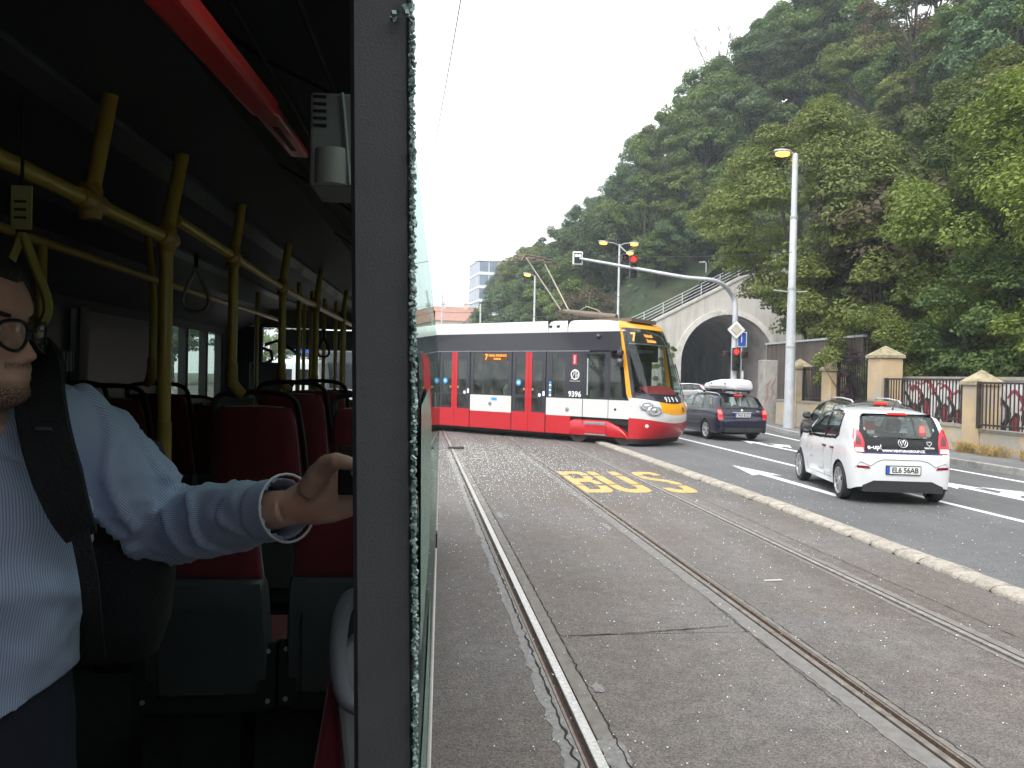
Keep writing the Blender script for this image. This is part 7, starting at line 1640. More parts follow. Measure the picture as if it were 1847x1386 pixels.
MB().tube([busat(474, 628, 8.8), busat(489, 634, 8.8), busat(491, 648, 8.8), busat(480, 656, 8.8)], 0.02, 6).build('wing_mirror', M_BRUB, bus)
MB().tube([busat(478, 622, 8.75), busat(500, 615, 8.75), busat(522, 628, 8.75), busat(538, 640, 8.75)], 0.018, 6).build('wiper', M_BRUB, bus)
for sd, y in ((-0.21, 6.9), (-2.34, 6.9), (-0.16, -2.2), (-2.34, -2.2)):
    MB().lathe([(0.28, -0.13), (0.46, -0.13), (0.48, -0.1), (0.48, 0.1), (0.46, 0.13), (0.28, 0.13)], 28, Matrix.Translation((sd, y, 0.48)), axis='X').build('wheel', M_TYRE, bus, smooth=40)
# ---- yellow handrails
XR, ZRL = -0.888, 2.288
def P(y, x=XR, z=ZRL): return Vector((x, y, z))
def rail_b(pts, r_=0.019, m=None, name='handrail'): return MB().tube(pts, r_, 10).build(name, m or M_BYEL, bus, smooth=60)
rail_b([P(0.5), P(2.55)]); rail_b([P(2.62, XR + 0.012, ZRL + 0.07), P(4.2, XR + 0.008, ZRL + 0.03), P(7.2, XR + 0.01, ZRL + 0.02)])
def tee(y, z, x=XR): MB().lathe([(0.025, -0.045), (0.029, -0.03), (0.029, 0.03), (0.025, 0.045)], 12, Matrix.Translation((x, y, z))).lathe([(0.024, -0.06), (0.027, -0.05), (0.027, 0.05), (0.024, 0.06)], 12, Matrix.Translation((x, y, z)) @ Matrix.Rotation(R(90), 4, 'X')).build('pole_joint', M_BYELD, bus, smooth=50)
def bracket(x, y, z, dx=0.05): MB().tube([(x, y, z + 0.10), (x, y, z + 0.02), (x + dx * 0.4, y + 0.02, z - 0.015), (x + dx * 0.8, y + 0.03, z - 0.03)], [0.023, 0.026, 0.025, 0.020], 10).build('pole_bracket', M_BYELD, bus, smooth=60)
rail_b([P(2.04), P(2.04, XR + 0.045, 2.56)]); tee(2.04, ZRL)
rail_b([P(2.57, XR + 0.0, 1.60), P(2.57, XR, 2.30), P(2.57, XR + 0.045, 2.56)], 0.021); tee(2.57, ZRL)
MB().tube([P(2.57, XR, 1.53), P(2.57, XR, 1.70)], 0.0255, 12).build('pole_foot', M_BYELD, bus, smooth=60); MB().box((XR - 0.018, 2.543, 1.565), (XR + 0.016, 2.546, 1.60)).build('blue_sticker', MATS['sticker_blue'], bus)
for (y, zb) in ((3.30, 1.80), (4.25, 1.80), (5.3, 1.75), (6.6, 1.1)):
    rail_b([P(y, XR + 0.012, zb), P(y, XR + 0.012, 2.34), P(y, XR + 0.04, 2.56)], 0.0195); tee(y, ZRL + 0.03 + 0.02 * (y < 4), XR + 0.01); bracket(XR + 0.012, y, zb)
XL, ZLL = -1.46, 2.335
rail_b([P(1.2, XL, ZLL), P(4.05, XL, ZLL - 0.02)], 0.017, M_BYELD); rail_b([P(4.05, XL, ZLL - 0.02), P(7, XL, ZLL - 0.02)], 0.016)
rail_b([P(2.95, XL, 1.2), P(2.95, XL, ZLL)], 0.018); rail_b([P(4.02, XL, 1.82), P(4.02, XL, 2.2), P(4.06, XL - 0.03, 2.38), P(4.06, XL - 0.05, 2.55)], 0.018); bracket(XL, 4.02, 1.82, -0.05)
for (px, Y, zt) in ((537, 5.6, 2.5), (560, 6.2, 2.5), (583, 6.8, 2.5), (604, 7.0, 2.5), (620, 7.6, 2.5), (547, 7.4, 2.5), (510, 7.8, 2.5), (462, 6.4, 2.5)):
    q = busat(px, 678, Y); rail_b([(q.x, Y, 0.9), (q.x, Y, zt)], 0.016)
rail_b([busat(335, 731, 6.5), busat(395, 729, 6.5)], 0.018); rail_b([busat(330, 752, 6.4), busat(392, 751, 6.4)], 0.02); rail_b([busat(367, 726, 6.45), busat(367, 756, 6.45)], 0.022)
MB().box((-2.2, 6.5, 0.36), (-1.75, 6.55, 1.52)).build('wheel_arch_panel', M_BLT, bus)
# ---- red bar and grey ventilated unit under the ceiling edge
M_REDP = pmat('red_plastic', (0.42, 0.010, 0.012), 0.35, var=0.06, coat=0.2)
rbz = empty('red_handle', (0, 0, 0), 0, bus)
p0, p1, p2 = busat(285, -30, 0.60), busat(478, 196, 0.98), busat(540, 278, 1.28)
def beam(a, c, w, h, m, name, bev): 
    d = (c - a).normalized(); x = d.cross(Vector((0, 0, 1))).normalized(); u = x.cross(d); M = Matrix.Translation((a + c) / 2) @ Matrix((x, d, u)).transposed().to_4x4(); L = (c - a).length
    return MB().box((-w / 2, -L / 2, -h / 2), (w / 2, L / 2, h / 2), M).build(name, m, rbz, bevel=bev, bseg=3)
beam(p0, p1, 0.034, 0.022, M_REDP, 'handle_grip', 0.007)
beam(p1 + (p2 - p1) * 0.0, p2, 0.030, 0.012, M_REDP, 'handle_arm', 0.004); beam(p1 + (p2 - p1) * 0.25, p1 + (p2 - p1) * 0.8, 0.010, 0.014, pmat('red_slot', (0.10, 0.004, 0.005), 0.6), 'handle_slot', 0.002)
gu = empty('ventilated_unit', (0, 0, 0), 0, bus); gy = 1.02
M_GPL = pmat('grey_unit_plastic', (0.27, 0.265, 0.26), 0.45, var=0.06)
q0, q1 = busat(560, 165, gy), busat(640, 338, gy)
MB().box((q0.x, gy, q1.z), (q1.x + 0.004, gy + 0.10, q0.z)).build('unit_housing', M_GPL, gu, bevel=0.004)
for k in range(5): a = busat(565, 172 + k * 13, gy); c = busat(589, 178 + k * 13, gy); MB().box((a.x, gy - 0.002, c.z), (c.x, gy - 0.0004, a.z)).build('vent_slot', M_BRUB, gu)
a, c = busat(566, 268, gy), busat(630, 335, gy); rw_ = (c.x - a.x) / 2; MB().lathe([(rw_ * 0.98, c.z), (rw_, c.z + 0.004), (rw_, a.z - 0.004), (rw_ * 0.97, a.z)], 28, Matrix.Translation(((a.x + c.x) / 2, gy + rw_ * 0.35, 0))).build('unit_barrel', pmat('unit_barrel_grey', (0.40, 0.39, 0.37), 0.4), gu, smooth=50)
a, c = busat(616, 165, gy - 0.01), busat(622, 200, gy - 0.01); MB().tube([(a.x, gy - 0.004, a.z), (a.x + 0.003, gy - 0.004, c.z), (a.x + 0.012, gy - 0.004, busat(636, 335, gy).z)], 0.0025, 5).build('unit_clip', M_BLT, gu)
# ---- hanging straps, card
def strap(label, top, r_, m, sz):
    e = empty('hanging_strap', top); e.parent = None; e.matrix_world = Matrix.Translation(BUS_OFF) @ Matrix.Rotation(BUS_ROT, 4, 'Z') @ Matrix.Translation(top); tag(e, label, 'strap', 'hanging straps on the bus rails')
    w, h = sz; pts = [(0, 0, 0), (-0.25 * w, 0, -0.35 * h), (-0.5 * w, 0, -0.72 * h), (-0.36 * w, 0, -0.95 * h), (0, 0, -h), (0.36 * w, 0, -0.95 * h), (0.5 * w, 0, -0.72 * h), (0.25 * w, 0, -0.35 * h), (0, 0, 0)]
    MB().tube(bez(pts, 4), r_, 6).build('loop', m, e, smooth=60); MB().tube([(0, 0, 0), (0, 0, 0.06)], r_ * 1.2, 6).build('clip', M_BRUB, e)
M_STRAP = pmat('strap_yellow', (0.42, 0.36, 0.08), 0.5, var=0.1)
strap('yellow hanging strap near the man\'s head', busat(40, 420, 1.75), 0.010, M_STRAP, (0.11, 0.21))
strap('pale grey hanging strap behind the second yellow pole', busat(354, 482, 3.6), 0.008, pmat('strap_pale', (0.25, 0.22, 0.19), 0.6), (0.115, 0.20))
strap('dark hanging strap in front of the windscreen', busat(584, 608, 6.0), 0.009, M_BRUB, (0.085, 0.15))
ca = empty('notice_card', (0, 0, 0)); ca.matrix_world = Matrix.Translation(BUS_OFF) @ Matrix.Rotation(BUS_ROT, 4, 'Z'); tag(ca, 'small yellowish notice card hanging from the yellow rail', 'card')
a, c = busat(20, 334, 1.42), busat(56, 414, 1.42); MB().box((a.x, 1.42, c.z), (c.x, 1.424, a.z)).build('card_sheet', pmat('card_yellow', (0.33, 0.31, 0.12), 0.6, var=0.1), ca)
for k in range(3): MB().box((a.x + 0.006, 1.4185, a.z - 0.03 - k * 0.014), (c.x - 0.008, 1.4195, a.z - 0.026 - k * 0.014)).build('card_print', M_BRUB, ca)
MB().tube([((a.x + c.x) / 2, 1.422, a.z), ((a.x + c.x) / 2, 1.422, 2.34)], 0.003, 5).build('card_string', M_BRUB, ca)
# ---- seats
M_SRED = pmat('seat_maroon', (0.145, 0.006, 0.018), 0.75, var=0.12, scale=12, bump=0.15, bscale=300, sheen=0.2)
M_SGRY = pmat('seat_shell_grey', (0.072, 0.072, 0.076), 0.5, var=0.08, scale=8, bump=0.2, bscale=220)
M_SBLK = pmat('seat_black', (0.015, 0.015, 0.017), 0.55, var=0.1); M_SPIP = pmat('seat_piping', (0.30, 0.28, 0.28), 0.5)
def seat_meshes(ST=0.252, BT=0.722):
    """forward-facing seat; local y=0 at the back plane, x centred, z=0 at seat-pan level; back leans to -y"""
    def shape(z): return 0.94 * sinterp([(-0.02, 0.215), (0.35 * BT, 0.212), (0.62 * BT, 0.195), (0.86 * BT, 0.182), (0.97 * BT, 0.168), (1.01 * BT, 0.15)], z)
    lean = lambda z: -0.16 * z
    rows = []
    for (z, th) in [(ST - 0.007, 0.0), (ST - 0.002, 0.02)] + [(lerp(ST + 0.018, BT - 0.07, i / 9), 0.03) for i in range(10)] + [(BT - 0.037, 0.026), (BT - 0.012, 0.018), (BT, 0.004)]:
        w = shape(z); y = lean(z); rows.append([Vector((w * cx_, y - th * cy_, z)) for cx_, cy_ in ((-1, 0), (-0.985, 0.6), (-0.93, 0.9), (-0.6, 1), (0, 1.05), (0.6, 1), (0.93, 0.9), (0.985, 0.6), (1, 0))])
    back = MB().grid(rows).mesh('backrest', M_SRED, smooth=50)
    pip = MB().tube([Vector((sx * shape(z), lean(z) - 0.004, z)) for sx, z in [(-1, ST), (-1, lerp(ST, BT, 0.3)), (-1, lerp(ST, BT, 0.6)), (-1, BT - 0.06), (-0.97, BT - 0.022), (-0.8, BT), (0, BT + 0.006), (0.8, BT), (0.97, BT - 0.022), (1, BT - 0.06), (1, lerp(ST, BT, 0.6)), (1, lerp(ST, BT, 0.3)), (1, ST)]], 0.0035, 5).mesh('piping', M_SPIP)
    rows = []
    for (z, th) in ((-0.10, 0.0), (-0.095, 0.035), (-0.05, 0.05), (0.0, 0.055), (0.1, 0.055), (ST - 0.052, 0.05), (ST - 0.012, 0.042), (ST, 0.02)):
        w = shape(max(z, 0)) + 0.004; y = lean(z); rows.append([Vector((w * cx_, y - th * cy_, z)) for cx_, cy_ in ((-1, -0.5), (-1, 0.4), (-0.95, 0.9), (-0.6, 1), (0, 1.02), (0.6, 1), (0.95, 0.9), (1, 0.4), (1, -0.5))])
    shell = MB().grid(rows).mesh('shell', M_SGRY, smooth=45)
    ins = MB(); z0, z1 = -0.06, ST * 0.72
    ins.add([(-0.15, lean(z0) - 0.060, z0), (0.15, lean(z0) - 0.060, z0), (0.145, lean(z1) - 0.062, z1), (-0.145, lean(z1) - 0.062, z1), (-0.14, lean(z0) - 0.052, z0 + 0.01), (0.14, lean(z0) - 0.052, z0 + 0.01), (0.135, lean(z1) - 0.054, z1 - 0.01), (-0.135, lean(z1) - 0.054, z1 - 0.01)], [(0, 1, 2, 3), (0, 4, 5, 1), (1, 5, 6, 2), (2, 6, 7, 3), (3, 7, 4, 0)])
    ins = ins.mesh('shell_panel', M_SGRY)
    hin = MB().box((-0.035, -0.012, -0.11), (0.035, 0.012, 0.11)).mesh('hinge_block', M_SBLK)
    scr = MB().lathe([(0.008, 0), (0.008, 0.004), (0.003, 0.004)], 10, Matrix.Rotation(R(90), 4, 'X')).mesh('screw', M_BLT)
    han = MB().tube(bez([(-0.16, -0.10, 0.67), (-0.15, -0.115, 0.765), (0, -0.118, 0.785), (0.15, -0.115, 0.765), (0.185, -0.10, 0.66), (0.21, -0.08, 0.45)], 5), [(0.012, 0.018)] * 26, 8).mesh('handle', M_SBLK, smooth=60)
    cu = MB().box((-0.205, -0.02, 0.0), (0.205, 0.40, 0.07)).mesh('cushion', M_SRED)
    fr = MB().box((-0.19, -0.03, -0.13), (0.19, 0.36, -0.003)).mesh('seat_frame', M_SBLK)
    return back, pip, shell, ins, hin, scr, han, cu, fr
SM_STD = seat_meshes(); SM_LOW = seat_meshes(0.335, 0.60)
def seat(label, x, y, zpan, zfloor, handle=True, group='maroon bus seats', rear=True, SM=None):
    SM = SM or SM_STD; e = empty('passenger_bench_seat', (0, 0, 0)); e.matrix_world = Matrix.Translation(BUS_OFF) @ Matrix.Rotation(BUS_ROT, 4, 'Z') @ Matrix.Translation((x, y, zpan)); tag(e, label, 'seat', group)
    b = inst('backrest', SM[0], e); inst('piping', SM[1], b); s = inst('shell', SM[2], e); inst('shell_panel', SM[3], s)
    if rear:
        for sx in (-1, 1):
            h = inst('hinge_block', SM[4], s, (sx * 0.205, -0.035, 0.0)); 
            for z in (-0.085, 0.085): inst('screw', SM[5], h, (0, -0.012, z))
    if handle: inst('handle', SM[6], e)
    inst('cushion', SM[7], e); inst('seat_frame', SM[8], e)
    if zpan - 0.13 > zfloor: MB().box((-0.10, 0.02, zfloor - zpan), (0.10, 0.26, -0.132)).build('pedestal', M_SBLK, e)
    return e
lb = {'a1': 'maroon aisle seat just behind the outstretched arm', 'w1': 'maroon window seat partly hidden behind the hand', 'a2': 'maroon aisle seat above the forearm with black handle', 'w2': 'maroon window seat behind the phone hand, cut by the pillar'}
seat(lb['a1'], -0.774, 2.72, 0.838, 0.36, False, SM=SM_LOW); seat(lb['w1'], -0.305, 2.72, 0.845, 0.36, False, SM=SM_LOW)
seat(lb['a2'], -0.79, 3.46, 0.995, 0.60); seat(lb['w2'], -0.30, 3.46, 0.995, 0.60, True)
MB().box((-1.08, 2.95, 0.361), (-0.14, 6.2, 0.60)).build('podium', M_BFLOOR, bus)
n_ = 0
for (y, zp) in ((4.2, 1.03), (5.0, 1.03), (5.8, 0.95)):
    for x in (-0.79, -0.30): seat(('aisle seat of the third row on the right, behind the near backrests', 'window seat of the third row on the right', 'aisle seat of the fourth row on the right side', 'window seat of the fourth row on the right side', 'aisle seat of the fifth row on the right side', 'window seat of the fifth row on the right side')[n_], x, y, zp, 0.60 if zp > 1 else 0.36, True, group='far seats on the right side of the bus'); n_ += 1
for i, (x, y, zp) in enumerate(((-1.60, 3.95, 1.0), (-2.08, 3.95, 1.0), (-1.66, 4.75, 1.0), (-2.12, 4.75, 1.0), (-1.75, 5.6, 0.9))):
    seat(('maroon aisle seat on the left side behind the man\'s shoulder', 'maroon left window seat beyond the man\'s shoulder', 'second maroon aisle seat on the left side', 'second maroon window seat on the left side', 'lone maroon seat near the door on the left side')[i], x, y, zp, 0.36, True)
# near seat by the window: pale side shell with a grey grab handle, seen at the pillar's foot
ns = empty('near_seat', (0, 0, 0)); ns.matrix_world = Matrix.Translation(BUS_OFF) @ Matrix.Rotation(BUS_ROT, 4, 'Z'); tag(ns, 'pale grey seat shell with grab handle at the foot of the window pillar', 'seat')
hy = 1.12
hp = [busat(px, py, hy) for px, py in ((652, 1076), (632, 1080), (618, 1105), (611, 1150), (610, 1195), (616, 1240), (630, 1268), (655, 1275))]
MB().tube(bez(hp, 4), 0.0125, 10).build('grab_handle', pmat('handle_grey', (0.22, 0.22, 0.25), 0.45, var=0.05), ns, smooth=60)
pl = [(612, 1180), (648, 1140), (690, 1138), (690, 1420), (622, 1420), (606, 1250)]
MB().prism([(busat(px, py, hy + 0.05).x, busat(px, py, hy + 0.05).z) for px, py in pl], lambda x, z: (x, hy + 0.05, z), lambda x, z: (x, hy + 0.10, z)).build('seat_shell', pmat('pale_shell', (0.42, 0.42, 0.42), 0.5, var=0.06), ns, bevel=0.01)
pl = [(600, 1180), (612, 1260), (624, 1440), (555, 1440), (575, 1330)]
MB().prism([(busat(px, py, hy + 0.09).x, busat(px, py, hy + 0.09).z) for px, py in pl], lambda x, z: (x, hy + 0.08, z), lambda x, z: (x, hy + 0.16, z)).build('seat_cushion', M_SRED, ns, bevel=0.02)
_tick('60_bus')
# ------------------------------------------------------------------ man holding a phone at the window
BM = Matrix.Translation(BUS_OFF) @ Matrix.Rotation(BUS_ROT, 4, 'Z')
man = empty('person', (0, 0, 0)); man.matrix_world = BM
tag(man, 'bearded man in glasses and striped blue shirt stretching his arm to the window', 'person')
def solid(rows, closed=True):
    """closed loft: rings of points capped at both ends"""
    b = MB(); b.grid(rows, closed=True); n = len(rows[0]); b.add(rows[0], [tuple(range(n - 1, -1, -1))]); b.add(rows[-1], [tuple(range(n))]); return b
def merge(parts):
    b = MB()
    for p in parts: b.add([Vector(v) for v in p.v], p.f)
    return b
def remeshed(b, voxel, name, smooth=4, fac=0.5):
    me = b.mesh(name, [], recalc=True); ob = bpy.data.objects.new(name, me); col.objects.link(ob)
    r_ = ob.modifiers.new('r', 'REMESH'); r_.mode = 'VOXEL'; r_.voxel_size = voxel; r_.adaptivity = 0
    s_ = ob.modifiers.new('s', 'SMOOTH'); s_.iterations = smooth; s_.factor = fac
    _tick('pre ' + name); dg = bpy.context.evaluated_depsgraph_get(); out = bpy.data.meshes.new_from_object(ob.evaluated_get(dg)); col.objects.unlink(ob); bpy.data.objects.remove(ob)
    out.polygons.foreach_set('use_smooth', [True] * len(out.polygons)); _tick('post %s %d' % (name, len(out.vertices)))
    return out
# ---- key points in the bus frame
NOSE = busat(66, 641, 1.12)
HROT = Matrix.Rotation(R(-3), 4, 'Z') @ Matrix.Rotation(R(3), 4, 'Y'); HM = Matrix.Translation(NOSE) @ HROT @ Matrix.Scale(0.95, 4) @ Matrix.Translation((0, 0, -0.080))
NB = Vector((NOSE.x - 0.150, 1.20, NOSE.z - 0.155))                  # base of the neck
TA = R(62); TN = Vector((math.cos(TA), -math.sin(TA), 0)); TS = Vector((math.sin(TA), math.cos(TA), 0))    # chest normal, direction to his left
SH = busat(114, 768, 1.33); EL = busat(303, 950, 1.43); WR = busat(522, 916, 1.22)
SHR = NB - TS * 0.185 + Vector((0, 0, -0.05)); FLOORZ = 0.362
HIP = Vector((NB.x - 0.035, 1.25, 1.20))
# ---- head
FRONT = [(-0.012, -0.062), (0.0, -0.034), (0.008, -0.019), (0.02, -0.0115), (0.030, -0.0145), (0.036, -0.019), (0.044, -0.0145), (0.0505, -0.0180), (0.057, -0.0150), (0.063, -0.0175), (0.072, -0.023), (0.085, -0.0275), (0.10, -0.029), (0.116, -0.0295), (0.128, -0.0255), (0.143, -0.0215), (0.155, -0.0235), (0.172, -0.030), (0.192, -0.043), (0.212, -0.062), (0.228, -0.085), (0.240, -0.115)]
BACK = [(-0.012, -0.10), (0.0, -0.115), (0.02, -0.135), (0.05, -0.165), (0.085, -0.193), (0.12, -0.208), (0.16, -0.212), (0.2, -0.198), (0.225, -0.172), (0.240, -0.138)]
WID = [(-0.012, 0.026), (0.0, 0.038), (0.02, 0.050), (0.05, 0.060), (0.085, 0.068), (0.12, 0.073), (0.16, 0.076), (0.195, 0.069), (0.222, 0.050), (0.240, 0.020)]
NOSEB = [(0.060, 0.0), (0.066, 0.006), (0.0705, 0.018), (0.076, 0.0265), (0.081, 0.0278), (0.087, 0.0255), (0.097, 0.0185), (0.108, 0.0105), (0.118, 0.0045), (0.128, 0.0012), (0.135, 0.0)]
def head_pt(z, th, off=0.0):
    f, bk, w = interp(FRONT, z), interp(BACK, z), interp(WID, z); xc = lerp(f, bk, 0.5); c, s = math.cos(th), math.sin(th)
    e = 0.78
    x = xc + (f - xc) * math.copysign(abs(c) ** e, c); y = w * math.copysign(abs(s) ** 0.9, s)
    if c > 0:
        nw = interp([(0.06, 0.013), (0.074, 0.0145), (0.09, 0.0105), (0.13, 0.009)], z); x += interp(NOSEB, z) * math.exp(-(y / nw) ** 2)
        x -= 0.012 * math.exp(-((abs(y) - 0.032) / 0.014) ** 2 - ((z - 0.117) / 0.011) ** 2)          # eye sockets
        x += 0.0055 * math.exp(-((abs(y) - 0.032) / 0.010) ** 2 - ((z - 0.1155) / 0.007) ** 2)          # lids
        x += 0.005 * math.exp(-((abs(y) - 0.045) / 0.018) ** 2 - ((z - 0.085) / 0.016) ** 2)            # cheekbones
        x -= 0.003 * math.exp(-(y / 0.02) ** 2 - ((z - 0.0505) / 0.0022) ** 2)                          # mouth line
    d = Vector((x - xc, y, 0)); d.normalize() if d.length > 0 else None
    return Vector((x, y, z)) + d * off
zs = [-0.012 + 0.252 * i / 84 for i in range(85)]
hd = solid([[HM @ head_pt(z, 2 * math.pi * k / 80) for k in range(80)] for z in zs])
ear = MB()
for sy in (-1, 1): ear.lathe([(0.004, -0.010), (0.020, -0.007), (0.026, 0.0), (0.021, 0.006), (0.004, 0.004)], 14, HM @ Matrix.Translation((-0.118, sy * 0.077, 0.105)) @ Matrix.Rotation(sy * R(-75), 4, 'X') @ Matrix.Scale(1.35, 4, (0, 1, 0)))
hc0 = HM @ Vector((-0.105, 0, 0.03)); neck = MB().tube([hc0 + Vector((0, 0, 0.03)), hc0.lerp(NB, 0.5) + Vector((0.004, 0, 0)), NB, NB - Vector((0, 0, 0.06))], [0.056, 0.056, 0.060, 0.075], 20)
# ---- torso, limbs under the clothes
def ell(c, a, b, n=28): return [c + TS * (a * math.cos(2 * math.pi * k / n)) + TN * (b * math.sin(2 * math.pi * k / n)) for k in range(n)]
def torso(g):
    ax = [(HIP - Vector((0, 0, 0.06)), 0.155, 0.115), (HIP + Vector((0, 0, 0.10)), 0.150, 0.105), (HIP.lerp(NB, 0.4), 0.142, 0.098), (HIP.lerp(NB, 0.66), 0.148, 0.105), (HIP.lerp(NB, 0.83) + TS * 0.01, 0.152, 0.102), (HIP.lerp(NB, 0.93) + TS * 0.012, 0.135, 0.085), (NB + Vector((0, 0, 0.0)), 0.085, 0.065), (NB + Vector((0, 0, 0.03)), 0.06, 0.055)]
    return solid([ell(c, a + g, b + g) for c, a, b in ax])
def limb(pts, rs, n=18): return MB().tube(bez(pts, 6), [sinterp([(i, r_) for i, r_ in enumerate(rs)], k / 6) for k in range(6 * (len(pts) - 1) + 1)], n)
larm = limb([SH, SH.lerp(EL, 0.5), EL, EL.lerp(WR, 0.5), WR], [0.055, 0.048, 0.041, 0.038, 0.027])
ELR, WRR = SHR + Vector((-0.08, -0.02, -0.29)), SHR + Vector((-0.03, -0.16, -0.50))
rarm = limb([SHR, SHR.lerp(ELR, 0.5), ELR, ELR.lerp(WRR, 0.5), WRR], [0.055, 0.048, 0.040, 0.037, 0.027])
legs = []
for s in (-1, 1):
    h = HIP + TS * (0.088 * s) - Vector((0, 0, 0.05)); kn = h + TN * 0.02 + TS * (0.015 * s) - Vector((0, 0, 0.40)); an = Vector((kn.x, kn.y, FLOORZ + 0.085)) - TN * 0.02
    legs.append((h, kn, an))
leg_b = [limb([h, h.lerp(k, 0.5), k, k.lerp(a, 0.4), a], [0.082, 0.074, 0.055, 0.052, 0.036]) for h, k, a in legs]
# ---- hands: palm, four fingers, thumb
def hand(W_, K, up, side, curl, thumb, sc=1.0, spread=0.020):
    """W_ wrist, K middle of the knuckle line, up: towards the thumb side, side: palm normal; curl: list of 3 segment turns"""
    d = (K - W_).normalized(); parts = []; rows = []
    L = (K - W_).length
    for t, a, b in ((-0.06, 0.026, 0.021), (0.1, 0.030, 0.022), (0.35, 0.038, 0.021), (0.6, 0.042, 0.0185), (0.85, 0.042, 0.016), (1.03, 0.037, 0.012)):
        c = W_ + d * (L * t) + up * (0.003 * t) + side * (0.006 * math.sin(math.pi * min(1, max(0, t))))
        rows.append([c + up * (a * sc * math.cos(2 * math.pi * k / 20)) + side * (b * sc * math.sin(2 * math.pi * k / 20)) for k in range(20)])
    parts.append(solid(rows))
    lens = (0.040, 0.046, 0.043, 0.033); rad = (0.0092, 0.0095, 0.009, 0.0078)
    for i in range(4):
        p = K + up * ((1.5 - i) * spread * sc) - d * 0.008; dd = d.copy(); pts = [p - d * 0.02, p]
        for j in range(3):
            dd = (Matrix.Rotation(curl[j], 3, up) @ dd).normalized(); p = p + dd * lens[i] * (1, 0.68, 0.55)[j] * sc; pts.append(p)
        parts.append(MB().tube(bez(pts, 3), [rad[i] * sc * lerp(1.08, 0.78, q / 12) for q in range(13)], 10))
        parts.append(MB().lathe([(0.001, -0.006), (0.0055, -0.004), (0.0072, 0), (0.0055, 0.004), (0.001, 0.006)], 10, Matrix.Translation(p)))
    parts.append(MB().tube(bez(thumb, 4), [(0.019, 0.0165, 0.0135, 0.0115, 0.0105, 0.0085)[min(5, int(5 * q / (4 * (len(thumb) - 1))))] * sc for q in range(4 * (len(thumb) - 1) + 1)], 12))
    return merge(parts)
KN = busat(640, 884, 1.215)
d_ = (KN - WR).normalized(); upv = Vector((0, 0, 1)); upv = (upv - d_ * upv.dot(d_)).normalized(); sidev = d_.cross(upv)      # towards or away from us
if sidev.y > 0: sidev = -sidev                                                                  # palm side faces the camera
th = [busat(556, 885, 1.20), busat(582, 848, 1.175), busat(603, 833, 1.155), busat(624, 835, 1.15), busat(642, 841, 1.15)]
hl = hand(WR, KN, upv, sidev, (R(12), R(38), R(42)), th, 1.0)
KR = WRR + Vector((0.02, -0.03, -0.09)); upr = Vector((0.6, -0.6, 0.2)).normalized(); dr = (KR - WRR).normalized(); upr = (upr - dr * upr.dot(dr)).normalized(); sr = dr.cross(upr)
hr = hand(WRR, KR, upr, sr, (R(15), R(25), R(25)), [WRR.lerp(KR, 0.3), WRR.lerp(KR, 0.5) + upr * 0.04, WRR.lerp(KR, 0.8) + upr * 0.05, WRR.lerp(KR, 1.1) + upr * 0.045], 1.0)
M_SKIN = bpy.data.materials.new('skin'); M_SKIN.use_nodes = True
_t = M_SKIN.node_tree; _b = _t.nodes['Principled BSDF']; _L = _t.links.new
_tc = _t.nodes.new('ShaderNodeTexCoord'); _n = _t.nodes.new('ShaderNodeTexNoise'); _n.inputs['Scale'].default_value = 22; _L(_tc.outputs['Object'], _n.inputs['Vector'])
_rp = _t.nodes.new('ShaderNodeValToRGB'); _rp.color_ramp.elements[0].position = 0.35; _rp.color_ramp.elements[0].color = (0.55, 0.30, 0.225, 1); _rp.color_ramp.elements[1].position = 0.68; _rp.color_ramp.elements[1].color = (0.68, 0.43, 0.33, 1); _L(_n.outputs['Fac'], _rp.inputs[0])
_at = _t.nodes.new('ShaderNodeAttribute'); _at.attribute_name = 'beard'; _n2 = _t.nodes.new('ShaderNodeTexNoise'); _n2.inputs['Scale'].default_value = 420; _n2.inputs['Detail'].default_value = 2; _L(_tc.outputs['Object'], _n2.inputs['Vector'])
_mm = _t.nodes.new('ShaderNodeMath'); _mm.operation = 'MULTIPLY'; _mr = _t.nodes.new('ShaderNodeMapRange'); _mr.inputs[1].default_value = 0.35; _mr.inputs[2].default_value = 0.6; _mr.inputs[3].default_value = 0.45; _L(_n2.outputs['Fac'], _mr.inputs[0]); _L(_at.outputs['Fac'], _mm.inputs[0]); _L(_mr.outputs[0], _mm.inputs[1])
_mx = _t.nodes.new('ShaderNodeMix'); _mx.data_type = 'RGBA'; _mx.inputs[7].default_value = (0.075, 0.045, 0.03, 1); _L(_mm.outputs[0], _mx.inputs[0]); _L(_rp.outputs[0], _mx.inputs[6]); _L(_mx.outputs[2], _b.inputs['Base Color'])
_b.inputs['Roughness'].default_value = 0.5; _b.inputs['Subsurface Weight'].default_value = 0.12; _b.inputs['Subsurface Radius'].default_value = (0.012, 0.005, 0.003); _b.inputs['Specular IOR Level'].default_value = 0.4
body_me = remeshed(merge([hd, ear, neck, torso(-0.012), larm, rarm, hl, hr] + leg_b), 0.0034, 'body', 3, 0.4)
body_me.materials.append(M_SKIN)
HI = HM.inverted(); at = body_me.attributes.new('beard', 'FLOAT', 'POINT'); vals = []
for v in body_me.vertices:
    q = HI @ v.co; b_ = 0.0
    if -0.03 < q.z < 0.075 and abs(q.y) < 0.1 and -0.2 < q.x < 0.04:
        zc = interp([(-0.12, 0.095), (-0.07, 0.062), (-0.03, 0.045), (0.0, 0.040)], q.x); b_ = max(0, min(1, (zc - q.z) / 0.014))
        mu_ = math.exp(-((q.z - 0.0635) / 0.005) ** 2) if q.x > -0.045 and abs(q.y) < 0.032 else 0; b_ = max(b_, mu_ * 0.8) 
        if q.z < -0.012 and q.x < -0.06: b_ *= 0.4
    vals.append(b_)
at.data.foreach_set('value', vals)
inst('body', body_me, man)
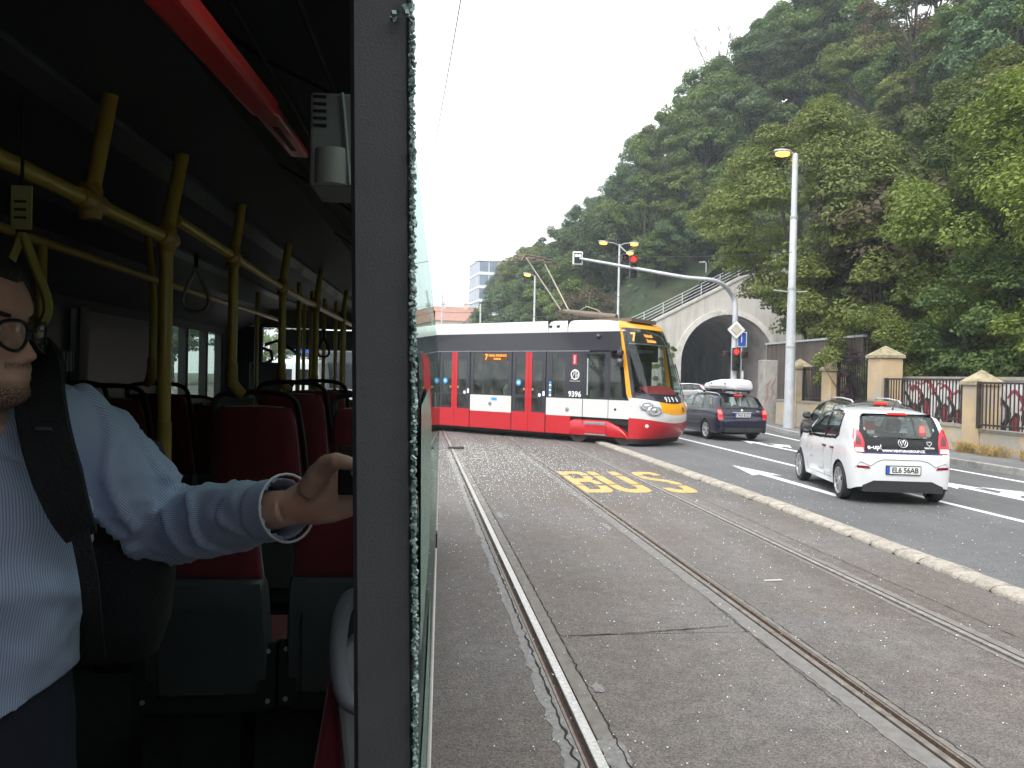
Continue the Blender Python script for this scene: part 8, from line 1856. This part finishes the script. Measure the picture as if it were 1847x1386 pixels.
# ---- shirt
def sleeve(S_, E_, W_, rs, end=0.0):
    D = (E_ - S_).normalized(); return limb([S_ - D * 0.03, S_.lerp(E_, 0.35), S_.lerp(E_, 0.72), E_, E_.lerp(W_, 0.35), E_.lerp(W_, 0.72), W_ - (W_ - E_).normalized() * end], rs, 24)
lsl = sleeve(SH, EL, WR, [0.068, 0.070, 0.066, 0.058, 0.053, 0.048, 0.045], 0.004); rsl = sleeve(SHR, ELR, WRR, [0.088, 0.086, 0.076, 0.068, 0.06, 0.052, 0.045], 0.02)
yoke = MB().tube([NB + TS * -0.15 + Vector((0, 0, -0.035)), NB + TS * -0.05 + Vector((0, 0, 0.0)), NB + TS * 0.07 + Vector((0, 0, 0.02)), SH + Vector((0, 0, 0.0))], [0.072, 0.066, 0.066, 0.070], 18)
ch = MB().lathe([(0.02, -0.08), (0.06, -0.06), (0.08, 0), (0.06, 0.06), (0.02, 0.08)], 20, Matrix.Translation(SH.lerp(HIP, 0.22)))
st = merge([torso(0.014), lsl, rsl, yoke, ch]); sme = remeshed(st, 0.0075, 'shirt', 7, 0.5)
zhem = lambda p: 1.345 + 0.05 * ((p - HIP).dot(TS) / 0.16)
ua, fa2 = (EL - SH).normalized(), (WR - EL).normalized(); us_ = []
def along(p, A, B):
    d = B - A; t = (p - A).dot(d) / d.length_squared; return t, (p - (A + d * max(0, min(1, t)))).length, (p - A).dot(d) / d.length
def rn_(v): return 1 - abs(noise.noise(v)) * 2
def fold(v): return max(0.0, 1 - abs(noise.noise(v)) * 5.5) ** 1.3
_co = np.zeros(len(sme.vertices) * 3, np.float32); sme.vertices.foreach_get('co', _co); _no = np.zeros(len(sme.vertices) * 3, np.float32); sme.vertices.foreach_get('normal', _no); _co = _co.reshape(-1, 3); _no = _no.reshape(-1, 3)
class _V: pass
for _i in range(len(_co)):
    v = _V(); v.co = Vector(_co[_i]); v.normal = Vector(_no[_i])
    p = v.co.copy(); t1, d1, s1 = along(p, SH, EL); t2, d2, s2 = along(p, EL, WR); nn = v.normal
    if t2 > 0.02 and d2 < 0.085 and d2 <= d1 + 0.01:      # forearm: rings of creases
        r_ = p - (EL + (WR - EL) * t2); a = math.atan2(r_.dot(fa2.cross(Vector((0, 0, 1))).normalized()), r_.z); u = a * 0.055
        k = rn_((s2 * 17 + 0.7 * math.sin(a), a * 0.9, 3)); amp = 0.0105 * max(0, 1 - max(0, t2 - 0.62) / 0.2) if t2 > 0.62 else 0.0105
        v.co += nn * (amp * 0.45 * k + amp * 0.95 * fold((s2 * 15 + 0.6 * math.sin(a), a * 0.7, 13)))
        if t2 > 0.83: v.co += nn * 0.0035                 # cuff
        us_.append(u * 1.0 + 5)
    elif d1 < 0.125 and -0.15 < t1 < 1.15:
        r_ = p - (SH + (EL - SH) * t1); a = math.atan2(r_.dot(ua.cross(Vector((0, 1, 0))).normalized()), -r_.y); u = a * 0.08
        k = rn_((s1 * 6 + a * 0.6, a * 0.7, 7)); k2 = rn_((s1 * 12 - a * 1.0, a * 1.0, 2))
        v.co += nn * (0.008 * k + 0.012 * fold((s1 * 7 + a * 0.7, a * 0.8, 17)) + 0.008 * fold((s1 * 13 - a * 0.9, a * 0.9, 27)) * max(0, t1)); us_.append(u + 10)
    else:
        q = p - HIP; a = math.atan2(q.dot(TS), q.dot(TN)); u = a * 0.15
        k = rn_((q.dot(TS) * 4.5 + q.z * 6.5, q.z * 1.6 - q.dot(TS) * 2.2, 5)); k2 = rn_((q.dot(TS) * 9 + q.z * 8, q.z * 3, 9))
        v.co += nn * (0.010 * k + 0.010 * fold((q.dot(TS) * 4.0 + q.z * 5.0, q.z * 1.5 - q.dot(TS) * 2.0, 15)) + 0.005 * fold((q.dot(TS) * 8 - q.z * 4, q.z * 6, 25))); us_.append(u)
    _co[_i] = v.co
sme.vertices.foreach_set('co', _co.ravel()); sme.update()
at = sme.attributes.new('stripe', 'FLOAT', 'POINT'); at.data.foreach_set('value', us_)
bm = bmesh.new(); bm.from_mesh(sme)
for v in bm.verts:
    if zhem(v.co) - 0.009 < v.co.z < zhem(v.co) and (v.co - HIP).length < 0.4 and along(v.co, SHR, ELR)[1] > 0.10: v.co.z = zhem(v.co) + 0.0001
dele = [v for v in bm.verts if v.co.z < zhem(v.co) and (v.co - HIP).length < 0.4 and along(v.co, SHR, ELR)[1] > 0.10] 
dele += [v for v in bm.verts if (v.co - NB).length < 0.075 and v.co.z > NB.z - 0.005 or (v.co - WR).dot(fa2) > -0.006 and (v.co - WR).length < 0.08]
bmesh.ops.delete(bm, geom=list(set(dele)), context='VERTS'); bm.to_mesh(sme); bm.free()
M_SHIRT = bpy.data.materials.new('striped_shirt'); M_SHIRT.use_nodes = True
_t = M_SHIRT.node_tree; _b = _t.nodes['Principled BSDF']; _L = _t.links.new
_at = _t.nodes.new('ShaderNodeAttribute'); _at.attribute_name = 'stripe'; _m1 = _t.nodes.new('ShaderNodeMath'); _m1.operation = 'MULTIPLY'; _m1.inputs[1].default_value = 2 * math.pi / 0.0034; _L(_at.outputs['Fac'], _m1.inputs[0])
_m2 = _t.nodes.new('ShaderNodeMath'); _m2.operation = 'SINE'; _L(_m1.outputs[0], _m2.inputs[0]); _m3 = _t.nodes.new('ShaderNodeMapRange'); _m3.inputs[1].default_value = -0.5; _m3.inputs[2].default_value = 0.5; _L(_m2.outputs[0], _m3.inputs[0])
_mx = _t.nodes.new('ShaderNodeMix'); _mx.data_type = 'RGBA'; _mx.inputs[6].default_value = (0.47, 0.53, 0.69, 1); _mx.inputs[7].default_value = (0.26, 0.325, 0.53, 1); _L(_m3.outputs[0], _mx.inputs[0]); _L(_mx.outputs[2], _b.inputs['Base Color']); _b.inputs['Roughness'].default_value = 0.8; _b.inputs['Sheen Weight'].default_value = 0.15
sme.materials.append(M_SHIRT)
so = inst('shirt', sme, man); so.modifiers.new('thick', 'SOLIDIFY').thickness = 0.0022; so.modifiers['thick'].offset = -1
# cuff edge, collar
ce = MB().tube([WR - fa2 * 0.004 + (Matrix.Rotation(2 * math.pi * k / 24, 3, fa2) @ fa2.cross(Vector((0, 1, 0))).normalized()) * 0.0525 for k in range(25)], 0.0022, 6); ce.build('cuff_edge', pmat('cuff_pale', (0.62, 0.64, 0.68), 0.8), man, smooth=60)
rows = []
for (h, r1) in ((0.0, 0.072), (0.035, 0.068), (0.037, 0.070), (0.0, 0.082), (-0.012, 0.090)):
    rows.append([NB + Vector((0.012, 0, -0.012 + h)) + TS * (r1 * math.cos(2 * math.pi * k / 28)) + TN * (r1 * 1.02 * math.sin(2 * math.pi * k / 28)) - Vector((0, 0, 0.022 * max(0, math.sin(2 * math.pi * k / 28)))) for k in range(29)])
MB().grid(rows).build('collar', pmat('collar_blue', (0.50, 0.56, 0.68), 0.8), man, smooth=60)
# ---- trousers, shoes
tr_ = merge([solid([ell(HIP + Vector((0, 0, 0.20)), 0.158, 0.118), ell(HIP + Vector((0, 0, 0.08)), 0.166, 0.125), ell(HIP - Vector((0, 0, 0.06)), 0.175, 0.130), ell(HIP - Vector((0, 0, 0.14)), 0.165, 0.115)])] + [limb([h, h.lerp(k, 0.5), k, k.lerp(a, 0.5), a - Vector((0, 0, 0.03))], [0.100, 0.092, 0.075, 0.070, 0.066]) for h, k, a in legs])
tme = remeshed(tr_, 0.010, 'trousers', 5, 0.5)
_co = np.zeros(len(tme.vertices) * 3, np.float32); tme.vertices.foreach_get('co', _co); _no = np.zeros(len(tme.vertices) * 3, np.float32); tme.vertices.foreach_get('normal', _no); _co = _co.reshape(-1, 3); _no = _no.reshape(-1, 3)
for _i in range(len(_co)): p_ = _co[_i]; _co[_i] += _no[_i] * 0.006 * rn_((p_[0] * 9, p_[1] * 9, p_[2] * 7))
tme.vertices.foreach_set('co', _co.ravel()); tme.update()
tme.materials.append(pmat('navy_trousers', (0.016, 0.018, 0.035), 0.85, var=0.15, scale=20)); inst('trousers', tme, man)
for h, k, a in legs:
    f = TN; c = Vector((a.x, a.y, FLOORZ)); rows = []
    for (t, w, hh) in ((-0.075, 0.02, 0.06), (-0.065, 0.036, 0.085), (0.0, 0.040, 0.095), (0.08, 0.046, 0.065), (0.15, 0.044, 0.048), (0.185, 0.025, 0.036)):
        rows.append([c + f * t + TS * (w * math.cos(x_)) + Vector((0, 0, 0.002 + hh * 0.5 * (1 + math.sin(x_)))) for x_ in [2 * math.pi * q / 14 for q in range(14)]])
    solid(rows).build('shoe', M_TRIM, man, smooth=50)
# ---- hair and glasses
hz = [0.045 + 0.195 * i / 44 for i in range(45)]; hb_ = MB(); rows = []
for z in hz:
    row = []
    for k in range(72):
        t = 2 * math.pi * k / 72; tt = min(t, 2 * math.pi - t)           # 0 at the face
        line_ = interp([(0, 0.186), (0.5, 0.192), (0.85, 0.172), (1.05, 0.140), (1.2, 0.095), (1.45, 0.120), (1.7, 0.118), (1.95, 0.06), (3.2, 0.045)], tt)
        lift = interp([(-0.02, -0.012), (0.0, 0.002), (0.012, 0.011), (0.06, 0.017)], z - line_) + 0.003 * noise.noise((k * 0.9, z * 40, 2))
        row.append(HM @ head_pt(z, t, lift))
    rows.append(row)
hb_.grid(rows, closed=True); hb_.add([HM @ Vector((-0.128, 0, 0.262))] + rows[-1], [(0, 1 + k, 1 + (k + 1) % 72) for k in range(72)])
hb_.build('hair', pmat('dark_hair', (0.018, 0.013, 0.010), 0.55, var=0.3, scale=60, bump=0.6, bscale=220), man, smooth=60)
gl = empty('glasses', (0, 0, 0), 0, man); M_GF = pmat('glasses_black', (0.010, 0.010, 0.011), 0.3)
def gp(x, y, z): return HM @ Vector((x, y, z))
for sy in (-1, 1):
    ring_ = [gp(-0.010 - 0.010 * abs(math.cos(a)) * (1 if math.cos(a) > 0 else 0) * 1.3, sy * (0.034 + 0.0265 * math.cos(a)), 0.108 + 0.0215 * math.sin(a) + 0.002 * math.cos(2 * a)) for a in [2 * math.pi * k / 28 for k in range(29)]]
    rm = MB().tube(ring_, 0.0026, 7).build('rim', M_GF, gl, smooth=60)
    MB().add([gp(-0.0115, sy * 0.034, 0.108)] + ring_[:28], [(0, 1 + k, 1 + (k + 1) % 28) for k in range(28)]).build('lens', glass('lens_glass', (0.86, 0.88, 0.88), 0.8), rm)
    MB().tube([gp(-0.022, sy * 0.060, 0.116), gp(-0.045, sy * 0.074, 0.116), gp(-0.10, sy * 0.080, 0.115), gp(-0.13, sy * 0.079, 0.098)], 0.0022, 6).build('temple', M_GF, gl)
MB().tube([gp(-0.010, -0.0085, 0.113), gp(-0.006, 0, 0.1155), gp(-0.010, 0.0085, 0.113)], 0.0024, 6).build('bridge', M_GF, gl)
for sy in (-1, 1):
    MB().lathe([(0.001, -0.0105), (0.0075, -0.0075), (0.0105, 0), (0.0075, 0.0075), (0.001, 0.0105)], 14, HM @ Matrix.Translation((-0.0415, sy * 0.032, 0.1155))).build('eye', pmat('eye_white', (0.55, 0.52, 0.5), 0.2), man, smooth=60)
    MB().tube([HM @ (head_pt(0.133, sy * 0.30) + Vector((0.002, 0, 0))), HM @ (head_pt(0.1365, sy * 0.62) + Vector((0.003, 0, 0))), HM @ (head_pt(0.131, sy * 0.95) + Vector((0.002, 0, 0)))], [0.003, 0.0042, 0.002], 6).build('eyebrow', MATS['dark_hair'], man)
# ---- phone in the hand, rucksack on the shoulder
ph = empty('phone', (0, 0, 0)); ph.matrix_world = BM; tag(ph, 'black phone held sideways in the outstretched hand', 'phone')
a, c = busat(612, 803, 1.188), busat(760, 893, 1.188)
MB().box((a.x, 1.176, c.z), (c.x, 1.185, a.z)).build('phone_body', pmat('phone_black', (0.008, 0.008, 0.010), 0.3), ph, bevel=0.004, bseg=3)
q = busat(638, 853, 1.18); MB().lathe([(0.0042, 0), (0.0042, 0.0012), (0.0005, 0.0014)], 14, Matrix.Translation((q.x, 1.1758, q.z)) @ Matrix.Rotation(R(90), 4, 'X')).build('phone_button', pmat('button_grey', (0.3, 0.3, 0.3), 0.4), ph)
bp_ = empty('backpack', (0, 0, 0)); bp_.matrix_world = BM; tag(bp_, 'black rucksack hanging from the man\'s shoulder behind his arm', 'backpack')
M_BAG = pmat('bag_black', (0.010, 0.010, 0.013), 0.8, var=0.2, scale=30, bump=0.3, bscale=200)
bc = busat(196, 1000, 1.46); rows = []
for (z, w, d) in ((-0.19, 0.03, 0.03), (-0.18, 0.085, 0.055), (-0.12, 0.105, 0.07), (0.0, 0.115, 0.075), (0.12, 0.11, 0.07), (0.20, 0.085, 0.055), (0.225, 0.03, 0.03)):
    rows.append([bc + Vector((w * math.copysign(abs(math.cos(x_)) ** 0.7, math.cos(x_)), d * math.copysign(abs(math.sin(x_)) ** 0.7, math.sin(x_)), z)) for x_ in [2 * math.pi * q_ / 22 for q_ in range(22)]])
solid(rows).build('bag_body', M_BAG, bp_, smooth=60)
def ribbon(pts, w, th, m, name, nrm):
    P_ = bez(pts, 5); rows = []
    for i, p_ in enumerate(P_):
        d = (P_[min(i + 1, len(P_) - 1)] - P_[max(i - 1, 0)]).normalized(); n0 = nrm(i / (len(P_) - 1)); sd = d.cross(n0).normalized(); n1 = sd.cross(d); ww = w if not callable(w) else w(i / (len(P_) - 1))
        rows.append([p_ + sd * (ww * a_) + n1 * (th * b_) for a_, b_ in ((-1, 0), (-0.9, 1), (0.9, 1), (1, 0), (0.9, -1), (-0.9, -1))])
    return solid(rows).build(name, m, bp_, smooth=50)
SP = [(63, 640, 1.30), (70, 672, 1.20), (72, 720, 1.145), (84, 790, 1.12), (104, 860, 1.115), (126, 925, 1.125), (146, 965, 1.15)]
sp_ = [busat(*q_) for q_ in SP]; sp_ = [sp_[0] + Vector((-0.03, 0.12, -0.10)), sp_[0] + Vector((-0.01, 0.05, -0.01))] + sp_
ribbon(sp_, lambda t: interp([(0, 0.025), (0.25, 0.034), (0.75, 0.032), (1, 0.022)], t), 0.007, M_BAG, 'shoulder_strap', lambda t: Vector((0.25, -1, 0.25)))
ribbon([busat(142, 950, 1.14), busat(160, 1040, 1.14), busat(168, 1120, 1.16), busat(176, 1190, 1.25)], 0.0125, 0.002, M_BAG, 'webbing_strap', lambda t: Vector((0.2, -1, 0)))
MB().box((-0.0, 0, 0), (0.02, 0.003, 0.004)).build('strap_logo', pmat('faint_grey', (0.09, 0.09, 0.10), 0.6), bp_, loc=busat(64, 776, 1.108))
rt = busat(200, 1174, 1.5); MB().box((-0.009, -0.004, -0.009), (0.009, 0.004, 0.009)).build('red_tag', pmat('red_tag', (0.5, 0.02, 0.02), 0.5), bp_, loc=rt)
_tick('70_person')
# ------------------------------------------------------------------ damp air
hz_m = bpy.data.materials.new('haze_air'); hz_m.use_nodes = True; _t = hz_m.node_tree; _t.nodes.clear()
_o = _t.nodes.new('ShaderNodeOutputMaterial'); _v = _t.nodes.new('ShaderNodeVolumePrincipled'); _v.inputs['Color'].default_value = (0.86, 0.93, 1.0, 1); _v.inputs['Density'].default_value = 0.0008; _v.inputs['Anisotropy'].default_value = 0.0
_t.links.new(_v.outputs[0], _o.inputs['Volume'])
hz = MB().box((-402, -82, -1.1), (402, 422, 66)).build('haze', hz_m); hz['kind'] = 'stuff'; tag(hz, 'thin damp haze filling the air over the street', 'haze')
